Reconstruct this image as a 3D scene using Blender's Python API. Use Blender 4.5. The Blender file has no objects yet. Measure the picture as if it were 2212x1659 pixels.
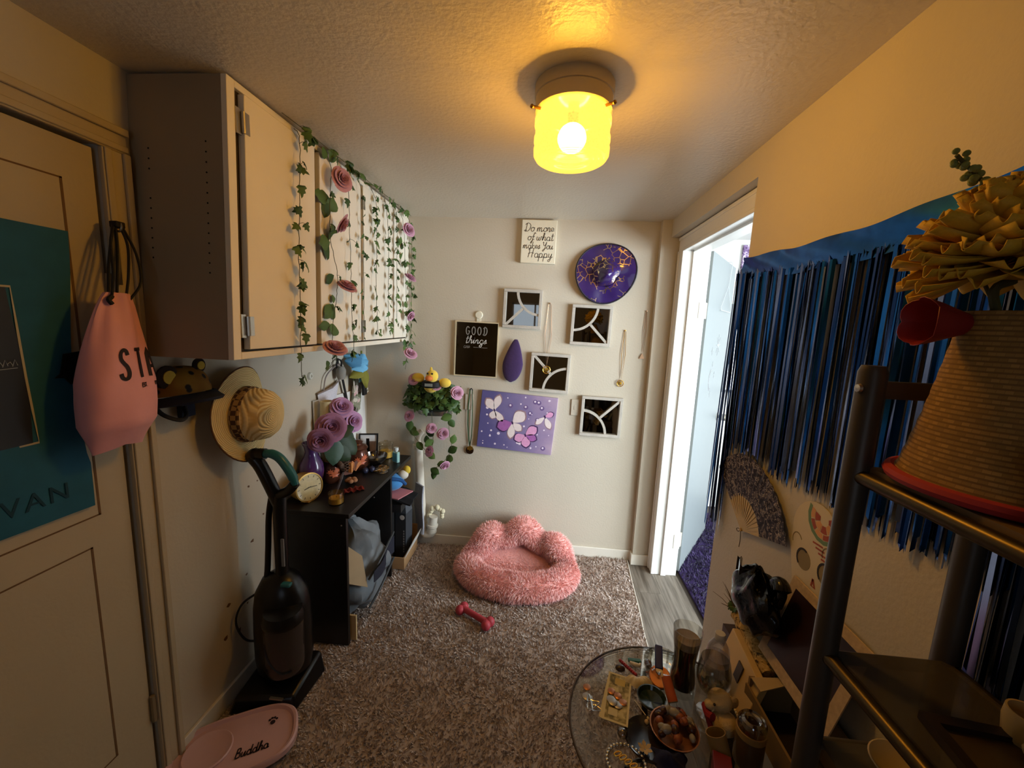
import bpy, bmesh, math, random
from mathutils import Matrix, Vector, noise as mnoise
from math import pi, sin, cos, radians as RAD
random.seed(7)
SC = bpy.context.scene
COL = SC.collection

# ------------------------------------------------------------------ camera
FPX, W_, H_ = 863.7, 2212.0, 1659.0
cd = bpy.data.cameras.new('camera'); cam = bpy.data.objects.new('camera', cd); COL.objects.link(cam)
cd.sensor_fit = 'HORIZONTAL'; cd.sensor_width = 36.0; cd.lens = FPX/W_*36.0; cd.clip_start = .02
rx = Vector((.99562173, .08400098, .04100248)); up = Vector((-.05280394, .14347816, .98824378)); fw = Vector((-.07713049, .98608207, -.14728556))
cam.matrix_world = Matrix(((rx.x, up.x, -fw.x, 0), (rx.y, up.y, -fw.y, 0), (rx.z, up.z, -fw.z, 1.6244), (0, 0, 0, 1)))
SC.camera = cam
SC.view_settings.view_transform = 'Standard'
SC.view_settings.look = 'None'
SC.view_settings.gamma = 1.0
SC.view_settings.use_curve_mapping = False
SC.view_settings.exposure = 0.0

# ------------------------------------------------------------------ world and daylight
wd = bpy.data.worlds.new('sky'); SC.world = wd; wd.use_nodes = True
wd.node_tree.nodes['Background'].inputs[0].default_value = (.62, .78, 1.0, 1)
wd.node_tree.nodes['Background'].inputs[1].default_value = 1.2
def area(name, loc, rot, sx, sy, energy, color):
    l = bpy.data.lights.new(name, 'AREA'); l.shape = 'RECTANGLE'; l.size = sx; l.size_y = sy; l.energy = energy; l.color = color
    o = bpy.data.objects.new(name, l); COL.objects.link(o); o.location = loc; o.rotation_euler = rot
    return o
# daylight entering through the bedroom window (window_1) in the side wall of the next room
DAY = area('window_daylight', (3.37, .6, 1.3), (0, RAD(90), 0), 1.55, 3.0, 330, (.80, .91, 1.0))
# dim cool fill through a window added in the unseen rear wall
REAR_FILL = area('added_rear_fill', (-.2, -1.66, 1.55), (RAD(90), 0, 0), .8, .9, 1.0, (.85, .93, 1.0))
LAMP_E = 125.0

# ------------------------------------------------------------------ helpers
def hx(s):
    s = s.lstrip('#'); c = [int(s[i:i+2], 16)/255 for i in (0, 2, 4)]
    return tuple(x/12.92 if x <= .04045 else ((x+.055)/1.055)**2.4 for x in c)+(1,)
MATS = {}
def mat(name, col, rough=.6, metal=0.0, var=.10, scale=18, bump=0.0, bscale=120, alpha=1.0, trans=0.0, emit=None, es=0.0,
        spec=.5, coat=0.0, sheen=0.0, ior=1.45, aniso=None):
    if name in MATS: return MATS[name]
    m = bpy.data.materials.new(name); m.use_nodes = True; MATS[name] = m
    nt = m.node_tree; n = nt.nodes; L = nt.links; b = n['Principled BSDF']
    c = hx(col) if isinstance(col, str) else col
    tc = n.new('ShaderNodeTexCoord')
    if var > 0:
        nz = n.new('ShaderNodeTexNoise'); nz.inputs['Scale'].default_value = scale; nz.inputs['Detail'].default_value = 4
        L.new(tc.outputs['Object'], nz.inputs['Vector'])
        mx = n.new('ShaderNodeMix'); mx.data_type = 'RGBA'
        mx.inputs[6].default_value = tuple(max(0, x*(1-var)) for x in c[:3])+(1,)
        mx.inputs[7].default_value = tuple(min(1, x*(1+var)) for x in c[:3])+(1,)
        L.new(nz.outputs['Fac'], mx.inputs[0]); L.new(mx.outputs[2], b.inputs['Base Color'])
    else:
        b.inputs['Base Color'].default_value = c
    b.inputs['Roughness'].default_value = rough; b.inputs['Metallic'].default_value = metal
    b.inputs['Specular IOR Level'].default_value = spec
    b.inputs['Coat Weight'].default_value = coat; b.inputs['Sheen Weight'].default_value = sheen
    b.inputs['IOR'].default_value = ior
    b.inputs['Alpha'].default_value = alpha; b.inputs['Transmission Weight'].default_value = trans
    if emit: b.inputs['Emission Color'].default_value = hx(emit); b.inputs['Emission Strength'].default_value = es
    if bump > 0:
        n2 = n.new('ShaderNodeTexNoise'); n2.inputs['Scale'].default_value = bscale; n2.inputs['Detail'].default_value = 3
        L.new(tc.outputs['Object'], n2.inputs['Vector'])
        bp = n.new('ShaderNodeBump'); bp.inputs['Strength'].default_value = bump; bp.inputs['Distance'].default_value = .004
        L.new(n2.outputs['Fac'], bp.inputs['Height']); L.new(bp.outputs['Normal'], b.inputs['Normal'])
    return m
def nodes(m): return m.node_tree.nodes, m.node_tree.links, m.node_tree.nodes['Principled BSDF']
def ramp(n, stops):
    r = n.new('ShaderNodeValToRGB'); e = r.color_ramp.elements
    while len(e) < len(stops): e.new(.5)
    for i, (p, c) in enumerate(stops): e[i].position = p; e[i].color = hx(c) if isinstance(c, str) else c
    return r
def thinglass(name, tint='#ffffff', fac=.10, rough=.02):
    """clear thin glass: mostly transparent with a fresnel gloss"""
    if name in MATS: return MATS[name]
    m = bpy.data.materials.new(name); m.use_nodes = True; MATS[name] = m
    n = m.node_tree.nodes; L = m.node_tree.links; n.clear()
    o = n.new('ShaderNodeOutputMaterial'); t = n.new('ShaderNodeBsdfTransparent'); g = n.new('ShaderNodeBsdfGlossy')
    mx = n.new('ShaderNodeMixShader'); fr = n.new('ShaderNodeLayerWeight'); fr.inputs['Blend'].default_value = .25
    ad = n.new('ShaderNodeMath'); ad.operation = 'MULTIPLY_ADD'; ad.inputs[1].default_value = .55; ad.inputs[2].default_value = fac
    L.new(fr.outputs['Fresnel'], ad.inputs[0])
    t.inputs[0].default_value = hx(tint); g.inputs['Roughness'].default_value = rough
    L.new(ad.outputs[0], mx.inputs[0]); L.new(t.outputs[0], mx.inputs[1]); L.new(g.outputs[0], mx.inputs[2]); L.new(mx.outputs[0], o.inputs[0])
    return m

WM = {}     # world matrix of every object, by name
def Wm(o): return WM.get(o.name, Matrix.Identity(4)) if o else Matrix.Identity(4)
def tag(o, label=None, cat=None, group=None, kind=None):
    if label: o['label'] = label
    if cat: o['category'] = cat
    if group: o['group'] = group
    if kind: o['kind'] = kind
    return o
def thing(name, label, cat, loc=(0, 0, 0), rotz=0.0, group=None):
    o = bpy.data.objects.new(name, None); COL.objects.link(o); o.empty_display_size = .05
    o.location = loc; o.rotation_euler = (0, 0, rotz)
    WM[o.name] = Matrix.Translation(loc) @ Matrix.Rotation(rotz, 4, 'Z')
    return tag(o, label, cat, group)
def inst(mesh, name, parent, M):
    """link an object that shares mesh, at world matrix M, as a child of parent"""
    o = bpy.data.objects.new(name, mesh); COL.objects.link(o)
    if parent is not None: o.parent = parent
    o.matrix_local = Wm(parent).inverted() @ M; WM[o.name] = M.copy()
    return o
class MB:
    def __init__(s): s.v = []; s.f = []
    def add(s, vs, fs, M=None):
        k = len(s.v)
        s.v += [tuple(M @ Vector(v)) for v in vs] if M else [tuple(v) for v in vs]
        s.f += [tuple(i+k for i in f) for f in fs]; return s
    def box(s, a, b, M=None):
        x0, y0, z0 = a; x1, y1, z1 = b
        return s.hexa([(x0,y0,z0),(x1,y0,z0),(x1,y1,z0),(x0,y1,z0),(x0,y0,z1),(x1,y0,z1),(x1,y1,z1),(x0,y1,z1)], M)
    def hexa(s, v, M=None):
        return s.add(v, [(3,2,1,0),(4,5,6,7),(0,1,5,4),(1,2,6,5),(2,3,7,6),(3,0,4,7)], M)
    def tube(s, pts, r, n=8, M=None, closed=False, cap=True):
        P = [Vector(p) for p in pts]; k = len(P); vs = []; fs = []
        rr = r if isinstance(r, (list, tuple)) else [r]*k
        u = None
        for i, p in enumerate(P):
            a = P[i-1] if (i > 0 or closed) else P[0]; b = P[(i+1) % k] if (i < k-1 or closed) else P[-1]
            t = (b-a)
            if t.length < 1e-9: t = Vector((0, 0, 1))
            t.normalize()
            if u is None: u = t.cross(Vector((0, 0, 1)) if abs(t.z) < .9 else Vector((1, 0, 0)))
            u = (u - t*u.dot(t))
            if u.length < 1e-6: u = t.cross(Vector((1, 0, 0)))
            u.normalize(); w = t.cross(u)
            for j in range(n):
                an = 2*pi*j/n; vs.append(p + (u*cos(an)+w*sin(an))*rr[i])
        for i in range(k if closed else k-1):
            for j in range(n):
                a0 = i*n+j; a1 = i*n+(j+1) % n; b0 = ((i+1) % k)*n+j; b1 = ((i+1) % k)*n+(j+1) % n
                fs.append((a0, a1, b1, b0))
        if cap and not closed:
            fs.append(tuple(range(n-1, -1, -1))); fs.append(tuple((k-1)*n+j for j in range(n)))
        return s.add(vs, fs, M)
    def lathe(s, prof, n=24, M=None, sx=1.0, sy=1.0, fn=None):
        vs = []; fs = []; k = len(prof)
        for (r, z) in prof:
            for j in range(n):
                a = 2*pi*j/n; q = r
                if fn: q = r*fn(a, z)
                vs.append((q*cos(a)*sx, q*sin(a)*sy, z))
        for i in range(k-1):
            for j in range(n):
                fs.append((i*n+j, i*n+(j+1) % n, (i+1)*n+(j+1) % n, (i+1)*n+j))
        if prof[0][0] > 1e-6: fs.append(tuple(range(n-1, -1, -1)))
        if prof[-1][0] > 1e-6: fs.append(tuple((k-1)*n+j for j in range(n)))
        return s.add(vs, fs, M)
    def ball(s, c, r, n=12, m=8, M=None):
        r = (r, r, r) if not isinstance(r, (tuple, list)) else r
        prof = [(sin(pi*i/m), -cos(pi*i/m)) for i in range(m+1)]
        T = Matrix.Translation(c) @ Matrix.Diagonal((r[0], r[1], r[2], 1))
        return s.lathe([(max(a, 1e-5), b) for a, b in prof], n, (M @ T) if M else T)
    def prism(s, out, d, M=None):
        """outline in local xy extruded along local z by d"""
        k = len(out); vs = [(x, y, 0) for x, y in out]+[(x, y, d) for x, y in out]
        fs = [tuple(range(k-1, -1, -1)), tuple(range(k, 2*k))]+[(i, (i+1) % k, k+(i+1) % k, k+i) for i in range(k)]
        return s.add(vs, fs, M)
    def grid(s, fn, nu, nv, M=None, wrapu=False):
        vs = [fn(i/nu, j/nv) for j in range(nv+1) for i in range(nu if wrapu else nu+1)]
        w = nu if wrapu else nu+1; fs = []
        for j in range(nv):
            for i in range(nu):
                a = j*w+i; b = j*w+((i+1) % w if wrapu else i+1)
                fs.append((a, b, b+w, a+w))
        return s.add(vs, fs, M)
    def shell(s, fn, nu, nv, th, M=None):
        """open grid surface with real thickness: fn gives point; offset along numeric normal"""
        P = [[Vector(fn(i/nu, j/nv)) for i in range(nu+1)] for j in range(nv+1)]
        N = []
        for j in range(nv+1):
            for i in range(nu+1):
                du = P[j][min(i+1, nu)]-P[j][max(i-1, 0)]; dv = P[min(j+1, nv)][i]-P[max(j-1, 0)][i]
                c = du.cross(dv); N.append(c.normalized() if c.length > 1e-12 else Vector((0, 0, 1)))
        A = [P[j][i] for j in range(nv+1) for i in range(nu+1)]; B = [a-N[k]*th for k, a in enumerate(A)]
        w = nu+1; n0 = len(A); fs = []
        for j in range(nv):
            for i in range(nu):
                a = j*w+i; fs.append((a, a+1, a+w+1, a+w)); fs.append((n0+a, n0+a+w, n0+a+w+1, n0+a+1))
        for i in range(nu):
            fs.append((i, n0+i, n0+i+1, i+1)); a = nv*w+i; fs.append((a, a+1, n0+a+1, n0+a))
        for j in range(nv):
            a = j*w; fs.append((a, a+w, n0+a+w, n0+a)); a = j*w+nu; fs.append((a, n0+a, n0+a+w, a+w))
        return s.add(A+B, fs, M)
    def mesh(s, name, m, smooth=True, ang=38):
        me = bpy.data.meshes.new(name); me.from_pydata(s.v, [], s.f); me.update()
        bm = bmesh.new(); bm.from_mesh(me); bmesh.ops.recalc_face_normals(bm, faces=bm.faces); bm.to_mesh(me); bm.free()
        if m: me.materials.append(m)
        if smooth:
            me.polygons.foreach_set('use_smooth', [True]*len(me.polygons)); me.set_sharp_from_angle(angle=RAD(ang))
        return me
    def build(s, name, m, parent=None, world=True, smooth=True, bevel=0.0, ang=38, label=None):
        if world and parent is not None:
            Mi = Wm(parent).inverted(); s.v = [tuple(Mi @ Vector(v)) for v in s.v]
        o = bpy.data.objects.new(name, s.mesh(name, m, smooth, ang)); COL.objects.link(o)
        if parent is not None: o.parent = parent; WM[o.name] = Wm(parent).copy()
        else: WM[o.name] = Matrix.Identity(4)
        if bevel > 0:
            bv = o.modifiers.new('bevel', 'BEVEL'); bv.width = bevel; bv.segments = 2; bv.limit_method = 'ANGLE'
        if label: o['label'] = label
        return o
def solo(o, label, cat, group=None):
    """a thing that is one mesh built in world coordinates: move its origin to its base"""
    me = o.data; n = len(me.vertices); xs = [v.co for v in me.vertices]
    c = Vector((sum(v.x for v in xs)/n, sum(v.y for v in xs)/n, min(v.z for v in xs)))
    me.transform(Matrix.Translation(-c)); o.location = c; WM[o.name] = Matrix.Translation(c)
    return tag(o, label, cat, group)
def struct(o): o['kind'] = 'structure'; return o
def T(x, y, z): return Matrix.Translation((x, y, z))
def RX(a): return Matrix.Rotation(a, 4, 'X')
def RY(a): return Matrix.Rotation(a, 4, 'Y')
def RZ(a): return Matrix.Rotation(a, 4, 'Z')
def S(x, y=None, z=None): return Matrix.Diagonal((x, x if y is None else y, x if z is None else z, 1))
def frame(o, u, v, n): return Matrix(((u[0], v[0], n[0], o[0]), (u[1], v[1], n[1], o[1]), (u[2], v[2], n[2], o[2]), (0, 0, 0, 1)))
BACK = lambda x, z, y=2.70: frame((x, y, z), (1, 0, 0), (0, 0, 1), (0, -1, 0))       # local xy on the back wall, z out of the wall
LEFT = lambda y, z, x=-1.2445: frame((x, y, z), (0, 1, 0), (0, 0, 1), (1, 0, 0))
RIGHT = lambda y, z, x=.744: frame((x, y, z), (0, -1, 0), (0, 0, 1), (-1, 0, 0))
def aim(p, d, roll=0.0):
    """matrix with local z along d at p"""
    d = Vector(d).normalized(); q = d.to_track_quat('Z', 'Y')
    return Matrix.Translation(p) @ q.to_matrix().to_4x4() @ RZ(roll)
def lerp(a, b, t): return a+(b-a)*t
def vl(a, b, t): return tuple(lerp(x, y, t) for x, y in zip(a, b))
def spl(pts, k=6):
    """Catmull-Rom through pts"""
    P = [Vector(p) for p in pts]; P = [P[0]*2-P[1]]+P+[P[-1]*2-P[-2]]; out = []
    for i in range(1, len(P)-2):
        for j in range(k):
            t = j/k; a, b, c, d = P[i-1], P[i], P[i+1], P[i+2]
            out.append(.5*((2*b)+(c-a)*t+(2*a-5*b+4*c-d)*t*t+(3*b-a-3*c+d)*t**3))
    out.append(P[-2]); return out
def ribbon(mb, pts, w, fn, th=.0006):
    """flat pen stroke through 2d pts; fn(x, y, h) gives the surface point lifted by h"""
    k = len(pts); vs = []; fs = []
    for i, (x, y) in enumerate(pts):
        a = pts[max(i-1, 0)]; b = pts[min(i+1, k-1)]; dx, dy = b[0]-a[0], b[1]-a[1]; l = math.hypot(dx, dy) or 1
        nx, ny = -dy/l*w/2, dx/l*w/2
        vs += [fn(x+nx, y+ny, th), fn(x-nx, y-ny, th), fn(x-nx, y-ny, 0), fn(x+nx, y+ny, 0)]
    for i in range(k-1):
        a = i*4; b = a+4
        for q in range(4): fs.append((a+q, a+(q+1) % 4, b+(q+1) % 4, b+q))
    fs += [(3, 2, 1, 0), tuple((k-1)*4+q for q in range(4))]
    mb.add(vs, fs)
def arc(cx, cy, rx_, ry_, a0, a1, n=10):
    return [(cx+rx_*cos(RAD(a0+(a1-a0)*i/n)), cy+ry_*sin(RAD(a0+(a1-a0)*i/n))) for i in range(n+1)]
# single-stroke handwriting: letter -> (advance, strokes); x-height .5, ascender 1
GLY = {
 'a': (.62, [arc(.25, .25, .22, .25, 40, 400, 14), [(.46, .45), (.46, .08), (.52, 0), (.62, .12)]]),
 'd': (.66, [arc(.25, .25, .22, .25, 40, 400, 14), [(.47, 1.0), (.47, .08), (.54, 0), (.66, .12)]]),
 'e': (.52, [[(.03, .2), (.40, .30)]+arc(.23, .28, .19, .22, 10, 320, 12)+[(.52, .14)]]),
 'f': (.40, [[(.45, .86), (.38, 1.0), (.26, .92), (.20, .4), (.12, -.3), (.02, -.42), (.0, -.25), (.22, .02), (.4, .12)], [(.05, .48), (.4, .48)]]),
 'g': (.60, [arc(.25, .25, .22, .25, 40, 400, 14), [(.46, .45), (.44, -.25), (.30, -.45), (.10, -.32), (.35, -.08), (.6, .12)]]),
 'h': (.62, [[(.0, .05), (.2, .7), (.22, .98), (.12, 1.0), (.1, .6), (.08, 0), (.14, .32), (.3, .5), (.42, .4), (.42, .08), (.48, 0), (.62, .14)]]),
 'i': (.34, [[(.0, .1), (.13, .5), (.13, .1), (.2, 0), (.34, .14)], [(.14, .68), (.16, .72)]]),
 'k': (.58, [[(.1, 1.0), (.08, 0)], [(.42, .5), (.1, .25), (.42, 0), (.56, .1)]]),
 'm': (.92, [[(.04, .45), (.06, 0), (.1, .3), (.22, .5), (.32, .4), (.32, 0), (.36, .3), (.5, .5), (.62, .4), (.62, .08), (.7, 0), (.9, .16)]]),
 'n': (.64, [[(.04, .45), (.06, 0), (.1, .3), (.24, .5), (.38, .4), (.38, .08), (.46, 0), (.64, .15)]]),
 'o': (.54, [arc(.24, .25, .22, .25, 90, 450, 16)+[(.36, .44), (.54, .46)]]),
 'p': (.62, [[(.06, .5), (.04, -.45)], arc(.24, .25, .2, .25, 170, -170, 14)+[(.2, .0), (.62, .1)]]),
 'r': (.44, [[(.0, .1), (.12, .55), (.16, .46), (.3, .45), (.28, .1), (.34, 0), (.44, .12)]]),
 's': (.46, [[(.0, .06), (.24, .54), (.3, .2), (.22, 0), (.08, .04), (.2, .04), (.46, .14)]]),
 't': (.42, [[(.16, .95), (.14, .1), (.22, 0), (.42, .14)], [(.0, .62), (.36, .66)]]),
 'u': (.62, [[(.04, .5), (.04, .1), (.16, 0), (.3, .12), (.4, .5), (.4, .08), (.48, 0), (.62, .14)]]),
 'w': (.80, [[(.03, .5), (.06, .1), (.16, 0), (.3, .1), (.32, .45), (.34, .1), (.46, 0), (.58, .15), (.6, .5), (.8, .44)]]),
 'y': (.60, [[(.04, .5), (.06, .14), (.18, .04), (.34, .2), (.4, .5), (.34, -.25), (.18, -.45), (.06, -.3), (.35, -.05), (.6, .14)]]),
 'D': (.86, [[(.2, .95), (.16, 0)], [(.0, .8), (.3, 1.02), (.7, .8), (.72, .35), (.45, .02), (.05, .0), (.0, .12), (.3, .1)]]),
 'Y': (.78, [[(.0, .85), (.1, 1.0), (.16, .6), (.34, .45), (.5, .62), (.62, 1.0)], [(.62, 1.0), (.5, .1), (.3, -.3), (.1, -.25), (.4, 0), (.78, .2)]]),
 'H': (.90, [[(.0, .85), (.14, 1.02), (.16, .5), (.1, 0)], [(.66, 1.05), (.6, .5), (.58, 0)], [(.04, .45), (.4, .55), (.8, .5)]]),
 'B': (.70, [[(.1, 1.0), (.08, 0)], [(.1, 1.0), (.42, .98), (.45, .62), (.12, .52), (.5, .45), (.5, .05), (.08, 0)]]),
 'S': (.62, [[(.52, .82), (.46, .96), (.28, 1.0), (.1, .9), (.08, .7), (.24, .55), (.42, .42), (.5, .22), (.42, .05), (.24, 0), (.08, .06), (.02, .2)]]),
 'T': (.66, [[(.0, 1.0), (.6, 1.0)], [(.3, 1.0), (.3, 0)]]),
 'A': (.62, [[(.0, 0), (.28, 1.0), (.56, 0)], [(.1, .35), (.46, .35)]]),
 'E': (.54, [[(.46, 1), (.06, 1), (.06, 0), (.46, 0)], [(.06, .52), (.4, .52)]]),
 'G': (.70, [arc(.34, .5, .3, .5, 40, 340, 16)+[(.64, .45), (.4, .45)]]),
 'O': (.70, [arc(.33, .5, .3, .5, 90, 450, 18)]),
 '1': (.3, [[(.02, .8), (.14, 1), (.14, 0)]]), '9': (.5, [arc(.22, .72, .18, .26, 0, 360, 12)+[(.38, .3), (.22, 0)]]),
 '.': (.25, [[(.08, .02), (.12, .06)]]), ' ': (.32, []),
}
def write(mb, txt, x, y, h, w, fn, slant=.18, sp=1.0, th=.0006, wide=.8):
    for ch in txt:
        ad, st = GLY.get(ch, GLY[' '])
        for q in st:
            pts = [(x+(px+slant*py)*h*wide, y+py*h) for px, py in q]
            if len(pts) > 2: pts = [(p.x, p.y) for p in spl([(a, b, 0) for a, b in pts], 3)]
            ribbon(mb, pts, w, fn, th)
        x += ad*h*wide*sp
    return x
def textmesh(txt, size, depth, m, name='lettering', bold=.0):
    c = bpy.data.curves.new(name, 'FONT'); c.body = txt; c.size = size; c.extrude = depth; c.offset = bold; c.align_x = 'LEFT'
    o = bpy.data.objects.new(name, c); COL.objects.link(o)
    me = bpy.data.meshes.new_from_object(o.evaluated_get(bpy.context.evaluated_depsgraph_get()))
    bpy.data.objects.remove(o); bpy.data.curves.remove(c); me.name = name; me.materials.clear(); me.materials.append(m); return me
# ------------------------------------------------------------------ materials of the room
M_wall = mat('wall_paint', '#c6bca9', rough=.62, var=.04, scale=3, bump=.25, bscale=90, spec=.35)
M_ceil = mat('ceiling_paint', '#d8cebc', rough=.38, var=.05, scale=4, bump=.55, bscale=70, spec=.5)
M_trim = mat('trim_paint', '#dcd5c6', rough=.42, var=.06, scale=9, bump=.08, bscale=60)
M_doorp = mat('door_paint', '#b9a98b', rough=.5, var=.06, scale=6, bump=.15, bscale=80)
M_white = mat('white_gloss_paint', '#e6e4de', rough=.35, var=.04, scale=8)
M_dark = mat('dark_gap', '#0d0a08', rough=.9, var=0)
# vinyl plank: grey brown with grain along the board
M_plank = mat('vinyl_plank', '#8b8073', rough=.45, var=0, bump=0)
n, L, b = nodes(M_plank); tc = n.new('ShaderNodeTexCoord'); mp = n.new('ShaderNodeMapping'); mp.inputs['Scale'].default_value = (40, 3, 10)
oi = n.new('ShaderNodeObjectInfo'); ad = n.new('ShaderNodeVectorMath'); ad.operation = 'ADD'
L.new(tc.outputs['Object'], mp.inputs[0]); L.new(mp.outputs[0], ad.inputs[0]); L.new(oi.outputs['Random'], ad.inputs[1])
nz = n.new('ShaderNodeTexNoise'); nz.inputs['Scale'].default_value = 1.4; nz.inputs['Detail'].default_value = 6; L.new(ad.outputs[0], nz.inputs['Vector'])
rp = ramp(n, [(.3, '#51473c'), (.55, '#756b5f'), (.75, '#877d70')]); L.new(nz.outputs['Fac'], rp.inputs[0]); L.new(rp.outputs[0], b.inputs['Base Color'])

XL, XR, YB, HC = -1.2445, .744, 2.70, 2.30
# floor slab and planks
fl = struct(MB().box((-1.45, -1.8, -.12), (3.5, 3.85, -.006)).build('floor', mat('subfloor', '#4a4036', var=.1)))
pm = MB().box((.0006, .0006, 0), (.1494, 1.1994, .006)).mesh('plank', M_plank, smooth=False)
for i in range(15):
    x = -1.29+i*.15
    for j in range(5):
        y = -1.75+j*1.2-(.4*(i % 3)) - .3
        o = bpy.data.objects.new('plank', pm); COL.objects.link(o); o.parent = fl; o.location = (x, y, -.0062)
# ceiling
struct(MB().box((-1.45, -1.8, HC), (.95, 2.85, HC+.12)).build('ceiling', M_ceil))
# back wall + pilaster beside the bedroom door
wb = struct(MB().box((-1.45, YB, 0), (.95, YB+.12, HC)).build('wall_back', M_wall))
MB().box((.685, 2.652, 0), (.80, YB, HC)).build('pilaster', M_wall, wb)
bb = struct(MB().box((XL, 2.688, 0), (.685, 2.70, .078)).build('baseboard_back', M_trim, bevel=.003))
MB().box((.673, 2.640, 0), (.795, 2.652, .078)).build('return_board', M_trim, bb, bevel=.003)
MB().box((.673, 2.652, 0), (.685, 2.688, .078)).build('return_side', M_trim, bb)
# left wall with its door opening
wl = MB()
wl.box((-1.36, -1.8, 0), (XL, .30, HC)); wl.box((-1.36, 1.075, 0), (XL, 2.70, HC)); wl.box((-1.36, .30, 2.065), (XL, 1.075, HC))
wl = struct(wl.build('wall_left', M_wall))
# scuffs and chipped paint: small dark chips pressed into the wall
M_chip = mat('paint_chip', '#6b4c33', var=.3, scale=60)
chips = [(1.545, .885, .010), (1.55, .63, .012), (1.505, .50, .009), (1.40, .43, .012), (1.375, .30, .014), (1.445, .275, .016), (1.60, .985, .006), (1.625, .72, .007), (1.60, .89, .006), (1.62, 1.095, .008), (1.50, .365, .007)]
for (y, z, r) in chips:
    k = 7; out = [(r*random.uniform(.5, 1.1)*cos(2*pi*i/k), r*.7*random.uniform(.5, 1.2)*sin(2*pi*i/k)) for i in range(k)]
    MB().prism(out, .0006, LEFT(y, z)).build('paint_chip', M_chip, wl, smooth=False)
struct(MB().box((XL, 1.142, 0), (XL+.013, 2.688, .082)).build('baseboard_left', M_trim, bevel=.003))
# casing around the left door (moulded boards)
t1 = MB()
def cas_prof(a, b, c, e):   # vertical moulded board: y a..b, z c..e
    t1.box((XL, a, c), (XL+.014, b, e)); t1.box((XL+.014, b-.018, c), (XL+.024, b, e)); t1.box((XL+.014, a+.004, c), (XL+.019, a+.022, e))
cas_prof(1.072, 1.142, 0, 2.06)
t1.box((XL, .22, 2.06), (XL+.014, 1.142, 2.128)); t1.box((XL+.014, .22, 2.108), (XL+.024, 1.142, 2.128)); t1.box((XL+.014, .22, 2.064), (XL+.019, 1.142, 2.082))
t1.box((XL, .222, 0), (XL+.014, .292, 2.06))
struct(t1.build('trim_1', M_doorp, bevel=.003))
struct(MB().box((-1.36, .25, 0), (-1.31, 1.12, 2.1)).build('light_leak_backing', M_wall))  # unseen backing added to stop sky light leaking around the door leaf
# left door leaf with sunk panels
d1 = struct(MB().box((XL-.045, .305, .012), (XL-.006, 1.062, 2.050)).build('door_1', M_doorp))
def sunk(y0, y1, z0, z1):
    X = XL-.006; g = .006
    m_ = MB()
    for (a, b_) in (((X-.004, y0, z0), (X+.0008, y0+g, z1)), ((X-.004, y1-g, z0), (X+.0008, y1, z1)), ((X-.004, y0, z1-g*.7), (X+.0008, y1, z1)), ((X-.004, y0, z0), (X+.0008, y1, z0+g*.7))): m_.box(a, b_)
    m_.build('panel_groove', mat('groove_brown', '#6f5233', var=.25, scale=40, rough=.8), d1, smooth=False)  # darker brown strips drawn along the panel edges
sunk(.42, .955, .255, .95); sunk(.42, .985, 1.034, 1.95)
MB().tube([(XL+.001, 1.066, .255), (XL+.001, 1.066, .35)], .008, 8).build('hinge', mat('painted_hinge', '#8c7a5c', rough=.6), d1)
MB().tube([(XL+.001, 1.066, 1.62), (XL+.001, 1.066, 1.72)], .008, 8).build('hinge', MATS['painted_hinge'], d1)
# right wall: near wall, header, door side
wr = MB()
wr.box((XR, -1.8, 0), (.95, 1.625, HC)); wr.box((XR, 1.625, 2.195), (.95, 2.70, HC))
wr.box((.81, 2.575, 0), (.95, 2.70, 2.2)); wr.box((.81, 1.625, 0), (.95, 1.68, 2.2)); wr.box((.81, 1.68, 2.125), (.95, 2.575, 2.2))
struct(wr.build('wall_right', M_wall))
# bedroom door casing and jamb
t2 = MB()
t2.box((.792, 2.555, 0), (.812, 2.638, 2.11)); t2.box((.786, 2.62, 0), (.812, 2.638, 2.11)); t2.box((.789, 2.553, 0), (.812, 2.572, 2.11))
t2.box((.792, 1.627, 2.105), (.812, 2.638, 2.19)); t2.box((.786, 1.627, 2.172), (.812, 2.638, 2.19)); t2.box((.789, 1.627, 2.10), (.812, 2.56, 2.12))
struct(t2.build('trim_2', M_white, bevel=.003))
t3 = MB()
t3.box((.806, 2.556, 0), (.955, 2.578, 2.125)); t3.box((.85, 2.544, 0), (.885, 2.557, 2.107))
t3.box((.806, 1.68, 2.106), (.955, 2.578, 2.127)); t3.box((.85, 1.69, 2.095), (.885, 2.556, 2.108))
t3.box((.806, 1.678, 0), (.955, 1.70, 2.125))
struct(t3.build('trim_3', M_white, bevel=.002))
# bedroom door, open into the next room
dx, dy = .985, 2.592; ang = math.atan2(3.23-2.592, 1.40-.985)
Md = T(dx, dy, 0) @ RZ(ang)
d2 = struct(MB().box((0, -.0, .012), (.76, .036, 2.112), Md).build('door_2', mat('door_grey_white', '#7f8586', rough=.4, var=.03), bevel=.0015))
M_hinge = mat('satin_nickel', '#b9b2a6', rough=.3, metal=.9, var=.05)
M_hp = mat('hinge_painted_white', '#d9d2c6', rough=.45)
for z in (.245, 1.755):
    h = MB(); h.tube([(-.012, .012, z-.048), (-.012, .012, z+.048)], .0075, 10, Md)
    for q in (-.03, 0, .03): h.tube([(-.012, .012, z+q-.001), (-.012, .012, z+q+.001)], .0082, 10, Md)
    h.box((-.001, .004, z-.048), (.002, .032, z+.048), Md)
    h.build('hinge', M_hp, d2)
    MB().box((.918, 2.553, z-.048), (.957, 2.557, z+.048)).build('hinge_leaf', M_hp, d2)
kb = MB(); kb.lathe([(.012, 0), (.012, .03), (.026, .036), (.029, .05), (.024, .062), (.0001, .066)], 16, Md @ T(.70, 0, .98) @ RX(RAD(90)))
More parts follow.
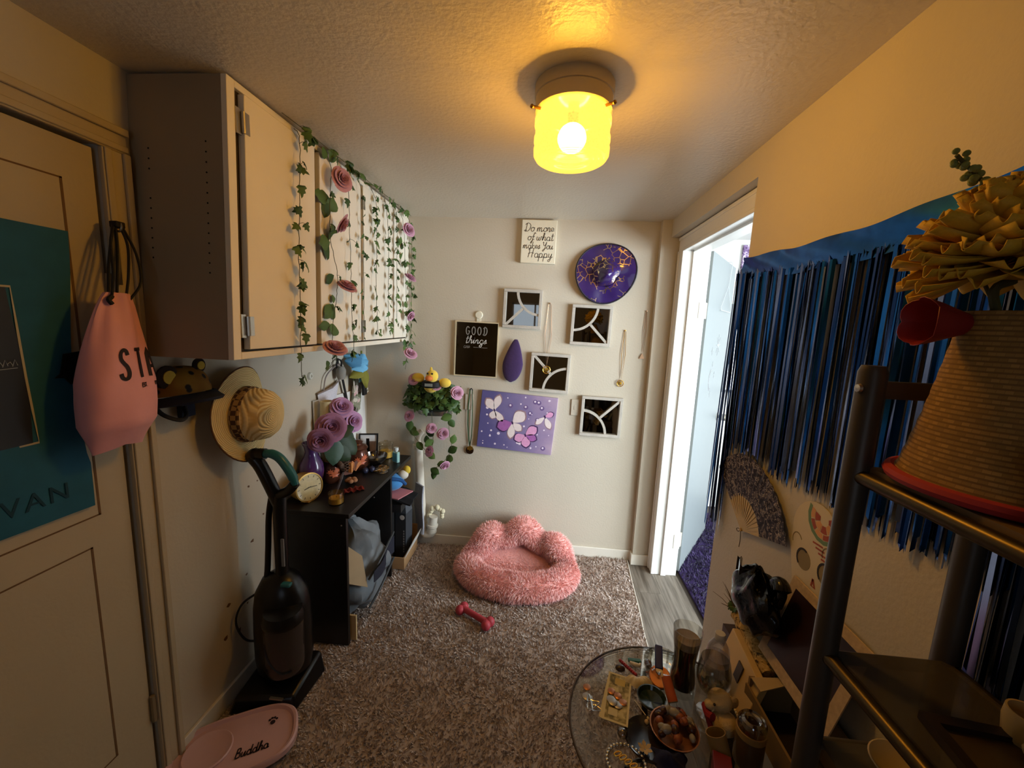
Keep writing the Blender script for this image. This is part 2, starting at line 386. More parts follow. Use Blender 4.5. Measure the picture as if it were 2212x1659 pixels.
kb.lathe([(.032, -.004), (.032, .006), (.014, .008)], 16, Md @ T(.70, 0, .98) @ RX(RAD(90)))
kb.build('door_knob', M_hinge, d2)
# star and moon stickers on the door
M_stick = mat('grey_mirror_sticker', '#8d9196', rough=.25, metal=.6, var=.1)
def star(r, r2, k=4): return [((r if i % 2 == 0 else r2)*sin(pi*i/k), (r if i % 2 == 0 else r2)*cos(pi*i/k)) for i in range(2*k)]
moon = [(.055*cos(RAD(a)), .075*sin(RAD(a))) for a in range(80, 281, 20)]+[(.02+.05*cos(RAD(a)), .062*sin(RAD(a))) for a in range(270, 89, -20)]
DF = lambda x, z: Md @ frame((x, -.0, z), (1, 0, 0), (0, 0, 1), (0, -1, 0))
for out, x, z in ((moon, .30, 1.30), (star(.028, .008), .26, 1.50), (star(.075, .016, 8), .43, 1.54), (star(.02, .006), .32, 1.41), (star(.024, .007), .40, 1.33), (star(.024, .007), .33, 1.20)):
    MB().prism(out, .0008, DF(x, z)).build('sticker', M_stick, d2, smooth=False)
# next room: walls, ceiling, window
M_wn = mat('bedroom_paint', '#dcdbd6', rough=.6, var=.03, scale=3)
struct(MB().box((.95, 3.72, 0), (3.5, 3.82, 2.42)).build('wall_far', M_wn))
struct(MB().box((.95, 2.82, 0), (.96, 3.72, 2.42)).build('wall_closet', M_wn))
we = MB(); we.box((3.40, -1.2, 0), (3.5, 3.72, .48)); we.box((3.40, -1.2, 2.12), (3.5, 3.72, 2.42)); we.box((3.40, -1.2, .48), (3.5, -.94, 2.12)); we.box((3.40, 2.14, .48), (3.5, 3.72, 2.12))
struct(we.build('wall_side', M_wn))
struct(MB().box((.95, -1.3, 0), (3.5, -1.2, 2.42)).build('wall_near', M_wn))
struct(MB().box((.95, -1.3, 2.42), (3.5, 3.82, 2.5)).build('ceiling', M_wn))
wi = MB()
for y in (-.94, .08, 1.10, 2.10): wi.box((3.40, y, .48), (3.44, y+.04, 2.12))
for z in (.48, 2.08): wi.box((3.40, -.94, z), (3.44, 2.14, z+.04))
wi = struct(wi.build('window_1', M_white))
MB().box((3.418, -.92, .50), (3.422, 2.12, 2.10)).build('pane', thinglass('window_glass'), wi)
# rear wall behind the photographer, with a dark door and a small added window
wq = MB(); wq.box((-1.45, -1.72, 0), (.95, -1.6, 1.1)); wq.box((-1.45, -1.72, 2.0), (.95, -1.6, HC)); wq.box((-1.45, -1.72, 1.1), (-.6, -1.6, 2.0)); wq.box((.2, -1.72, 1.1), (.95, -1.6, 2.0))
struct(wq.build('wall_rear', M_wall))
w2 = MB()
for x in (-.6, -.215, .17): w2.box((x, -1.66, 1.1), (x+.03, -1.62, 2.0))
for z in (1.1, 1.97): w2.box((-.6, -1.66, z), (.2, -1.62, z+.03))
w2 = struct(w2.build('window_added', M_white))
MB().box((-.58, -1.642, 1.12), (.18, -1.638, 1.98)).build('pane', MATS['window_glass'], w2)

# ------------------------------------------------------------------ ceiling light
cl = thing('ceiling_light', 'round ceiling lamp with ribbed yellow glass shade glowing', 'lamp', (.046, 1.262, 2.30))
MB().lathe([(.113, 0), (.113, -.030), (.110, -.032), (.110, -.068), (.104, -.070), (.03, -.064), (.001, -.064)], 40).build('base', mat('lamp_base_paint', '#c9b894', rough=.5, var=.05), cl, world=False)
M_shade = bpy.data.materials.new('pressed_glass'); M_shade.use_nodes = True
n = M_shade.node_tree.nodes; L = M_shade.node_tree.links; n.clear()
o_ = n.new('ShaderNodeOutputMaterial'); tr = n.new('ShaderNodeBsdfTransparent'); tr.inputs[0].default_value = (1, .86, .52, 1)
em = n.new('ShaderNodeEmission'); em.inputs[0].default_value = (1, .50, .07, 1); em.inputs[1].default_value = 2.4
gl = n.new('ShaderNodeBsdfGlossy'); gl.inputs['Roughness'].default_value = .15; gl.inputs[0].default_value = (1, .9, .7, 1)
m1 = n.new('ShaderNodeMixShader'); m1.inputs[0].default_value = .06; m2 = n.new('ShaderNodeMixShader')
tc = n.new('ShaderNodeTexCoord'); ck = n.new('ShaderNodeTexVoronoi'); ck.inputs['Scale'].default_value = 160; L.new(tc.outputs['Object'], ck.inputs['Vector'])
mr = n.new('ShaderNodeMapRange'); mr.inputs[1].default_value = 0; mr.inputs[2].default_value = .6; mr.inputs[3].default_value = .55; mr.inputs[4].default_value = .75
L.new(ck.outputs['Distance'], mr.inputs[0]); L.new(mr.outputs[0], m2.inputs[0])
L.new(tr.outputs[0], m2.inputs[1]); L.new(em.outputs[0], m2.inputs[2]); L.new(m2.outputs[0], m1.inputs[1]); L.new(gl.outputs[0], m1.inputs[2]); L.new(m1.outputs[0], o_.inputs[0])
prof = [(.100, -.080), (.104, -.088), (.104, -.098), (.110, -.103), (.110, -.122), (.107, -.125), (.107, -.160), (.110, -.163), (.110, -.178), (.108, -.181), (.108, -.196), (.110, -.2), (.109, -.222), (.103, -.234)]
for r in (.09, .075, .06, .045, .03): prof += [(r+.008, -.236), (r+.005, -.240), (r, -.236)]
prof += [(.012, -.238), (.0005, -.242)]
prof = [(r_, -.070+(z_+.080)*.80) for r_, z_ in prof]
MB().lathe(prof, 48).build('glass_shade', M_shade, cl, world=False)
bm_ = mat('bulb_glow', '#fff2c8', var=0, emit='#ffe9b0', es=22.0)
MB().ball((0, 0, -.135), (.042, .042, .040), 16, 12).build('bulb', bm_, cl, world=False)
MB().lathe([(.016, -.066), (.016, -.1)], 12).build('bulb_socket', mat('brass', '#a07a34', rough=.3, metal=.9), cl, world=False)
for k in range(3):
    a = RAD(205+120*k); c_ = (.112*cos(a), .112*sin(a), -.076)
    MB().tube([(c_[0]*.9, c_[1]*.9, c_[2]), (c_[0]*1.13, c_[1]*1.13, c_[2])], .004, 8).ball((c_[0]*1.15, c_[1]*1.15, c_[2]), .006, 8, 6).build('thumb_screw', MATS['brass'], cl, world=False)
pl = bpy.data.lights.new('lamp_light', 'POINT'); pl.energy = LAMP_E; pl.color = (1.0, .54, .07); pl.shadow_soft_size = .05
po = bpy.data.objects.new('lamp_light', pl); COL.objects.link(po); po.location = (.046, 1.262, 2.30-.130)
# ------------------------------------------------------------------ rug, dog bed, toy
def tufts(mb, pts, ln, wd, lean, jit=.5):
    """pts: list of (point, normal); each tuft is one bent blade of 3 triangles"""
    for (p, nn) in pts:
        p = Vector(p); nn = Vector(nn)
        d = nn*1.0 + Vector(lean(p)) + Vector((random.uniform(-jit, jit), random.uniform(-jit, jit), random.uniform(-jit, jit)*.5)); d.normalize()
        l = ln*random.uniform(.6, 1.25); s = d.cross(Vector((random.uniform(-1, 1), random.uniform(-1, 1), random.uniform(-1, 1))))
        if s.length < 1e-4: continue
        s.normalize(); s *= wd*random.uniform(.7, 1.2)*.5
        a, b = p-s, p+s; m = p+d*l*.55; e = m+(d+Vector((0, 0, -.55)) if nn.z < .8 else d+Vector(lean(p))*.8).normalized()*l*.5
        k = len(mb.v); mb.v += [tuple(a), tuple(b), tuple(m+s*.8), tuple(m-s*.8), tuple(e)]
        mb.f += [(k, k+1, k+2, k+3), (k+3, k+2, k+4)]
def stuffmesh(mb, name, m, parent):
    Mi = Wm(parent).inverted()
    me = bpy.data.meshes.new(name); me.from_pydata([tuple(Mi @ Vector(v)) for v in mb.v], [], mb.f); me.update(); me.materials.append(m)
    me.polygons.foreach_set('use_smooth', [True]*len(me.polygons))
    o = bpy.data.objects.new(name, me); COL.objects.link(o); o.parent = parent; o['kind'] = 'stuff'; WM[o.name] = Wm(parent).copy(); return o
def pilemat(name, c0, c1, c2, rough=.9):
    m = mat(name, c1, rough=rough, var=0, sheen=.25)
    n, L, b = nodes(m); g = n.new('ShaderNodeNewGeometry'); r = ramp(n, [(0, c0), (.5, c1), (1, c2)])
    L.new(g.outputs['Random Per Island'], r.inputs[0]); L.new(r.outputs[0], b.inputs['Base Color']); return m
M_pile = pilemat('rug_pile', '#a08d80', '#c0ad9f', '#d8c8bb')
RE = lambda y: .656-.062*(2.70-y)         # right edge of the rug
rug = thing('shag_rug', 'large mauve beige shag rug covering the floor up to the back wall', 'rug', (-.3, 1.7, 0))
MB().hexa([(-1.225, .62, 0), (RE(.62), .62, 0), (RE(2.683), 2.683, 0), (-1.225, 2.683, 0), (-1.225, .62, .008), (RE(.62), .62, .008), (RE(2.683), 2.683, .008), (-1.225, 2.683, .008)]).build('backing', mat('rug_backing', '#b3a193', rough=.95), rug)
MB().tube(spl([(RE(y)+.004+random.uniform(-.004, .004), y, .012) for y in (2.68, 2.45, 2.2, 2.0, 1.88, 1.80, 1.6, 1.3, 1.0, .64)], 4), .0035, 6).build('edge_binding', mat('pale_thread', '#c9bfb0', rough=.9), rug)
pts = []
for _ in range(78000):
    y = .63+2.05*(random.random()); x = random.uniform(-1.22, RE(y)-.003)
    if ((x+.105)/.36)**2+((y-2.385)/.26)**2 > 1: pts.append(((x, y, .006), (0, 0, 1)))
mb = MB(); tufts(mb, pts, .019, .0065, lambda p: (1.1*mnoise.noise(p*9.0), 1.1*mnoise.noise(p*9.0+Vector((9, 4, 2)))-.25, 0), .75)
stuffmesh(mb, 'pile', M_pile, rug)
# pink paw-shaped dog bed
M_fur = pilemat('pink_fur', '#eda49c', '#fabdb5', '#ffdad2')
bed = thing('dog_bed', 'fluffy pink paw shaped dog bed leaning on the back wall', 'dog bed', (-.105, 2.39, .01))
BC = Vector((-.105, 2.385, 0))
def bump_(t):   # three toes around the back
    return sum(math.exp(-((t-c)/.26)**2) for c in (pi*.72, pi*.47, pi*.20))
def bedpath(t):
    s = sin(t); bk = max(0, s)**1.2
    rx_, ry_ = .318, (.200 if s < 0 else .185)
    return Vector((BC.x+rx_*cos(t), BC.y+ry_*s+.014*bump_(t)*bk, .068+.015*(1+s)*.5+.085*bk+.065*bump_(t)*bk))
def bedrad(t):
    s = sin(t); return (.074+.012*max(0, -s)) * (1 if s < .05 else .78+.30*min(1, bump_(t)))
def bedpt(u, v):
    t = 2*pi*u; c = bedpath(t); e = .01; d = (bedpath(t+e)-bedpath(t-e)).normalized(); r = bedrad(t)
    o = d.cross(Vector((0, 0, 1))).normalized(); w = o.cross(d); a = 2*pi*v
    k = c+o*cos(a)*r*1.02+w*sin(a)*r*(.80 if sin(t) < 0 else .80+.2*min(1, sin(t)*3))
    return Vector((k.x, min(k.y, 2.668), max(k.z, .012)))
def bednrm(u, v):
    e = .004; a = bedpt(u+e, v)-bedpt(u-e, v); b = bedpt(u, v+e)-bedpt(u, v-e); n_ = a.cross(b)
    if n_.length < 1e-9: n_ = Vector((0, 0, 1))
    n_.normalize(); t = 2*pi*u
    if n_.dot(bedpt(u, v)-bedpath(t)) < 0: n_ = -n_
    return n_
MB().grid(lambda u, v: bedpt(u, v), 64, 20, wrapu=True).build('bolster', mat('pink_plush', '#f5b3ab', rough=.95, var=.15, scale=40), bed)
MB().grid(lambda u, v: (BC.x+.28*(v)*cos(2*pi*u), BC.y+.005+.21*v*sin(2*pi*u), .040+.10*max(0, v*sin(2*pi*u))+.012*sin(7*u*pi)*v*(1-v)), 40, 8, wrapu=True).build('cushion', mat('pink_plush_inner', '#eaa79e', rough=.95, var=.2, scale=60, bump=.5, bscale=150), bed)
MB().lathe([(.001, .0), (.37, .0), (.375, .004), (.37, .008), (.001, .008)], 48, T(BC.x, BC.y-.005, .004), sx=1.0, sy=.72).build('base', mat('bed_base_grey', '#50505c', rough=.9), bed)
pts = []
for _ in range(44000):
    u, v = random.random(), random.random(); p_ = bedpt(u, v)
    if p_.z > .015 and p_.y < 2.662: pts.append((p_, bednrm(u, v)))
for _ in range(3500):
    a, r = random.uniform(0, 2*pi), math.sqrt(random.random()); pts.append(((BC.x+.24*r*cos(a), BC.y+.01+.16*r*sin(a), .040+.055*max(0, r*sin(a))), (0, 0, 1)))
mb = MB(); tufts(mb, pts, .022, .0034, lambda p: (.8*mnoise.noise(p*9), .9*mnoise.noise(p*9+Vector((3, 8, 1))), -.2), .42)
stuffmesh(mb, 'fur', M_fur, bed)
# red dumbbell chew toy
M_toy = mat('red_rubber', '#b23a44', rough=.55, var=.1, bump=.2, bscale=90)
toy = thing('chew_toy', 'small red rubber dumbbell chew toy lying on the rug', 'toy', (-.303, 1.955, .0))
a, b_ = Vector((-.385, 2.005, .045)), Vector((-.225, 1.91, .045)); dd = (b_-a).normalized()
MB().tube([a, a+dd*.04, a+dd*.06, b_-dd*.06, b_-dd*.04, b_], [.018, .017, .0165, .0165, .017, .018], 12).build('bar', M_toy, toy)
for c in (a, b_):
    m_ = MB()
    for s_ in (-1, 1):
        q = dd.cross(Vector((0, 0, 1)))*s_*.017; m_.ball(c+q+Vector((0, 0, -.004)), (.026, .026, .027), 12, 9)
    m_.build('knob_end', M_toy, toy)

# ------------------------------------------------------------------ wall cabinet
M_cab = mat('cabinet_cream', '#f2e9d6', rough=.45, var=.06, scale=5, bump=.12, bscale=60)
M_cabside = mat('cabinet_side', '#9a8a72', rough=.6, var=.06, scale=5)
cab = thing('wall_cabinet', 'long cream painted wall cabinet with four flat doors and ivy hung on it', 'cabinet', (-1.1, 1.9, 1.48))
def ysl(y, z): return y+.042*(z-1.885)*max(0, (2.69-y)/1.5)      # the cabinet hangs slightly out of plumb
def slab(mb, x0, x1, y0, y1, z0, z1):
    mb.hexa([(x0, ysl(y0, z0), z0), (x1, ysl(y0, z0), z0), (x1, ysl(y1, z0), z0), (x0, ysl(y1, z0), z0), (x0, ysl(y0, z1), z1), (x1, ysl(y0, z1), z1), (x1, ysl(y1, z1), z1), (x0, ysl(y1, z1), z1)]); return mb
FX = -.937
slab(MB(), XL+.001, FX-.018, 1.153, 2.695, 1.482, 2.292).build('body', M_cabside, cab)
fr = MB()
for y0, y1 in ((1.153, 1.184), (2.665, 2.695)): slab(fr, FX-.018, FX, y0, y1, 1.482, 2.292)
for z0, z1 in ((1.482, 1.504), (2.272, 2.292)): slab(fr, FX-.018, FX, 1.184, 2.665, z0, z1)
fr.build('face_frame', M_cab, cab, bevel=.0015)
M_gap = mat('painted_gap_shade', '#3a2f22', var=.15)
dys = [(1.208, 1.578), (1.612, 1.972), (1.998, 2.390), (2.412, 2.662)]
for k, (y0, y1) in enumerate(dys):
    d_ = slab(MB(), FX-.012, FX+.010, y0, y1, 1.512, 2.266).build('door', M_cab, cab, bevel=.002)
    if k in (0, 2):
        for z in (1.585, 2.185):
            h = MB(); yy = ysl(y0, z)-.012
            h.box((FX-.002, yy-.012, z-.036), (FX+.003, yy+.008, z+.036)); h.box((FX+.010, yy+.012, z-.03), (FX+.0125, yy+.03, z+.03))
            h.tube([(FX+.008, yy+.010, z-.03), (FX+.008, yy+.010, z+.03)], .006, 8)
            h.build('hinge', M_hinge, d_)
slab(MB(), FX-.0181, FX-.013, 1.184, 2.665, 1.504, 2.272).build('gap_shade_sheet', M_gap, cab)  # dark sheet behind the doors, painting the shade in their gaps
ho = MB()
for x, zs in ((-1.005, [2.11-.0285*i for i in range(14)]), (-1.185, [2.09-.0285*i for i in range(3)]+[1.95-.0285*i for i in range(7)])):
    for z in zs: ho.tube([(x, ysl(1.153, z)+.001, z), (x, ysl(1.153, z)-.0006, z)], .0026, 8)
ho.build('pin_holes', M_dark, cab)['kind'] = 'stuff'

# ------------------------------------------------------------------ leaves and roses
M_ivy = mat('ivy_leaf', '#4f6a2e', rough=.6, var=.25, scale=60)
M_ivy2 = mat('ivy_leaf_deep', '#36521f', rough=.55, var=.25, scale=60)
M_stem = mat('vine_stem', '#4b4a22', rough=.7)
M_rosem = mat('mauve_rose_petal', '#c795ab', rough=.7, var=.15, scale=40)
M_roser = mat('dusty_pink_rose_petal', '#c08a93', rough=.7, var=.15, scale=40)
def leafmesh(name, out, fold=.18, m=M_ivy):
    """outline right half from base to tip in (x,y); mirrored, folded on the midrib"""
    mb = MB(); ys = [0]+[y for x, y in out]+[1]
    k = len(out); vs = [(0, y, -.02*sin(pi*y)) for x, y in out]
    vs = [(0, 0, 0)]+[(0, y, .03*sin(pi*y)) for x, y in out]+[(0, 1, -.10)]
    R_ = [(x, y, -fold*x*.7) for x, y in out]; Lf = [(-x, y, -fold*x*.7) for x, y in out]
    i0 = len(vs); vs += R_; i1 = len(vs); vs += Lf; fs = []
    fs.append((0, i0, 1)); fs.append((0, 1, i1))
    for i in range(k-1):
        fs.append((1+i, i0+i, i0+i+1, 2+i)); fs.append((1+i, 2+i, i1+i+1, i1+i))
    fs.append((k, i0+k-1, k+1)); fs.append((k, k+1, i1+k-1))
    me = bpy.data.meshes.new(name); me.from_pydata(vs, [], fs); me.update(); me.materials.append(m)
    me.polygons.foreach_set('use_smooth', [True]*len(me.polygons)); return me
IVY = [(.30, -.08), (.50, .12), (.28, .26), (.40, .52), (.16, .60), (.10, .82)]
OVAL = [(.18, .1), (.32, .28), (.36, .48), (.28, .70), (.14, .88)]
me_ivy = leafmesh('leaf', IVY, .3, M_ivy); me_ivy2 = leafmesh('leaf', IVY, .4, M_ivy2); me_oval = leafmesh('leaf', OVAL, .5, M_ivy2); me_oval2 = leafmesh('leaf', OVAL, .35, M_ivy)
def petal(mb, ph, wid, r0, r1, z0, z1, curl, M=None, nu=5, nv=4, th=.012):
    def f(u, v):
        a = ph+(u-.5)*wid*(1-.15*v); r = lerp(r0, r1, v**.9); k = 1-((u-.5)*2)**2
        rr = r*(1+.06*k*v); z = lerp(z0, z1, v**.8)*(1-.10*(1-k)*v)-curl*max(0, v-.6)**2*4
        return (rr*cos(a), rr*sin(a), z)
    mb.shell(f, nu, nv, th, M)
RINGS = [(2, 2.6, .06, .16, 0, .62, .0), (3, 2.3, .10, .34, -.02, .66, .03), (4, 2.0, .14, .55, -.04, .60, .08), (5, 1.7, .18, .80, -.06, .46, .14), (5, 1.6, .2, 1.02, -.08, .26, .20)]
def rosemb(rings=RINGS, M=None):
    mb = MB(); k0 = 0.3
    for (c, w, r0, r1, z0, z1, cu) in rings:
        for i in range(c): petal(mb, k0+2*pi*i/c+random.uniform(-.2, .2), w, r0, r1*random.uniform(.92, 1.06), z0, z1*random.uniform(.9, 1.08), cu, M)
        k0 += .7
    return mb
roses_m = [rosemb().mesh('rose', M_rosem) for _ in range(3)]; roses_r = [rosemb().mesh('rose', M_roser) for _ in range(3)]
NX = Vector((1, 0, 0))
def leaf_at(mesh, parent, p, size, ang, nrm=(1, 0, 0), jit=.5, name='leaf'):
    """leaf whose face looks along nrm; ang turns its tip, 0 = up, pi = hanging down"""
    nn = (Vector(nrm)+Vector((random.uniform(-jit, jit), random.uniform(-jit, jit), random.uniform(-jit, jit)))).normalized()
    u0 = Vector((0, 0, 1)); d = (u0-nn*u0.dot(nn)).normalized(); s = d.cross(nn)
    t = d*cos(ang)+s*sin(ang); x = t.cross(nn)
    return inst(mesh, name, parent, frame(p, x, t, nn) @ S(size))
def garland(label, path, seed, leaf=(me_ivy, me_ivy2), step=.052, size=(.030, .042), roses=(), rmesh=roses_m, nrm=(1, 0, 0), oval=(), rsize=.036, group=None, spread=.022):
    random.seed(seed)
    P = spl(path, 8); g = thing('leaf_garland', label, 'garland', tuple(P[-1]), group=group)
    # stem clings with small wiggles
    Q = [p+Vector((0, random.uniform(-.004, .004), 0)) for p in P]
    MB().tube(Q, .0013, 5).build('stem', M_stem, g)
    acc = 0; tw = MB(); tot = 0
    for i in range(1, len(Q)):
        acc += (Q[i]-Q[i-1]).length
        if acc >= step:
            acc = random.uniform(-.4, .2)*step
            for _ in range(random.choice((1, 2, 2, 3))):
                off = Vector((random.uniform(-.004, .022)*nrm[0]+random.uniform(-spread, spread)*abs(nrm[1]), random.uniform(-spread, spread)*abs(nrm[0])-abs(random.uniform(0, .02))*abs(nrm[1]), random.uniform(-.02, .012)))
                p = Q[i]+off; tw.tube([Q[i], (Q[i]+p)/2+Vector((0, 0, .004)), p], .0008, 4)
                leaf_at(random.choice(leaf), g, p, random.uniform(*size), pi+random.uniform(-1.3, 1.3), nrm, .75)
    if tw.v: tw.build('twigs', M_stem, g)['kind'] = 'stuff'
    for (y, z, a, sz) in oval:
        p = Vector((Q[0].x+.012, y, z)); leaf_at(random.choice((me_oval, me_oval2)), g, p, sz, a, nrm, .35)
    for (p, d, sz) in roses:
        inst(random.choice(rmesh), 'rose', g, aim(p, d, random.uniform(0, 6)) @ S(sz))
    return g
CX = FX+.036
ivg = 'plain ivy strands on the cabinet'
garland('thin ivy strand hanging down the wide cabinet door nearest the left door', [(CX-.02, 1.455, 2.275), (CX, 1.452, 2.24), (CX, 1.44, 2.05), (CX, 1.425, 1.85), (CX, 1.42, 1.65), (CX+.004, 1.41, 1.50), (CX+.006, 1.405, 1.40)], 3, group=ivg)
garland('rose garland with large dusty pink roses and oval leaves on the second cabinet door', [(CX-.02, 1.66, 2.275), (CX, 1.66, 2.22), (CX+.004, 1.640, 2.08), (CX+.004, 1.635, 1.95), (CX+.006, 1.68, 1.80), (CX+.006, 1.66, 1.68), (CX+.006, 1.63, 1.56), (CX+.01, 1.625, 1.47), (CX+.012, 1.60, 1.425), (CX+.012, 1.555, 1.405)], 5, step=.16, size=(.022, .03), rmesh=roses_r,
        roses=[((CX+.03, 1.683, 2.185), (1, -.5, .1), .046), ((CX+.03, 1.672, 2.01), (.8, .3, -.5), .042), ((CX+.03, 1.712, 1.752), (.5, -.2, .85), .044), ((CX+.03, 1.60, 1.492), (.5, -.3, .8), .048)],
        oval=[(1.640, 2.095, 2.0, .075), (1.665, 2.10, -1.5, .085), (1.655, 2.095, 3.4, .075), (1.645, 1.935, .7, .085), (1.64, 1.925, 3.0, .07), (1.655, 1.93, -1.8, .09), (1.68, 1.80, -2.3, .06), (1.66, 1.70, 1.5, .05), (1.655, 1.68, 2.6, .08), (1.665, 1.675, -2.4, .08), (1.635, 1.585, 2.0, .075), (1.64, 1.59, -1.7, .06), (1.63, 1.43, -1.9, .06), (1.61, 2.262, 1.4, .06), (1.72, 2.27, -1.4, .07)])
garland('fine ivy strand beside the large pink roses on the second door', [(CX-.02, 1.78, 2.27), (CX, 1.80, 2.2), (CX, 1.81, 2.0), (CX, 1.815, 1.8), (CX, 1.815, 1.62), (CX+.004, 1.82, 1.50), (CX+.004, 1.80, 1.42)], 8, step=.06, group=ivg)
garland('sparse ivy strand crossing the hinge gap before the third door', [(CX-.02, 1.93, 2.27), (CX, 1.94, 2.2), (CX, 1.945, 1.9), (CX, 1.94, 1.7), (CX, 1.94, 1.52)], 13, step=.065, size=(.02, .03), group=ivg)
garland('leafy ivy strand down the middle of the third cabinet door', [(CX-.02, 2.09, 2.275), (CX, 2.10, 2.2), (CX, 2.10, 2.0), (CX, 2.09, 1.8), (CX, 2.10, 1.56)], 21, step=.04, group=ivg)
garland('ivy strand on the third door just before the narrow dark gap', [(CX-.02, 2.25, 2.275), (CX, 2.25, 2.15), (CX, 2.26, 1.95), (CX, 2.25, 1.75), (CX, 2.26, 1.57)], 25, step=.042, group=ivg)
garland('dense ivy strand covering the gap beside the narrow last door', [(CX-.02, 2.385, 2.275), (CX, 2.39, 2.15), (CX, 2.385, 1.95), (CX, 2.385, 1.75), (CX, 2.38, 1.60)], 29, step=.036, size=(.026, .04), group=ivg)
garland('mauve rose garland down the narrow last cabinet door ending below it', [(CX-.02, 2.49, 2.275), (CX, 2.495, 2.2), (CX+.004, 2.51, 2.0), (CX+.004, 2.53, 1.8), (CX+.004, 2.54, 1.6), (CX+.01, 2.55, 1.46), (CX+.012, 2.52, 1.36), (CX+.012, 2.50, 1.31)], 33, step=.085,
        roses=[((CX+.03, 2.496, 2.17), (1, -.6, .2), .042), ((CX+.03, 2.53, 1.885), (.6, -.2, .8), .038), ((CX+.03, 2.54, 1.652), (.8, -.2, -.4), .034), ((CX+.03, 2.542, 1.405), (.6, -.5, .7), .042)],
        oval=[(2.50, 2.10, -1.6, .07), (2.50, 2.09, 1.8, .07), (2.51, 2.04, 2.9, .06), (2.52, 1.96, 1.2, .05), (2.54, 1.74, 2.4, .05), (2.53, 1.5, 2.6, .06), (2.55, 1.46, 3.6, .06)])
garland('ivy strand at the far end of the cabinet by the back wall', [(CX-.02, 2.64, 2.275), (CX, 2.645, 2.2), (CX, 2.65, 2.0), (CX, 2.645, 1.8), (CX, 2.64, 1.6), (CX+.004, 2.63, 1.44)], 37, step=.035, group=ivg)
garland('ivy draped along the top of the cabinet under the ceiling', [(CX-.006, 1.37, 2.285), (CX+.004, 1.50, 2.282), (CX-.004, 1.62, 2.288), (CX+.004, 1.80, 2.283), (CX, 2.05, 2.286), (CX+.004, 2.3, 2.284), (CX, 2.64, 2.286)], 41, step=.075, size=(.03, .045), spread=.03)
random.seed(99)
# ------------------------------------------------------------------ poster on the left door
M_post = mat('teal_poster_paper', '#1b5c74', rough=.75, var=.25, scale=14)
M_ink = mat('poster_ink', '#0c3a4c', rough=.8, var=.2)
ps = thing('wall_poster', 'dark teal paper poster with a black picture and dark letters on the left door', 'poster', (XL-.003, .75, 1.08))
def pw(y, z):   # paper bulges off the door
    t = (z-1.08)/.74; return XL-.004+.004+.006*sin(9*y+5*t)+.010*max(0, y-.9)/.07*(.5+.5*sin(6*t))
def ypr(z): t = (z-1.08)/.74; return lerp(.962, .974, t)-.014*sin(pi*t*1.1)**2*(1 if t > .2 else 0)
MB().shell(lambda u, v: (pw(lerp(.50, ypr(1.08+.74*v), u), 1.08+.74*v), lerp(.50, ypr(1.08+.74*v), u), 1.08+.740*v-.006*u), 24, 24, .0006).build('sheet', M_post, ps)
PF = lambda y, z, h: (pw(y, z)+.0008+h, y, z)
pi_ = MB(); pi_.shell(lambda u, v: PF(lerp(.52, .850+.008*sin(4*v), u), lerp(1.288, 1.662, v), .0006), 14, 14, .0005)
pic = pi_.build('printed_picture', mat('poster_photo_black', '#141110', rough=.5, var=.5, scale=9), ps)
ol = MB(); ribbon(ol, [(.52, 1.664), (.852, 1.664), (.856, 1.55), (.858, 1.45), (.86, 1.37), (.862, 1.286), (.52, 1.284)], .005, lambda y, z, h: PF(y, z, .0006+h)); ol.build('picture_border', mat('cream_print', '#b9ad8c', var=.1), ps)
ol = MB()
for k in range(5): ribbon(ol, [(.80+.009*k, 1.478+.006*(k % 2)), (.806+.009*k, 1.494-.005*(k % 2)), (.81+.009*k, 1.48)], .0016, lambda y, z, h: PF(y, z, .0012+h))
ribbon(ol, [(.80, 1.472), (.845, 1.474)], .0016, lambda y, z, h: PF(y, z, .0012+h)); ol.build('signature', mat('chalk_print', '#8e9499', var=.1), ps)
for ch, y in (('V', .772), ('A', .815), ('N', .862)):
    me = textmesh(ch, .062, .0004, M_ink, 'letter'); inst(me, 'letter', ps, frame((pw(y, 1.135)+.0014, y, 1.122), (0, 1, 0), (0, 0, 1), (1, 0, 0)))
MB().prism([(0, 0), (.012, .05), (.05, .055), (.052, -.02), (.02, -.03), (.008, -.012), (-.012, -.01)], .003, frame((XL+.012, .915, 1.452), (0, 1, 0), (0, 0, 1), (1, 0, 0))).build('torn_black_tape', mat('black_tape', '#0c0b0b', rough=.4), ps, smooth=False)

# ------------------------------------------------------------------ pink drawstring bag on the door edge
M_bag = mat('pink_nylon', '#eda6aa', rough=.55, var=.08, scale=12, bump=.25, bscale=25, sheen=.2)
M_cord = mat('black_cord', '#12100f', rough=.7)
bg = thing('drawstring_bag', 'pink drawstring bag with black cords and dark letters hanging by the left door', 'bag', (-1.15, .985, 1.235))
def bagpt(u, v):
    a = 2*pi*u; z = lerp(1.665, 1.25, v)
    w = lerp(.022, .094, min(1, v*1.7+.02)**.55)*(1-.55*max(0, v-.86)/.14*.55); d = lerp(.014, .062, min(1, v*1.4))*(1-.7*max(0, v-.85)/.15)
    pl_ = (1-min(1, v*1.6))*.10*sin(9*a)+.035*sin(3*a+5*v)+.035*(1-v*.6)*sin(7*a+2*v)
    cy = lerp(1.02, .985, v)
    x = -1.172+cos(a)*d*(1+pl_)+.004*sin(8*v+3*a); y = cy+sin(a)*w*(1+pl_*.6)
    return Vector((max(x, XL+.022), y, z-.014*abs(sin(a))*max(0, v-.9)*10))
bgm = MB().grid(lambda u, v: bagpt(u, v), 48, 26, wrapu=True)
k = len(bgm.v); bgm.v += [(-1.17, 1.02, 1.667), (-1.17, .985, 1.247)]
for i in range(48): bgm.f += [(k, i, (i+1) % 48), (k+1, 26*48+(i+1) % 48, 26*48+i)]
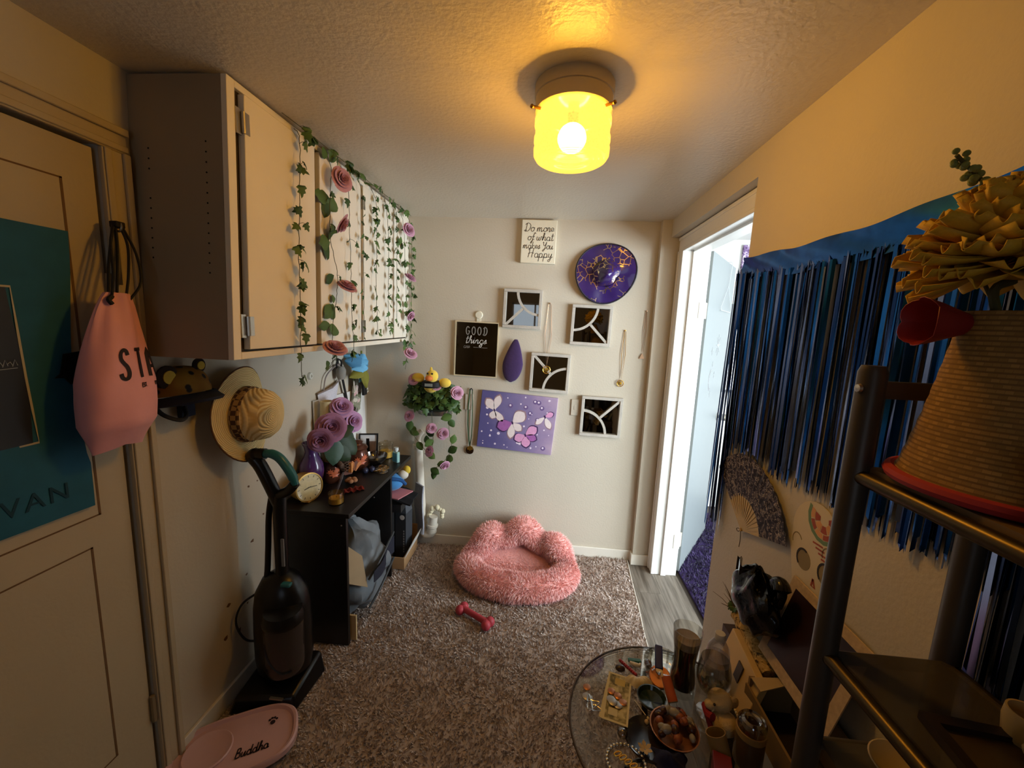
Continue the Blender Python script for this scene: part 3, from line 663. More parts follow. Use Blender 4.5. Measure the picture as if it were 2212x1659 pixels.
bgm.build('fabric', M_bag, bg)
def BF(s_, z, h):   # s_ in metres along the front, measured from the bag centre
    v = (1.665-z)/.415; w = .092; u = math.asin(max(-1, min(1, s_/w)))/(2*pi)
    p = bagpt(u % 1.0, v); q = (p-Vector((-1.172, lerp(1.02, .985, v), z))); q.z = 0; q.normalize(); return tuple(p+q*(h+.0012))
M_let = mat('dark_print', '#26161b', rough=.7, var=.1)
for ch, x0 in (('S', -.030), ('T', .014), ('A', .058)):
    lt = MB(); write(lt, ch, x0, 1.435, .078, .0095, lambda x, y, h: BF(x, y, h), slant=-.10, th=.0008, wide=.55); lt.build('letter', M_let, bg)
lt = MB(); write(lt, 'EST.', .022, 1.408, .011, .0018, lambda x, y, h: BF(x, y, h), slant=0, th=.0006); write(lt, '19', .066, 1.408, .011, .0018, lambda x, y, h: BF(x, y, h), slant=0, th=.0006); lt.build('small_print', M_let, bg)['kind'] = 'stuff'
for pp in ([(-1.205, 1.062, 1.857), (-1.19, 1.035, 1.80), (-1.165, 1.012, 1.72), (-1.160, .998, 1.655)], [(-1.205, 1.064, 1.857), (-1.19, 1.050, 1.78), (-1.165, 1.015, 1.655)], [(-1.2, 1.07, 1.857), (-1.185, 1.075, 1.80), (-1.165, 1.052, 1.72), (-1.160, 1.035, 1.655)], [(-1.2, 1.075, 1.857), (-1.18, 1.092, 1.78), (-1.155, 1.075, 1.70), (-1.160, 1.042, 1.645)], [(-1.205, 1.060, 1.857), (-1.195, 1.03, 1.75), (-1.175, 1.002, 1.655)]):
    MB().tube(spl(pp, 5), .0035, 6).build('cord', M_cord, bg)
MB().box((-1.215, 1.056, 1.845), (-1.192, 1.082, 1.862)).build('cord_loop', M_cord, bg, bevel=.003)
MB().tube(spl([(-1.160, .998, 1.655), (-1.155, .985, 1.645), (-1.155, .992, 1.635)], 4), .006, 6).build('cord_knot', M_cord, bg)
hk = thing('over_door_hook', 'metal hook over the left door edge holding the pink bag', 'hook', (XL+.02, 1.07, 1.70))
MB().box((XL+.026, 1.060, 1.69), (XL+.029, 1.080, 1.862)).build('strap', mat('brushed_steel', '#8d8373', rough=.35, metal=.8), hk, bevel=.001)
MB().tube(spl([(XL+.03, 1.07, 1.84), (XL+.045, 1.07, 1.836), (XL+.052, 1.07, 1.846), (XL+.05, 1.07, 1.858)], 4), .003, 6).build('prong', MATS['brushed_steel'], hk)

# ------------------------------------------------------------------ printed cap on the wall
cp = thing('baseball_cap', 'yellow spotted cap with a navy brim hung on the left wall', 'cap', (-1.2, 1.25, 1.30))
M_leo = mat('yellow_spotted_cloth', '#b89a33', rough=.8, var=0)
n, L, b = nodes(M_leo); tc = n.new('ShaderNodeTexCoord'); vo = n.new('ShaderNodeTexVoronoi'); vo.inputs['Scale'].default_value = 26; L.new(tc.outputs['Object'], vo.inputs[0])
nz = n.new('ShaderNodeTexNoise'); nz.inputs['Scale'].default_value = 9; L.new(tc.outputs['Object'], nz.inputs[0])
r1 = ramp(n, [(.22, '#1c1410'), (.30, '#b7962e')]); L.new(vo.outputs['Distance'], r1.inputs[0])
r2 = ramp(n, [(.45, '#c7b287'), (.55, '#b7962e')]); L.new(nz.outputs['Fac'], r2.inputs[0])
mx = n.new('ShaderNodeMix'); mx.data_type = 'RGBA'; mx.blend_type = 'MULTIPLY'; mx.inputs[0].default_value = 1; L.new(r1.outputs[0], mx.inputs[6]); L.new(r2.outputs[0], mx.inputs[7]); L.new(mx.outputs[2], b.inputs['Base Color'])
M_navy = mat('navy_cloth', '#151a2c', rough=.75, var=.1)
def cappt(u, v):
    a = pi*u; e = v*pi/2
    return (XL+.012+.085*sin(a)*cos(e)**.8, 1.238-.105*cos(a)*cos(e)**.7, 1.345+.095*sin(e)+.012*sin(a)*cos(e))
MB().shell(cappt, 20, 10, .002).build('crown', M_leo, cp)
def brimpt(u, v):
    a = pi*u; r = 1+.62*v*sin(a)
    return (XL+.014+.085*sin(a)*r, 1.238-.108*cos(a)*(1+.05*v), 1.346-.012*v-.018*v*(cos(a)**2)+.012*v*(1-u)*0)
MB().shell(brimpt, 20, 8, .011).build('brim', M_navy, cp)
MB().tube(spl([(XL+.02, 1.135, 1.34), (XL+.04, 1.15, 1.295), (XL+.06, 1.19, 1.268), (XL+.05, 1.225, 1.275), (XL+.03, 1.24, 1.30)], 5), .007, 8).build('back_strap', M_cord, cp)
MB().box((XL+.012, 1.228, 1.262), (XL+.03, 1.285, 1.338)).build('fabric_tab', mat('navy_velvet', '#23293d', rough=.9, var=.1), cp, bevel=.004)
ear = MB()
for y, z, r in ((1.165, 1.425, .030), (1.285, 1.452, .020)):
    ear.lathe([(r*1.25, 0), (r*1.25, .006), (r, .010)], 16, frame((XL+.05, y, z-.012), (0, 1, 0), (0, 0, 1), (1, 0, 0)))
    ear.build('applique_ring', mat('dark_brown_felt', '#2a1c12', rough=.9), cp); ear = MB()
    MB().lathe([(r*.72, .0), (r*.72, .013), (.001, .015)], 14, frame((XL+.05, y, z-.012), (0, 1, 0), (0, 0, 1), (1, 0, 0))).build('applique_disc', mat('yellow_felt', '#c0a33c', rough=.9), cp)

# ------------------------------------------------------------------ straw hat on the wall
M_straw = mat('straw_braid', '#c8a25a', rough=.75, var=0)
n, L, b = nodes(M_straw); tc = n.new('ShaderNodeTexCoord'); sp_ = n.new('ShaderNodeSeparateXYZ'); L.new(tc.outputs['Object'], sp_.inputs[0])
ln_ = n.new('ShaderNodeVectorMath'); ln_.operation = 'LENGTH'; cm = n.new('ShaderNodeCombineXYZ'); L.new(sp_.outputs[1], cm.inputs[1]); L.new(sp_.outputs[2], cm.inputs[2]); L.new(cm.outputs[0], ln_.inputs[0])
sm = n.new('ShaderNodeMath'); sm.operation = 'MULTIPLY_ADD'; sm.inputs[1].default_value = 900; L.new(ln_.outputs['Value'], sm.inputs[0])
s2 = n.new('ShaderNodeMath'); s2.operation = 'MULTIPLY'; s2.inputs[1].default_value = 500; L.new(sp_.outputs[0], s2.inputs[0]); L.new(s2.outputs[0], sm.inputs[2])
sn = n.new('ShaderNodeMath'); sn.operation = 'SINE'; L.new(sm.outputs[0], sn.inputs[0])
r1 = ramp(n, [(0, '#d6b06a'), (.6, '#f4dba0')]); ma = n.new('ShaderNodeMapRange'); ma.inputs[1].default_value = -1; ma.inputs[2].default_value = 1; L.new(sn.outputs[0], ma.inputs[0]); L.new(ma.outputs[0], r1.inputs[0]); L.new(r1.outputs[0], b.inputs['Base Color'])
bp_ = n.new('ShaderNodeBump'); bp_.inputs['Strength'].default_value = .7; bp_.inputs['Distance'].default_value = .002; L.new(sn.outputs[0], bp_.inputs['Height']); L.new(bp_.outputs[0], b.inputs['Normal'])
ht = thing('straw_hat', 'wide brimmed straw hat with a brown checked band hung on the left wall', 'hat', (XL+.03, 1.455, 1.225))
Mh = T(XL+.045, 1.475, 1.225) @ RY(RAD(90)) @ RX(RAD(-10))
MB().shell(lambda u, v: tuple(Mh @ Vector(((.100+.085*v)*cos(2*pi*u)*1.02, (.100+.085*v)*sin(2*pi*u)*.92, .012+.012*v*sin(2*pi*u+1)+(.016*v*cos(4*pi*u))))), 48, 8, .003).build('brim', M_straw, ht)
MB().lathe([(.108, .010), (.107, .04), (.103, .08), (.095, .108), (.076, .130), (.045, .142), (.001, .145)], 40, Mh).build('crown', M_straw, ht)
M_band = mat('checked_band', '#6b4a2c', rough=.85, var=0); n, L, b = nodes(M_band); tc = n.new('ShaderNodeTexCoord'); ck = n.new('ShaderNodeTexChecker'); ck.inputs['Scale'].default_value = 55; ck.inputs[1].default_value = hx('#4a2f1c'); ck.inputs[2].default_value = hx('#a07d4c'); L.new(tc.outputs['Object'], ck.inputs[0]); L.new(ck.outputs[0], b.inputs['Base Color'])
MB().lathe([(.1085, .014), (.1125, .018), (.1115, .045), (.1075, .049)], 40, Mh).build('hat_band', M_band, ht)
MB().tube([tuple(Mh @ Vector((.1865*cos(2*pi*i/48)*1.02, .1865*sin(2*pi*i/48)*.92, .0115+.012*sin(2*pi*i/48+1)+.016*cos(4*pi*i/48)))) for i in range(48)], .0028, 6, closed=True).build('brim_edging', mat('brown_edging', '#5d3a20', rough=.8), ht)

# ------------------------------------------------------------------ black desk
M_desk = mat('black_laminate', '#15110f', rough=.42, var=.15, scale=8)
DZ = .717
dk = thing('desk', 'narrow black laminate desk covered in trinkets along the left wall', 'desk', (-1.05, 2.1, 0))
MB().box((XL+.006, 1.685, DZ-.022), (-.868, 2.552, DZ)).build('top', M_desk, dk, bevel=.002)
MB().box((XL+.02, 1.695, 0.022), (-.888, 1.715, DZ-.022)).build('side_panel', M_desk, dk, bevel=.0015)
MB().box((XL+.02, 2.245, 0.022), (-.888, 2.265, DZ-.022)).build('side_panel', M_desk, dk, bevel=.0015)
MB().box((XL+.02, 1.715, .36), (XL+.036, 2.245, DZ-.022)).build('back_panel', M_desk, dk)
MB().box((-1.0, 1.715, DZ-.10), (-.985, 2.245, DZ-.022)).build('apron', M_desk, dk)
for x, y in ((-.905, 1.688), (-.885, 2.0), (-.9, 1.712)):
    MB().lathe([(.004, 0), (.004, .001), (.001, .002)], 8, T(x, y-.004 if y < 1.7 else y, .66) @ RX(RAD(90))).build('screw_cap', mat('screw_cap_grey', '#8a8580', rough=.4), dk)

# ------------------------------------------------------------------ things on the desk
Z = DZ
# round drum clock
ck_ = thing('clock', 'round brass drum clock with a pale face standing on the desk', 'clock', (-1.125, 1.79, Z))
Mc = aim((-1.125, 1.79, Z+.072), (.90, -.42, .10))
M_brass = mat('aged_brass', '#b28b45', rough=.42, metal=.6, var=.15)
MB().lathe([(.001, -.070), (.055, -.068), (.066, -.06), (.070, -.02), (.072, .0), (.072, .008), (.066, .009), (.066, .004)], 36, Mc).build('case', M_brass, ck_)
face = MB().lathe([(.0665, .003), (.0665, .005), (.001, .0051)], 32, Mc).build('face', mat('clock_face', '#d8c695', rough=.55, var=.25, scale=60), ck_)
tk = MB()
for h in range(12):
    a = 2*pi*h/12; tk.box((-.0015, .050, .0051), (.0015, .060, .0056), Mc @ RZ(a))
tk.build('hour_marks', mat('clock_ink', '#4a3a22'), ck_)['kind'] = 'stuff'
MB().box((-.0018, -.008, .0056), (.0018, .040, .0064), Mc @ RZ(RAD(-95))).build('minute_hand', MATS['clock_ink'], ck_)
MB().box((-.0022, -.008, .0064), (.0022, .028, .0072), Mc @ RZ(RAD(100))).build('hour_hand', MATS['clock_ink'], ck_)
MB().lathe([(.067, .0085), (.067, .010), (.001, .011)], 32, Mc).build('glass_cover', thinglass('clock_glass', fac=.04), ck_)
MB().box((-1.155, 1.765, Z), (-1.11, 1.82, Z+.006)).build('foot', M_brass, ck_, bevel=.002)
# purple vase
vs = solo(MB().lathe([(.001, 0), (.036, 0), (.042, .02), (.052, .06), (.060, .11), (.056, .15), (.036, .19), (.028, .215), (.034, .24), (.044, .262), (.040, .262), (.030, .24), (.026, .21), (.001, .205)], 28, T(-1.178, 1.905, Z)).build('vase', mat('purple_ceramic', '#4a2a5e', rough=.22, var=.12, coat=.4)), 'dark purple ceramic vase with flared lip behind the drum clock', 'vase')
lt = MB(); write(lt, 'hope', -.022, .055, .022, .002, lambda x, y, h: tuple(Vector((-1.178, 1.905, Z))+Vector((cos(-.75+x/.055), sin(-.75+x/.055), 0))*(.0535+.0015+h)+Vector((0, 0, y)))); lt.build('lettering', mat('silver_print', '#a6a2b0', rough=.4), vs)
MB().lathe([(.011, 0), (.011, .001), (.001, .002)], 14, T(-1.178, 1.905, Z+.035) @ aim((cos(-.75)*.048, sin(-.75)*.048, 0), (cos(-.75), sin(-.75), 0))).build('round_label', mat('white_label', '#d8d4cc'), vs)
# little santa figure
sf = thing('figurine', 'tiny red and white santa figurine beside the purple vase', 'figurine', (-1.128, 1.955, Z))
sx_, sy_ = -1.135, 1.955
ped = solo(MB().lathe([(.001, 0), (.020, 0), (.021, .02), (.019, .12), (.001, .122)], 16, T(-1.203, 1.985, Z)).build('candle_holder', mat('black_glass', '#16121a', rough=.15)), 'slim black glass candle holder under the santa figurine', 'holder')
sf.location = (-1.203, 1.985, Z+.122); WM[sf.name] = T(-1.203, 1.985, Z+.122); B0 = T(-1.203, 1.985, Z+.122)
MB().lathe([(.001, 0), (.022, 0), (.024, .03), (.016, .062), (.001, .066)], 16, B0).build('coat', mat('santa_red_black', '#3a1216', rough=.6), sf)
MB().ball((0, 0, .075), (.013, .013, .014), 12, 8, B0).build('head', mat('porcelain_skin', '#d9b7a6', rough=.4), sf)
MB().lathe([(.016, .080), (.014, .092), (.007, .106), (.001, .112)], 14, B0).build('hat', mat('santa_red', '#a82a2e', rough=.6), sf)
bd = MB(); bd.lathe([(.0165, .079), (.018, .083), (.0165, .088)], 14, B0); bd.ball((.010, -.006, .064), (.010, .010, .016), 10, 8, B0); bd.ball((.018, -.016, .04), (.006, .006, .012), 8, 6, B0); bd.ball((.010, .018, .042), (.006, .006, .016), 8, 6, B0)
bd.build('beard_and_trim', mat('cotton_white', '#dedad4', rough=.9), sf)
# copper jars
M_copper = mat('bronze_glaze', '#5a3324', rough=.25, metal=.35, var=.2, scale=20, coat=.3)
M_leafc = mat('orange_leaf_decal', '#c4653f', rough=.4, var=.25, scale=50)
def maple(r): return [(r*k*sin(a), r*k*cos(a)) for a, k in zip([2*pi*i/16 for i in range(16)], (1, .5, .85, .45, .95, .4, .6, .35, .3, .35, .6, .4, .95, .45, .85, .5))]
def copper_jar(name, label, x, y, r, h, lid):
    t = thing(name, label, 'jar', (x, y, Z))
    MB().lathe([(.001, 0), (r*.75, 0), (r*.95, h*.15), (r, h*.45), (r*.95, h*.75), (r*.82, h*.92), (r*.86, h), (r*.8, h), (r*.74, h*.9), (.001, h*.9)], 32, T(x, y, Z)).build('body', M_copper, t)
    if lid:
        MB().lathe([(r*.92, h), (r*.95, h*1.05), (r*.8, h*1.16), (r*.5, h*1.22), (r*.45, h*1.27), (r*.52, h*1.33), (r*.34, h*1.40), (r*.12, h*1.43), (.001, h*1.44)], 32, T(x, y, Z)).build('lid', M_copper, t)
    else:
        MB().lathe([(r*.9, h*.985), (r*.93, h*1.0), (r*.93, h*1.06), (r*.86, h*1.07), (r*.84, h)], 32, T(x, y, Z)).build('rim', mat('gold_rim', '#9a7a4a', rough=.25, metal=.8), t)
    for a_, zz, q in ((-.7, .42, .035), (-.45, .62, .028), (-1.1, .55, .024)):
        def fl(px, py, hh, a_=a_, zz=zz): return (x+(r*1.012+hh)*cos(a_+px/r), y+(r*1.012+hh)*sin(a_+px/r), Z+h*zz+py)
        o_ = maple(q); mb = MB(); k = len(o_)
        vs_ = [fl(0, 0, .001)]+[fl(px, py, .001) for px, py in o_]; mb.add(vs_, [(0, 1+i, 1+(i+1) % k) for i in range(k)]); mb.build('leaf_decal', M_leafc, t)
    return t
copper_jar('ginger_jar', 'squat open bronze jar with orange leaf decals on the desk', -1.152, 2.045, .058, .125, False)
copper_jar('ginger_jar', 'bronze jar with a domed knob lid and orange leaf decals', -1.105, 2.262, .066, .125, True)
# leaning clear photo block
pb = thing('photo_block', 'clear acrylic photo block leaning on the desk', 'photo block', (-1.045, 1.885, Z))
Mp = T(-1.045, 1.885, Z+.004) @ RZ(RAD(-68)) @ RX(RAD(-20))
MB().box((-.045, 0, 0), (.045, .010, .105), Mp).build('acrylic', mat('cloudy_acrylic', '#6d6468', rough=.12, var=.25, scale=14, alpha=.72), pb, bevel=.003)
MB().box((-.038, -.0005, .09), (.03, .0, .1), Mp).build('paper_strip', mat('white_strip', '#d9d6d2'), pb)
MB().add([(-.03, -.001, .085), (-.012, -.001, .08), (.0, -.001, .04), (-.02, -.001, .045)], [(0, 1, 2, 3)], Mp).build('print', mat('skin_tone_print', '#a97c64', var=.2), pb)
# small candle jar with yellow wax
def candle_jar(label, x, y, r, h, wax, lidm=None):
    t = thing('candle_jar', label, 'candle', (x, y, Z))
    MB().lathe([(.001, 0), (r*.95, 0), (r, .004), (r, h), (r-.003, h), (r-.003, h*.5), (r-.003, .004), (.001, .004)], 28, T(x, y, Z)).build('glass', thinglass('jar_glass', '#f4efe4', .06), t)
    MB().lathe([(.001, .0045), (r-.0035, .0045), (r-.0035, h*.52), (r*.5, h*.53), (.001, h*.52)], 24, T(x, y, Z)).build('wax', wax, t)
    MB().tube([(x, y, Z+h*.5), (x+.002, y, Z+h*.62)], .0012, 6).build('wick', M_cord, t)
    return t
M_wax = mat('yellow_wax', '#dba93c', rough=.5, var=.12); M_wax2 = mat('pale_yellow_wax', '#f0cf6a', rough=.5, var=.06)
candle_jar('small glass candle jar with ochre wax at the near end of the desk', -.985, 1.79, .037, .058, M_wax)
cj = candle_jar('glass jar of pale yellow candle wax at the far end of the desk', -1.015, 2.485, .047, .085, M_wax2)
MB().lathe([(.047, .085), (.05, .088), (.05, .098), (.02, .102), (.012, .108), (.012, .116), (.001, .118)], 24, T(-1.015, 2.485, Z)).build('lid', MATS['jar_glass'], cj)
# red sweet wrapper
def wrap(u, v):
    return (-.972+.055*(u-.5)*2*.7-.03*(v-.5), 1.945+.05*(u-.5)*1.4+.045*(v-.5), Z+.004+.012*abs(sin(7*u+3*v))*(1-abs(2*v-1)*.5)+.004*sin(23*u))
solo(MB().shell(wrap, 18, 10, .0008).build('sweet_wrapper', mat('red_foil', '#8a2c22', rough=.22, metal=.5, var=.2)), 'crumpled shiny red foil wrapper on the desk', 'wrapper')
# pine cone turkey decoration
tk_ = thing('turkey_figure', 'brown pine cone turkey decoration with an orange striped tail on the desk', 'decoration', (-1.05, 2.075, Z))
pc = MB()
for i in range(9):
    zz = .012+.008*i; rr = .032*sin(pi*(i+1)/10.5)
    for j in range(8):
        a = 2*pi*(j+.5*(i % 2))/8; pc.box((rr*.4, -.007, -.002), (rr+.008, .007, .003), T(-1.075, 2.06, Z+zz+.03) @ RZ(a) @ RY(RAD(-25)))
pc.build('pine_cone', mat('pine_brown', '#5b4638', rough=.8, var=.2), tk_)['kind'] = 'stuff'
MB().tube(spl([(-1.075, 2.06, Z+.07), (-1.085, 2.02, Z+.105), (-1.075, 1.995, Z+.125), (-1.055, 1.985, Z+.112)], 5), [.014]*15+[.009], 10).build('neck', MATS['pine_brown'], tk_)
for k in range(6):
    a = RAD(-40+k*24); mb = MB().prism([(-.008, .01), (.008, .01), (.012, .055), (0, .07), (-.012, .055)], .002, T(-1.04, 2.085, Z+.045) @ RZ(RAD(60)) @ RX(RAD(90)) @ RZ(a)); mb.build('tail_feather', (mat('feather_orange', '#c0743a', var=.2), mat('feather_brown', '#6a3a26', var=.2))[k % 2], tk_)
MB().box((-1.052, 2.048, Z+.055), (-1.034, 2.062, Z+.11)).build('striped_wing', mat('wing_stripe', '#cf8a4a', var=.3, scale=150), tk_)
for k in range(5):
    a = 2*pi*k/5; MB().ball((-1.03+.02*cos(a), 2.035+.02*sin(a), Z+.018), (.016, .016, .012), 10, 6).build('felt_petal', mat('tan_felt', '#9c6e4c', rough=.9, var=.2), tk_)
for x, y, lb in ((-1.02, 2.185, 'dark blue faux plum touching the bronze lidded jar side'), (-.992, 2.215, 'dark blue faux plum beside the heap of chains')):
    solo(MB().ball((x, y, Z+.018), (.019, .019, .018), 14, 10).tube([(x, y, Z+.034), (x+.003, y, Z+.042)], .0015, 6).build('plum', mat('dark_plum', '#2b2d44', rough=.35, var=.2)), lb, 'plum', 'faux plums on the desk')
# glass bowl
solo(MB().lathe([(.001, 0), (.035, 0), (.04, .004), (.060, .022), (.074, .048), (.077, .062), (.073, .062), (.068, .046), (.054, .024), (.03, .009), (.001, .008)], 32, T(-1.03, 2.345, Z)).build('glass_bowl', thinglass('cut_glass', '#cfcac6', .20)), 'shallow clear glass bowl near the far end of the desk', 'bowl')
# pile of jewellery
jw = thing('jewellery_pile', 'little heap of tangled gold and silver chains on the desk edge', 'jewellery', (-.945, 2.245, Z))
random.seed(5)
for k in range(5):
    pp = [(-.945+random.uniform(-.035, .035), 2.245+random.uniform(-.045, .045), Z+.003+.006*random.random()+.003*k) for _ in range(9)]
    MB().tube(spl(pp, 5), .0016, 5).build('chain', (mat('gold_chain', '#c79a4a', rough=.25, metal=.9), mat('silver_chain', '#bdb9b2', rough=.25, metal=.9))[k % 2], jw)
for k in range(3):
    MB().tube([(-.93+.03*cos(2*pi*i/20)*(.6+.2*k), 2.24+.032*sin(2*pi*i/20)*(.6+.2*k)-.01*k, Z+.012-.003*k) for i in range(20)], .0015, 5, closed=True).build('hoop', MATS['silver_chain'], jw)
# sanitizer bottle
bt = thing('mini_bottle', 'small clear bottle with a blue and green label on the desk corner', 'bottle', (-.915, 2.405, Z))
Mb = T(-.915, 2.405, Z) @ RZ(RAD(-30))
MB().box((-.024, -.012, 0), (.024, .012, .072), Mb).build('body', mat('clear_gel', '#a9d6d0', rough=.1, alpha=.75, var=.05), bt, bevel=.006)
MB().box((-.0225, -.0126, .008), (.0225, -.0118, .062), Mb).build('label', mat('blue_green_label', '#5aa6c4', var=.35, scale=40), bt)
MB().lathe([(.010, .072), (.010, .078), (.015, .079), (.015, .098), (.001, .099)], 16, Mb).build('cap', mat('clear_white_cap', '#cfd6d4', rough=.2), bt)
# framed photo
ff = thing('framed_photo', 'black picture frame with a small photo standing at the back of the desk', 'photo frame', (-1.13, 2.475, Z))
Mf = T(-1.135, 2.475, Z+.002) @ RZ(RAD(14)) @ RX(RAD(-12))
fm = MB()
for a_, b__ in (((-.062, 0, 0), (-.052, .012, .15)), ((.052, 0, 0), (.062, .012, .15)), ((-.052, 0, 0), (.052, .012, .01)), ((-.052, 0, .14), (.052, .012, .15))): fm.box(a_, b__, Mf)
fm.build('frame', mat('black_frame', '#14110f', rough=.4), ff)
MB().box((-.052, .006, .01), (.052, .011, .14), Mf).build('mount', mat('white_mount', '#d9d9d9'), ff)
MB().box((-.012, .004, .014), (.047, .007, .098), Mf).build('photo', mat('faded_photo', '#7a5f52', var=.6, scale=30), ff)
MB().box((-.01, .012, .02), (.01, .016, .12), Mf @ RX(RAD(18))).build('easel_back', MATS['black_frame'], ff)
# leaning white board
solo(MB().hexa([(-1.226, 2.03, Z), (-1.220, 2.03, Z), (-1.220, 2.64, Z), (-1.226, 2.64, Z), (-1.238, 2.03, 1.17), (-1.232, 2.03, 1.17), (-1.232, 2.64, 1.15), (-1.238, 2.64, 1.15)]).build('backing_board', mat('white_board', '#dcdad5', rough=.5, var=.05)), 'white board leaning on the left wall at the back of the desk', 'board')
# cream pillar candle
solo(MB().lathe([(.001, 0), (.04, 0), (.042, .05), (.034, .09), (.03, .2), (.037, .26), (.044, .30), (.05, .335), (.036, .37), (.034, .45), (.029, .452), (.026, .435), (.001, .432)], 24, T(-1.175, 2.062, Z)).build('pillar_vase', mat('cream_glaze', '#cdbd92', rough=.35, var=.2, scale=12)), 'tall slim cream glazed vase behind the purple roses', 'vase')
# purple rose bouquet with big leaves
bq = thing('rose_bouquet', 'bouquet of large purple silk roses with big green leaves on the desk', 'bouquet', (-1.13, 2.14, Z))
MB().lathe([(.001, 0), (.04, 0), (.045, .03), (.05, .1), (.04, .16), (.036, .16), (.001, .15)], 24, T(-1.165, 2.16, Z)).build('pot', mat('dark_pot', '#231c18', rough=.4), bq)
M_prose = mat('purple_silk', '#b98ab0', rough=.75, var=.2, scale=30); M_prose2 = mat('plum_silk', '#9c6a88', rough=.75, var=.2, scale=30)
pmesh = []
for (c, w, r0, r1, z0, z1, cu) in RINGS:
    mb = MB(); petal(mb, 0, w, r0, r1, z0, z1, cu); pmesh.append(mb)
def big_rose(p, d, sz, m):
    M = aim(p, d, random.uniform(0, 6)) @ S(sz)
    core = MB().lathe([(.001, -.12), (.12, -.1), (.2, 0), (.16, .3), (.08, .45), (.001, .48)], 10).mesh('rose', m); r = inst(core, 'rose', bq, M)
    k0 = 0
    for (c, w, r0, r1, z0, z1, cu), mb in zip(RINGS, pmesh):
        q = MB(); q.v = list(mb.v); q.f = list(mb.f); me = q.mesh('petal', m)
        for i in range(c): inst(me, 'petal', r, M @ RZ(k0+2*pi*i/c+random.uniform(-.15, .15)) @ RX(random.uniform(-.08, .08)))
        k0 += .7
    MB().tube(spl([(-1.165, 2.145, Z+.14), (lerp(-1.165, p[0], .4), lerp(2.145, p[1], .3), Z+.2), tuple(Vector(p)-Vector(d).normalized()*.01)], 5), .003, 6).build('stem', M_stem, bq)
big_rose((-1.10, 2.075, 1.130), (.55, -.55, .6), .060, M_prose)
big_rose((-1.085, 2.165, 1.032), (.8, -.45, .25), .060, M_prose)
big_rose((-1.085, 1.935, 1.055), (.6, -.8, .35), .074, M_prose2)
big_rose((-1.10, 1.865, 1.010), (.4, -.9, .0), .060, M_prose2)
me_big = leafmesh('leaf', OVAL, .4, mat('blue_green_leaf', '#3f5a4a', rough=.5, var=.25, scale=40)); me_big2 = leafmesh('leaf', OVAL, .4, mat('dark_leaf', '#22381c', rough=.55, var=.25, scale=40))
for p, sz, an, m, nr in (((-1.075, 1.965, .985), .14, pi+.15, me_big, (.7, -.7, .2)), ((-1.09, 2.05, .99), .15, pi-.5, me_big2, (.8, -.5, .3)), ((-1.09, 2.16, .985), .13, -1.9, me_big2, (.6, -.4, .6)), ((-1.10, 2.2, .96), .13, -2.3, me_big2, (.6, -.6, .5)), ((-1.10, 2.0, 1.0), .11, 1.2, me_big2, (.5, -.7, .5)), ((-1.1, 2.1, .93), .13, pi, me_big2, (.9, -.4, .1)), ((-1.1, 2.0, .93), .12, 2.4, me_big2, (.7, -.7, .1))):
    leaf_at(m, bq, p, sz, an, nr, .1)

# ------------------------------------------------------------------ things hung on the wall under the cabinet
solo(MB().lathe([(.020, 0), (.020, .004), (.016, .012), (.008, .013), (.007, .006), (.001, .005)], 20, LEFT(2.02, 1.308)).build('cable_grommet', mat('ivory_plastic', '#d8d3c4', rough=.4)), 'round ivory plastic grommet with a dark hole on the left wall', 'grommet')
hr = thing('hook_rail', 'small black hook on the wall under the cabinet', 'hook', (XL+.01, 2.31, 1.345)); MB().box((XL+.001, 2.30, 1.33), (XL+.006, 2.32, 1.38)).build('plate', M_cord, hr, bevel=.001); MB().tube(spl([(XL+.006, 2.31, 1.345), (XL+.02, 2.31, 1.338), (XL+.03, 2.31, 1.35)], 4), .003, 6).build('prong', M_cord, hr)
pg = thing('mesh_pouch', 'white grid pattern pouch hanging from a grey strap on the left wall', 'pouch', (XL+.015, 2.2, 1.07))
M_grid = mat('white_grid_cloth', '#d8d6dc', rough=.8, var=0); n, L, b = nodes(M_grid); tc = n.new('ShaderNodeTexCoord'); ck = n.new('ShaderNodeTexBrick'); ck.inputs['Scale'].default_value = 60; ck.inputs['Color1'].default_value = hx('#e2e0e6'); ck.inputs['Color2'].default_value = hx('#d8d6de'); ck.inputs['Mortar'].default_value = hx('#8f8c9e'); ck.offset = 0
mpn = n.new('ShaderNodeMapping'); mpn.inputs['Rotation'].default_value = (0, RAD(90), 0); L.new(tc.outputs['Object'], mpn.inputs[0]); L.new(mpn.outputs[0], ck.inputs[0]); L.new(ck.outputs[0], b.inputs['Base Color'])
MB().shell(lambda u, v: (XL+.012+.022*sin(pi*u)*sin(pi*min(1, v+.1)), lerp(lerp(2.07, 2.30, u), lerp(2.10, 2.24, u), v), lerp(lerp(1.20, 1.245, u), 1.07, v)), 10, 8, .002).build('cloth', M_grid, pg)
MB().tube([(XL+.016, 2.068, 1.202), (XL+.038, 2.18, 1.222), (XL+.016, 2.302, 1.248)], .0045, 8).build('top_hem', mat('taupe_hem', '#8a7d78'), pg)
for pp in ([(XL+.02, 2.31, 1.348), (XL+.02, 2.24, 1.335), (XL+.02, 2.15, 1.29), (XL+.02, 2.12, 1.212)], [(XL+.02, 2.31, 1.348), (XL+.024, 2.27, 1.33), (XL+.028, 2.27, 1.24)]):
    MB().tube(spl(pp, 5), .004, 6).build('strap', MATS['taupe_hem'], pg)
solo(MB().lathe([(.02, 0), (.026, .02), (.028, .055), (.018, .075), (.001, .078)], 14, T(XL+.045, 2.27, 1.26)).build('grey_scoop', mat('grey_felt', '#8b8880', rough=.8)), 'grey felt cone hanging beside the grid pouch', 'ornament')
bl = thing('black_belt', 'black belt with a ring buckle hanging under the cabinet', 'belt', (XL+.02, 2.36, 1.0))
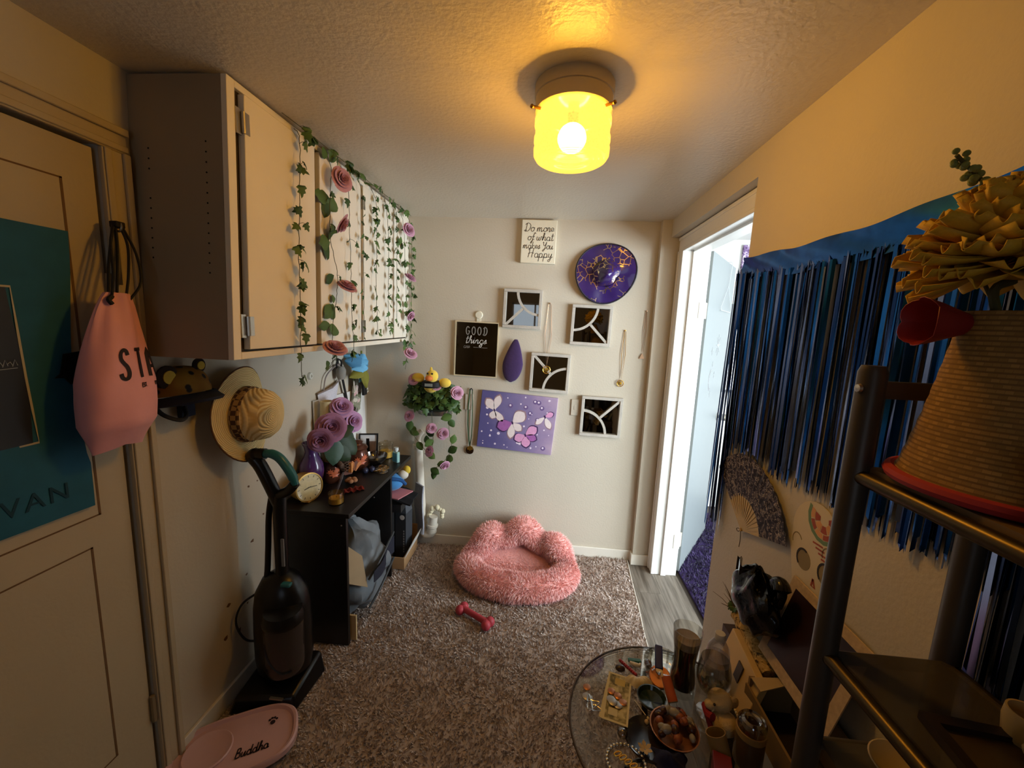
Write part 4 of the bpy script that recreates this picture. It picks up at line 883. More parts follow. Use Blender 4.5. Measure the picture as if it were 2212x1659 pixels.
MB().shell(lambda u, v: (XL+.026-.008*v, lerp(2.29, 2.42, v)+.022*(u-.5), lerp(1.335, 1.0, v)), 2, 10, .004).build('strap', M_cord, bl)
MB().tube([(XL+.026, 2.285+.03*cos(2*pi*i/20), 1.345+.03*sin(2*pi*i/20)) for i in range(20)], .005, 8, closed=True).build('ring', M_cord, bl)
bf = thing('fabric_flower', 'light blue fabric flower with olive leaves hung at the cabinet end', 'flower', (XL+.06, 2.5, 1.30))
M_blue = mat('sky_blue_felt', '#6fb4dc', rough=.8, var=.12); M_blue2 = mat('steel_blue_felt', '#4d86aa', rough=.8, var=.12); M_oliv = mat('olive_felt', '#7d7a2c', rough=.8, var=.15)
for p, sz, an, m, nr in (((-1.15, 2.455, 1.40), .13, pi+.15, M_blue, (.8, -.6, .1)), ((-1.12, 2.46, 1.345), .15, -1.2, M_blue, (.5, -.6, .6)), ((-1.13, 2.47, 1.33), .15, -1.35, M_blue2, (.7, -.6, -.1)), ((-1.13, 2.47, 1.31), .11, -1.6, M_blue, (.6, -.4, .6)), ((-1.14, 2.46, 1.29), .12, -1.9, M_oliv, (.6, -.5, .5)), ((-1.15, 2.45, 1.31), .13, pi-.1, M_oliv, (.9, -.3, .1)), ((-1.16, 2.48, 1.27), .07, -2.4, M_blue, (.9, -.3, .1))):
    mb = MB(); mb.shell(lambda u, v: ((u-.5)*.55*sin(pi*min(1, v*.85+.12)), v, .10*cos(pi*(u-.5))+.06*sin(pi*v)), 6, 8, .02); me = mb.mesh('petal', m); leaf_at(me, bf, p, sz, an, nr, .02, 'petal' if m != M_oliv else 'leaf')
MB().tube([(-1.16, 2.455, 1.42), (-1.16, 2.455, 1.28)], .006, 8).build('stem', M_oliv, bf)
sc = thing('floral_scarf', 'floral print scarf with a black clasp hanging on the left wall', 'scarf', (XL+.03, 2.55, 1.03))
M_flor = mat('floral_print', '#b9ae9c', rough=.85, var=0); n, L, b = nodes(M_flor); tc = n.new('ShaderNodeTexCoord'); vo = n.new('ShaderNodeTexVoronoi'); vo.inputs['Scale'].default_value = 42; L.new(tc.outputs['Object'], vo.inputs[0]); r1 = ramp(n, [(0, '#c2788a'), (.3, '#d8cfc0'), (.5, '#5c6340'), (.75, '#d8cfc0'), (.9, '#3d3a30')]); L.new(vo.outputs['Color'], r1.inputs[0]); L.new(r1.outputs[0], b.inputs['Base Color'])
MB().shell(lambda u, v: (XL+.03+.012*sin(14*u+3*v), lerp(2.44, 2.56, u)-.02*v, lerp(1.27, 1.03+.03*sin(8*u), v)), 14, 12, .0015).build('cloth', M_flor, sc)
MB().shell(lambda u, v: (XL+.06+.010*sin(10*u+3*v), lerp(2.52, 2.60, u), lerp(1.24, 1.14+.02*sin(6*u), v)), 10, 8, .0015).build('fold', M_flor, sc)
MB().box((XL+.068, 2.485, 1.125), (XL+.085, 2.53, 1.23)).build('clasp', M_cord, sc, bevel=.004)

# ------------------------------------------------------------------ upright vacuum cleaner
M_blk = mat('black_plastic', '#0f0e0e', rough=.3, var=.1); M_teal = mat('teal_plastic', '#2a6f78', rough=.3, var=.05)
vc = thing('vacuum_cleaner', 'black upright vacuum cleaner with a teal handle grip beside the desk', 'vacuum cleaner', (-1.06, 1.44, 0))
MB().tube(spl([(-1.055, 1.47, .86), (-1.085, 1.46, .95), (-1.115, 1.455, 1.02), (-1.14, 1.45, 1.06), (-1.12, 1.448, 1.072), (-1.085, 1.447, 1.075)], 5), [.026]*20+[.022]*6, 12).build('handle_spine', M_blk, vc)
MB().tube(spl([(-1.10, 1.447, 1.072), (-1.06, 1.446, 1.078), (-1.025, 1.445, 1.062), (-.995, 1.445, 1.025), (-.975, 1.448, .985), (-.968, 1.45, .955)], 6), [.017]*6+[.018]*20+[.015]*5, 12).build('handle_grip', M_teal, vc)
MB().tube(spl([(-.97, 1.45, .958), (-1.0, 1.455, .925), (-1.045, 1.462, .90)], 5), .020, 12).build('handle_base', M_blk, vc)
MB().tube([(-1.05, 1.468, .90), (-1.05, 1.465, .54)], .026, 14).build('wand_tube', M_blk, vc)
MB().box((-1.032, 1.436, .60), (-1.02, 1.442, .72)).build('silver_strip', mat('silver_print_strip', '#7a7d80', rough=.4), vc)
MB().tube(spl([(-1.085, 1.47, .89), (-1.098, 1.465, .80), (-1.105, 1.46, .65), (-1.115, 1.455, .52), (-1.15, 1.46, .40)], 6), .012, 10).build('hose', M_blk, vc)
MB().lathe([(.03, .56), (.075, .53), (.105, .47), (.115, .40), (.118, .30), (.118, .18), (.11, .12), (.001, .11)], 28, T(-1.06, 1.47, 0), sx=1.0, sy=.82).build('motor_body', M_blk, vc)
MB().lathe([(.070, .395), (.074, .39), (.074, .20), (.066, .175), (.001, .172)], 28, T(-1.005, 1.395, 0)).build('dust_cup', mat('smoky_plastic', '#4a3f3c', rough=.15, var=.15, alpha=.75), vc)
MB().tube(spl([(-1.06, 1.35, .36), (-1.03, 1.325, .27), (-.98, 1.325, .215), (-.945, 1.345, .21)], 6), .004, 6).build('cup_seam', M_blk, vc)
MB().lathe([(.077, .392), (.080, .41), (.07, .44), (.001, .45)], 28, T(-1.005, 1.395, 0)).build('cup_lid', M_blk, vc)
MB().box((-1.015, 1.395, .535), (-.975, 1.42, .55), ).build('release_button', M_teal, vc, bevel=.005)
hd = MB(); hd.hexa([(-1.2, 1.30, .012), (-.94, 1.345, .012), (-.925, 1.56, .012), (-1.19, 1.56, .012), (-1.185, 1.325, .075), (-.955, 1.36, .075), (-.94, 1.55, .125), (-1.175, 1.55, .125)])
hd.build('floor_head', M_blk, vc, bevel=.012)
MB().box((-1.04, 1.335, .077), (-.985, 1.345, .083)).build('badge', mat('badge_silver', '#9a917f', rough=.3, metal=.7), vc)
MB().tube(spl([(-1.155, 1.45, .46), (-1.205, 1.42, .42), (-1.218, 1.40, .35), (-1.19, 1.41, .27), (-1.14, 1.43, .25)], 7), .0045, 6).build('power_cord', M_cord, vc)

# ------------------------------------------------------------------ pink feeding mat
fm_ = thing('feeding_mat', 'pale pink plastic pet tray with a round hollow, paw print and name', 'pet tray', (-1.07, 1.17, .0))
# bone shaped outline in its own frame (x along), then placed on the rug
Mt = T(-1.06, 1.178, .036) @ RZ(RAD(30))
def tray(a):
    c, s = cos(a), sin(a); return (.205*abs(c)**.75*(1 if c > 0 else -1), (.125+.022*c*c)*abs(s)**.8*(1 if s > 0 else -1))
NO = 64; A = [tray(2*pi*i/NO) for i in range(NO)]
tm = MB(); ks = [(1.0, 0), (1.0, .020), (.97, .026), (.93, .024), (.90, .012), (.5, .010)]
vs_ = [(x*k_, y*k_, z_) for k_, z_ in ks for x, y in A]; fs_ = []
for r_ in range(len(ks)-1):
    for i in range(NO): fs_.append((r_*NO+i, r_*NO+(i+1) % NO, (r_+1)*NO+(i+1) % NO, (r_+1)*NO+i))
fs_.append(tuple((len(ks)-1)*NO+i for i in range(NO))); fs_.append(tuple(range(NO-1, -1, -1)))
M_ptray = mat('pale_pink_plastic', '#cfa6a2', rough=.35, var=.05)
tm.add(vs_, fs_, Mt).build('tray', M_ptray, fm_)
MB().lathe([(.075, .011), (.078, .018), (.074, .022), (.066, .019), (.055, .013), (.001, .012)], 32, Mt @ T(-.085, .01, 0)).build('round_hollow', M_ptray, fm_)
lt = MB(); write(lt, 'Buddha', .005, -.055, .034, .0042, lambda x, y, h: tuple(Mt @ Vector((x, y, .0122+h)))); lt.build('lettering', M_let, fm_)
pw_ = MB()
for x, y, r in ((.115, .045, .009), (.104, .058, .0045), (.112, .064, .0045), (.121, .063, .0045), (.128, .056, .0045)): pw_.lathe([(r, .0122), (r, .0128), (.001, .0129)], 12, Mt @ T(x, y, 0))
pw_.build('paw_print', M_let, fm_)
# ------------------------------------------------------------------ back wall
# canvas with handwriting
sg = thing('quote_canvas', 'cream canvas sign with handwritten motto hanging under the ceiling', 'sign', (-.077, 2.69, 2.02))
Ms = BACK(-.189, 2.022) @ RZ(RAD(-.6))
MB().box((0, 0, .001), (.224, .268, .03), Ms).build('canvas', mat('cream_canvas', '#e4dac0', rough=.7, var=.05, bump=.2, bscale=300), sg, bevel=.003)
M_brown = mat('brown_ink', '#4a3a2e', rough=.7, var=.15)
SFn = lambda x, y, h: tuple(Ms @ Vector((x, y, .0302+h)))
for tx, x, y, h in (('Do more', .018, .196, .050), ('of what', .040, .142, .046), ('makes You', .012, .090, .044), ('Happy', .044, .036, .052)):
    lt = MB(); xe = write(lt, tx, 0, y, h, .0032, lambda a, b__, c_: (a, b__, c_)); q = min(1.0, (.214-x)/xe) if xe > .214-x else min(1.25, (.206-x)/xe)
    lt.v = [SFn(x+v[0]*q, v[1], v[2]) for v in lt.v]; lt.build('handwriting', M_brown, sg)
# purple witch hat, seen from its brim
wh = thing('witch_hat', 'shiny purple costume hat with spider web print on the back wall', 'hat', (.36, 2.66, 1.80))
M_wh = mat('purple_satin', '#35215c', rough=.22, var=.2, scale=12, coat=.5, bump=.5, bscale=14)
n, L, b = nodes(M_wh); tc = n.new('ShaderNodeTexCoord'); vo = n.new('ShaderNodeTexVoronoi'); vo.feature = 'DISTANCE_TO_EDGE'; vo.inputs['Scale'].default_value = 26; L.new(tc.outputs['Object'], vo.inputs[0])
nz = n.new('ShaderNodeTexNoise'); nz.inputs['Scale'].default_value = 9; L.new(tc.outputs['Object'], nz.inputs[0])
lt_ = n.new('ShaderNodeMath'); lt_.operation = 'LESS_THAN'; lt_.inputs[1].default_value = .045; L.new(vo.outputs[0], lt_.inputs[0])
gt_ = n.new('ShaderNodeMath'); gt_.operation = 'GREATER_THAN'; gt_.inputs[1].default_value = .47; L.new(nz.outputs['Fac'], gt_.inputs[0])
ml = n.new('ShaderNodeMath'); ml.operation = 'MULTIPLY'; L.new(lt_.outputs[0], ml.inputs[0]); L.new(gt_.outputs[0], ml.inputs[1])
mx = n.new('ShaderNodeMix'); mx.data_type = 'RGBA'; L.new(ml.outputs[0], mx.inputs[0]); mx.inputs[7].default_value = hx('#f0cf9a')
src = b.inputs['Base Color'].links[0].from_socket; L.new(src, mx.inputs[6]); L.new(mx.outputs[2], b.inputs['Base Color'])
L.new(ml.outputs[0], b.inputs['Metallic'])
Mw = BACK(.362, 1.972)
def brimf(u, v):
    a = 2*pi*u; r = lerp(.085, .188, v)*(1+.02*sin(2*a+.6)+.018*sin(3*a)); return tuple(Mw @ Vector((r*cos(a), r*sin(a), .026+.016*sin(2*a+1)*v+.008*sin(5*a)*v*(1-v)*2)))
MB().shell(brimf, 56, 8, .002).build('brim', M_wh, wh)
MB().lathe([(.088, .026), (.078, .04), (.066, .06), (.05, .085), (.030, .11), (.012, .125), (.001, .128)], 32, Mw @ T(.0, -.0, 0) @ RX(RAD(8)), fn=lambda a, z: 1+.10*sin(2*a)+.05*sin(5*a)).build('cone', M_wh, wh)
MB().tube([brimf(i/56, 1.0) for i in range(56)], .0052, 8, closed=True).build('brim_piping', mat('dark_purple_piping', '#1a0f26', rough=.6), wh)
# four small mirror frames with curved bars
M_ww = mat('whitewashed_wood', '#b7b0a4', rough=.7, var=.22, scale=30, bump=.3, bscale=120)
M_mir = mat('mirror_glass', '#8f8d88', rough=.02, metal=1.0, var=0)
def mirror(label, x0, z1, x1, z0, turn, tilt=0):
    cx, cz = (x0+x1)/2, (z0+z1)/2; w = min(x1-x0, z1-z0)*1.0; h = w/2
    w = (x1-x0+z1-z0)/2; h = w/2
    t = thing('framed_mirror', label, 'mirror', (cx, 2.685, cz-h), group='square mirrors with curved bars')
    M = BACK(cx, cz) @ RZ(RAD(tilt)); f = .020
    for a_, b__ in (((-h, -h, .002), (h, -h+f, .03)), ((-h, h-f, .002), (h, h, .03)), ((-h, -h+f, .002), (-h+f, h-f, .03)), ((h-f, -h+f, .002), (h, h-f, .03))):
        MB().box(a_, b__, M).build('frame_rail', M_ww, t, bevel=.002)
    MB().box((-h+f, -h+f, .002), (h-f, h-f, .008), M).build('glass', M_mir, t)
    # quarter arc about one corner and a diagonal bar from the opposite corner
    Q = M @ RZ(RAD(turn)); c = -h+f*.5; r = w*.60
    def bar(pts, wd=.016, z0_=.008, z1_=.024):
        mb = MB(); vs_ = []; fs_ = []; k = len(pts)
        for i, (x, y) in enumerate(pts):
            a = pts[max(i-1, 0)]; b2 = pts[min(i+1, k-1)]; dx_, dy_ = b2[0]-a[0], b2[1]-a[1]; l = math.hypot(dx_, dy_); nx, ny = -dy_/l*wd/2, dx_/l*wd/2
            vs_ += [(x+nx, y+ny, z1_), (x-nx, y-ny, z1_), (x-nx, y-ny, z0_), (x+nx, y+ny, z0_)]
        for i in range(k-1):
            for q in range(4): fs_.append((i*4+q, i*4+(q+1) % 4, i*4+4+(q+1) % 4, i*4+4+q))
        fs_ += [(3, 2, 1, 0), tuple((k-1)*4+q for q in range(4))]
        mb.add(vs_, fs_, Q); return mb
    bar([(c+r*cos(RAD(a)), c+r*sin(RAD(a))) for a in range(0, 91, 9)]).build('curved_bar', M_ww, t, ang=50)
    e = c+r*cos(RAD(45))+.004
    bar([(e, e), (h-f*.8, h-f*.8)]).build('straight_bar', M_ww, t)
mirror('small square mirror left of the purple witch hat with the arc in its upper right', -.293, 1.850, -.030, 1.605, 180+0, -1.0)
mirror('small square mirror directly under the purple witch hat', .155, 1.762, .432, 1.515, -90, -1.2)
mirror('small square mirror with a necklace over it above the butterfly canvas', -.100, 1.434, .182, 1.190, 90, -1.5)
mirror('small square mirror beside the thermostat plate near the bedroom door', .254, 1.158, .548, .905, 0, -1.0)
# plain framed letter mirror
gm = thing('quote_mirror', 'rectangular dark mirror with etched motto in a thin cream frame', 'mirror', (-.463, 2.69, 1.256))
Mg = BACK(-.463, 1.447) @ RZ(RAD(-.8)); w, h = .148, .186
for a_, b__ in (((-w, -h, .001), (w, -h+.007, .018)), ((-w, h-.007, .001), (w, h, .018)), ((-w, -h+.007, .001), (-w+.007, h-.007, .018)), ((w-.007, -h+.007, .001), (w, h-.007, .018))): MB().box(a_, b__, Mg).build('frame_rail', mat('cream_frame', '#cdbd9a', rough=.5), gm)
M_dmir = mat('dark_mirror', '#6b6252', rough=.05, metal=1.0, var=.3, scale=5)
MB().box((-w+.007, -h+.007, .001), (w-.007, h-.007, .012), Mg).build('glass', M_dmir, gm)
M_chalk = mat('etched_white', '#c9c4bb', rough=.7)
GF = lambda x, y, hh: tuple(Mg @ Vector((x, y, .0122+hh)))
M_chalk2 = mat('etched_grey', '#857f76', rough=.7)
for tx, x, y, hh, wd, sl, m_, wi_ in (('G', -.075, .098, .052, .006, 0, M_chalk2, .72), ('O', -.035, .098, .052, .006, 0, M_chalk2, .72), ('O', .004, .098, .052, .006, 0, M_chalk2, .72), ('D', .044, .098, .052, .006, 0, M_chalk2, .62), ('things', -.078, .040, .050, .0042, .25, M_chalk, .95), ('are', -.088, .006, .030, .002, .2, M_chalk2, .9)):
    lt = MB(); write(lt, tx, x, y, hh, wd, GF, slant=sl, wide=wi_); lt.build('lettering', m_, gm)
lt = MB(); ribbon(lt, [(-.02, .014), (.05, .012), (.075, .013)], .002, GF); lt.build('lettering', M_chalk2, gm)
solo(MB().lathe([(.026, 0), (.026, .006), (.022, .011), (.001, .012)], 24, BACK(-.452, 1.678)).box((-.014, -.045, 0), (.014, -.015, .007), BACK(-.452, 1.678)).build('adhesive_hook', mat('cream_plastic', '#e2dcc6', rough=.4)), 'round cream plastic hook above the quote mirror', 'hook')
# purple geode-like pad
def pad(u, v):
    a = 2*pi*u; y = -.145+.29*v; w_ = .068*math.sqrt(max(1e-4, 1-((v-.42)/(.60 if v > .42 else .422))**2))*(1.0 if v < .45 else 1-.42*(v-.45)/.55)
    return tuple(BACK(-.209, 1.382) @ RZ(RAD(-3)) @ Vector((w_*cos(a)+.012*(v-.4), y, .024+.022*sin(a)*(w_/.068))))
pp_ = MB().grid(pad, 28, 20, wrapu=True); pp_.add([pad(i/28, 0) for i in range(28)], [tuple(range(28))]); pp_.add([pad(i/28, 1) for i in range(28)], [tuple(range(28))])
solo(pp_.build('velvet_pad', mat('purple_velvet', '#38204e', rough=.9, var=.15, scale=40, sheen=.2, bump=.4, bscale=60)), 'deep purple plush teardrop pad hung beside the quote mirror', 'ornament')
# butterfly canvas
cv = thing('butterfly_canvas', 'purple canvas print of four butterflies and dew drops', 'picture', (-.14, 2.68, .75))
Mv = frame((-.412, 2.70, 1.172), Vector((.520, 0, -.030)).normalized(), Vector((-.030, 0, -.420)).normalized()*-1, (0, -1, 0))
CW, CH = .522, .402
M_cv = mat('lilac_print', '#8f79ab', rough=.45, var=0); n, L, b = nodes(M_cv); tc = n.new('ShaderNodeTexCoord'); sp_ = n.new('ShaderNodeSeparateXYZ'); L.new(tc.outputs['Object'], sp_.inputs[0])
nz = n.new('ShaderNodeTexNoise'); nz.inputs['Scale'].default_value = 6; nz.inputs['Detail'].default_value = 5; L.new(tc.outputs['Object'], nz.inputs[0])
ma = n.new('ShaderNodeMath'); ma.operation = 'MULTIPLY_ADD'; ma.inputs[1].default_value = 1.3; ma.inputs[2].default_value = .12; L.new(sp_.outputs[0], ma.inputs[0])
mb_ = n.new('ShaderNodeMath'); mb_.operation = 'MULTIPLY_ADD'; mb_.inputs[1].default_value = .55; L.new(nz.outputs['Fac'], mb_.inputs[0]); L.new(ma.outputs[0], mb_.inputs[2])
r1 = ramp(n, [(.10, '#5c5688'), (.35, '#7b6f99'), (.6, '#9984a4'), (.85, '#c4aab8')]); L.new(mb_.outputs[0], r1.inputs[0]); L.new(r1.outputs[0], b.inputs['Base Color'])
MB().box((0, -CH, .001), (CW, 0, .022), Mv).build('canvas', M_cv, cv, bevel=.002)
M_w1 = mat('butterfly_white', '#e6d6d2', var=.12, scale=80); M_w2 = mat('butterfly_violet', '#a05fa0', var=.2, scale=60); M_w3 = mat('butterfly_pink', '#d99ac0', var=.2, scale=60); M_wb = mat('butterfly_edge', '#3c2450', var=.2)
def wing(par, c, L_, W_, ang, m):
    """teardrop wing with a darker rim"""
    out = [(W_*sin(pi*t)**.8*(1 if True else 0)*(.35+.65*t)*.5*s_, L_*t) for s_, ts in ((1, [i/8 for i in range(9)]), (-1, [i/8 for i in range(7, 0, -1)])) for t in ts]
    Mq = Mv @ T(c[0], -c[1], .0222) @ RZ(ang)
    MB().prism([(x*1.10, y*1.05) for x, y in out], .0004, Mq).build('wing_rim', M_wb if m is not M_w1 else mat('butterfly_brown', '#9a7a80'), par, smooth=False)
    MB().prism([(x*.95, y*.95) for x, y in out], .0008, Mq).build('wing_fill', m, par, smooth=False)
def bfly(c, ws):
    body = MB().prism([(.006*cos(a), .012*sin(a)) for a in [2*pi*i/10 for i in range(10)]], .0012, Mv @ T(c[0], -c[1], .0222) @ RZ(RAD(20))).build('butterfly', M_wb, cv)
    for (L_, W_, an, m) in ws: wing(body, c, L_, W_, RAD(an), m)
bfly((.098, .130), ((.10, .085, 40, M_w1), (.115, .075, -14, M_w1), (.065, .075, 170, M_w1), (.105, .065, 222, M_w1)))
bfly((.232, .205), ((.115, .12, -42, M_w1), (.085, .075, -125, M_w1), (.115, .12, 112, M_w2), (.115, .075, 178, M_w1)))
bfly((.330, .282), ((.10, .095, -48, M_w3), (.085, .075, -105, M_w2), (.085, .09, 118, M_w3), (.09, .09, 190, M_w3)))
bfly((.448, .138), ((.065, .055, -60, M_w3), (.085, .05, 135, M_w1), (.095, .06, -150, M_w1)))
random.seed(17); M_dew = mat('dew_white', '#e9d9e6', rough=.2, var=.05); M_dews = mat('dew_shadow', '#6c5684', var=.1)
for k in range(46):
    x, y = random.uniform(.015, CW-.015), random.uniform(.015, CH-.02); r = random.choice((.003, .003, .004, .005, .006, .009)) if k > 7 else .014
    if k <= 7: x, y = [(.205, .085), (.31, .085), (.37, .042), (.395, .045), (.345, .125), (.42, .08), (.40, .165), (.46, .36)][k]
    d_ = MB().lathe([(r*1.15, .0221), (r*1.15, .0225), (.001, .0226)], 12, Mv @ T(x+.001, -y-.001, 0)).build('dew_drop', M_dews if k <= 7 else M_dew, cv, smooth=False)
    if k <= 7: MB().lathe([(r*.5, .0226), (r*.5, .0231), (.001, .0232)], 10, Mv @ T(x-.001, -y+.002, 0)).build('dew_glint', M_dew, d_, smooth=False)
# switch plates
for x, z, lb in ((-.505, 1.08, 'painted over switch plate behind the green medal ribbon'), (.226, 1.084, 'painted over wall plate beside the lowest square mirror')):
    p_ = thing('switch_plate', lb, 'switch plate', (x, 2.695, z-.06)); MB().box((-.028, -.056, 0), (.028, .056, .008), BACK(x, z)).build('plate', M_wall, p_, bevel=.003); MB().box((-.008, -.016, .008), (.008, .016, .0095), BACK(x, z)).build('toggle_slot', M_wall, p_, bevel=.001)
# medal
md = thing('medal', 'gold medal on a green and white ribbon hung on the back wall', 'medal', (-.49, 2.69, .70))
M_grn = mat('green_ribbon', '#3f5a3a', rough=.6, var=.2); M_wrb = mat('white_ribbon', '#c7c4b4', rough=.6); M_gold = mat('gold_metal', '#d8a848', rough=.25, metal=.9)
for dx0, m_, wd in ((-.020, M_grn, .008), (.004, M_wrb, .006), (.010, M_grn, .006)):
    mb = MB(); ribbon(mb, [(x, y) for x, y in ((-.488+dx0*.5, 1.172), (-.488+dx0, 1.05), (-.488+dx0, .92), (-.488+dx0*.5, .82), (-.49, .765))], wd, lambda x, y, hh: (x, 2.692-hh-.002, y), .0012); mb.build('ribbon', m_, md)
MB().tube(spl([(-.498, 2.69, 1.165), (-.49, 2.688, 1.178), (-.48, 2.69, 1.165)], 4), .003, 6).build('pin', M_cord, md)
MB().lathe([(.026, 0), (.028, .002), (.028, .005), (.022, .006), (.001, .006)], 28, BACK(-.49, .735, 2.694)).build('disc', mat('bronze_disc', '#4a3220', rough=.3, metal=.8), md)
MB().prism([(r*cos(a), r*sin(a)*.8) for a, r in [(2*pi*i/12, (.024 if i % 2 else .018)) for i in range(12)]], .004, BACK(-.488, .752, 2.687)).build('star', M_gold, md)
# necklaces
def necklace(label, x, z0, z1, wd, m, pend):
    t = thing('necklace', label, 'necklace', (x, 2.69, z1-.03))
    MB().tube([(x-wd*.4, 2.694, z0-.01), (x-wd, 2.692, (z0+z1)/2), (x, 2.691, z1), (x+wd, 2.692, (z0+z1)/2), (x+wd*.4, 2.694, z0-.01), (x, 2.694, z0)], .0019, 5, closed=True).build('chain', m, t)
    MB().lathe([(.004, 0), (.004, .012), (.001, .013)], 8, BACK(x, z0)).build('pin', m, t)
    pend(t)
def p_round(x, z, r=.02):
    def f(t):
        MB().tube([(x+r*cos(2*pi*i/24), 2.69, z+r*sin(2*pi*i/24)) for i in range(24)], .0028, 6, closed=True).build('ring_pendant', M_gold, t); MB().lathe([(r*.6, 0), (r*.55, .003), (.001, .004)], 18, BACK(x, z, 2.693)).build('inner_disc', M_gold, t)
    return f
M_rosg = mat('rose_gold', '#b08a6c', rough=.3, metal=.8)
necklace('long rose gold chain with a round pendant over a square mirror', .018, 1.772, 1.36, .022, M_rosg, lambda t: (MB().tube([(.018+.024*cos(2*pi*i/24), 2.655, 1.335+.024*sin(2*pi*i/24)) for i in range(24)], .003, 6, closed=True).build('ring_pendant', M_gold, t), MB().lathe([(.015, 0), (.013, .003), (.001, .004)], 16, BACK(.018, 1.335, 2.657)).build('inner_disc', M_gold, t)))
necklace('gold necklace with a round coin pendant right of the witch hat', .518, 1.615, 1.295, .012, M_gold, p_round(.512, 1.266, .021))
necklace('short doubled chain with a triangular pendant near the pilaster', .643, 1.745, 1.48, .008, M_rosg, lambda t: MB().prism([(0, .022), (.018, -.014), (-.018, -.014)], .004, BACK(.638, 1.45, 2.694)).build('triangle_pendant', M_rosg, t, smooth=False))

# ------------------------------------------------------------------ waste pipe and wall planter
M_pvc = mat('old_white_pvc', '#cfc8b8', rough=.45, var=.18, scale=9)
pp = thing('waste_pipe', 'old white waste pipe with a chipped elbow valve at the back wall', 'pipe', (-.81, 2.65, .08))
MB().tube([(-.852, 2.655, .775), (-.842, 2.655, .60), (-.815, 2.655, .18)], .030, 18).build('riser', M_pvc, pp)
MB().lathe([(.030, 0), (.036, .004), (.036, .03), (.031, .034)], 18, T(-.853, 2.655, .735)).build('upper_collar', M_pvc, pp)
MB().tube(spl([(-.853, 2.655, .77), (-.856, 2.655, .80), (-.846, 2.66, .835), (-.826, 2.67, .86)], 5), .022, 12).build('upper_bend', M_pvc, pp)
MB().tube(spl([(-.815, 2.655, .19), (-.808, 2.652, .13), (-.785, 2.648, .105), (-.755, 2.645, .11), (-.735, 2.642, .14)], 6), .033, 16).build('elbow', M_pvc, pp)
MB().tube([(-.742, 2.635, .13), (-.728, 2.63, .25)], [.034, .031], 16).build('valve_body', M_pvc, pp)
MB().lathe([(.035, 0), (.041, .006), (.041, .022), (.035, .026)], 10, aim((-.738, 2.633, .165), (.1, 0, 1))).build('valve_nut', M_pvc, pp)
M_foam = mat('expanding_foam', '#d9cfae', rough=.9, var=.15, bump=.6, bscale=60); random.seed(4)
fo = MB()
for k in range(11):
    a = pi*(k/10)*1.1-.2; fo.ball((-.715+.048*cos(a)+random.uniform(-.006, .006), 2.65, .255+.05*sin(a)+random.uniform(-.006, .006)), random.uniform(.013, .021), 10, 7)
fo.build('foam_seal', M_foam, pp)
# planter
pt = thing('wall_planter', 'clear half round wall planter overflowing with ivy and mauve roses', 'planter', (-.75, 2.62, .99))
MB().shell(lambda u, v: (-.745+.15*cos(pi*u)*(.75+.25*v), 2.695-.115*sin(pi*u)*(.7+.3*v), .985+.09*v), 24, 6, .003).build('bowl', thinglass('frosted_plastic', '#dfe3e0', .18, .15), pt)
MB().prism([(-.745+.115*cos(pi*i/12), 2.695-.083*sin(pi*i/12)) for i in range(13)], .004, T(0, 0, .984)).build('bowl_base', MATS['frosted_plastic'], pt)
MB().ball((-.745, 2.63, 1.09), (.16, .055, .085), 20, 12).build('moss', mat('dark_moss', '#1c2913', rough=1.0, var=.3, scale=60, bump=.8, bscale=60), pt)
random.seed(23)
for k in range(135):
    a = random.uniform(0, 2*pi); e = random.uniform(-.55, 1.3); r = random.uniform(.85, 1.25)
    p = (-.745+.175*cos(a)*cos(e)*r, min(2.685, 2.625-abs(.075*sin(a)*cos(e))*r), 1.10+.10*sin(e)*r)
    leaf_at(random.choice((me_ivy, me_ivy2, me_ivy2, me_oval)), pt, p, random.uniform(.04, .065), random.uniform(0, 2*pi), ((p[0]+.745)*2, -1, .4), .7)
for p, d, sz in (((-.852, 2.57, 1.235), (-.2, -.9, .5), .042), ((-.70, 2.56, 1.195), (.2, -.6, .8), .034), ((-.565, 2.57, 1.16), (.5, -.8, .2), .042), ((-.885, 2.57, .985), (-.2, -.8, .4), .036)):
    inst(random.choice(roses_m), 'rose', pt, aim(p, d, random.uniform(0, 6)) @ S(sz))
# trailing strands from the planter (their own garlands)
def trail(label, path, seed, rs, ov):
    random.seed(seed); P = spl(path, 7); g = thing('trailing_vine', label, 'vine', tuple(P[-1]), group='vines trailing from the planter')
    MB().tube(P, .0018, 5).build('stem', M_stem, g)
    for p, d, sz in rs: inst(random.choice(roses_m), 'rose', g, aim(p, d, random.uniform(0, 6)) @ S(sz))
    for p, sz, an in ov: leaf_at(random.choice((me_oval, me_oval2, me_oval2)), g, p, sz, an, (.1, -1, .2), .4)
Y_ = 2.60
trail('vine trailing over the pipe with three leaves and a loop of stem', [(-.87, Y_, .99), (-.89, Y_, .92), (-.875, Y_, .86), (-.83, Y_, .80), (-.78, Y_, .74), (-.74, Y_, .70)], 3, [], [((-.892, Y_, .95), .075, pi), ((-.895, Y_, .87), .07, 1.9), ((-.855, Y_, .86), .075, -.8), ((-.84, Y_, .80), .07, 2.6), ((-.775, Y_, .79), .06, -.2)])
trail('vine with two mauve roses hanging in the middle below the planter', [(-.74, Y_, 1.0), (-.735, Y_, .92), (-.73, Y_, .84), (-.735, Y_, .76), (-.76, Y_, .71), (-.79, Y_, .72)], 4, [((-.735, Y_-.02, .905), (.2, -.8, .5), .034), ((-.745, Y_-.02, .745), (-.4, -.8, .3), .036)], [((-.725, Y_, .85), .075, -1.1), ((-.725, Y_, .82), .075, -2.2), ((-.765, Y_, .73), .07, 2.2)])
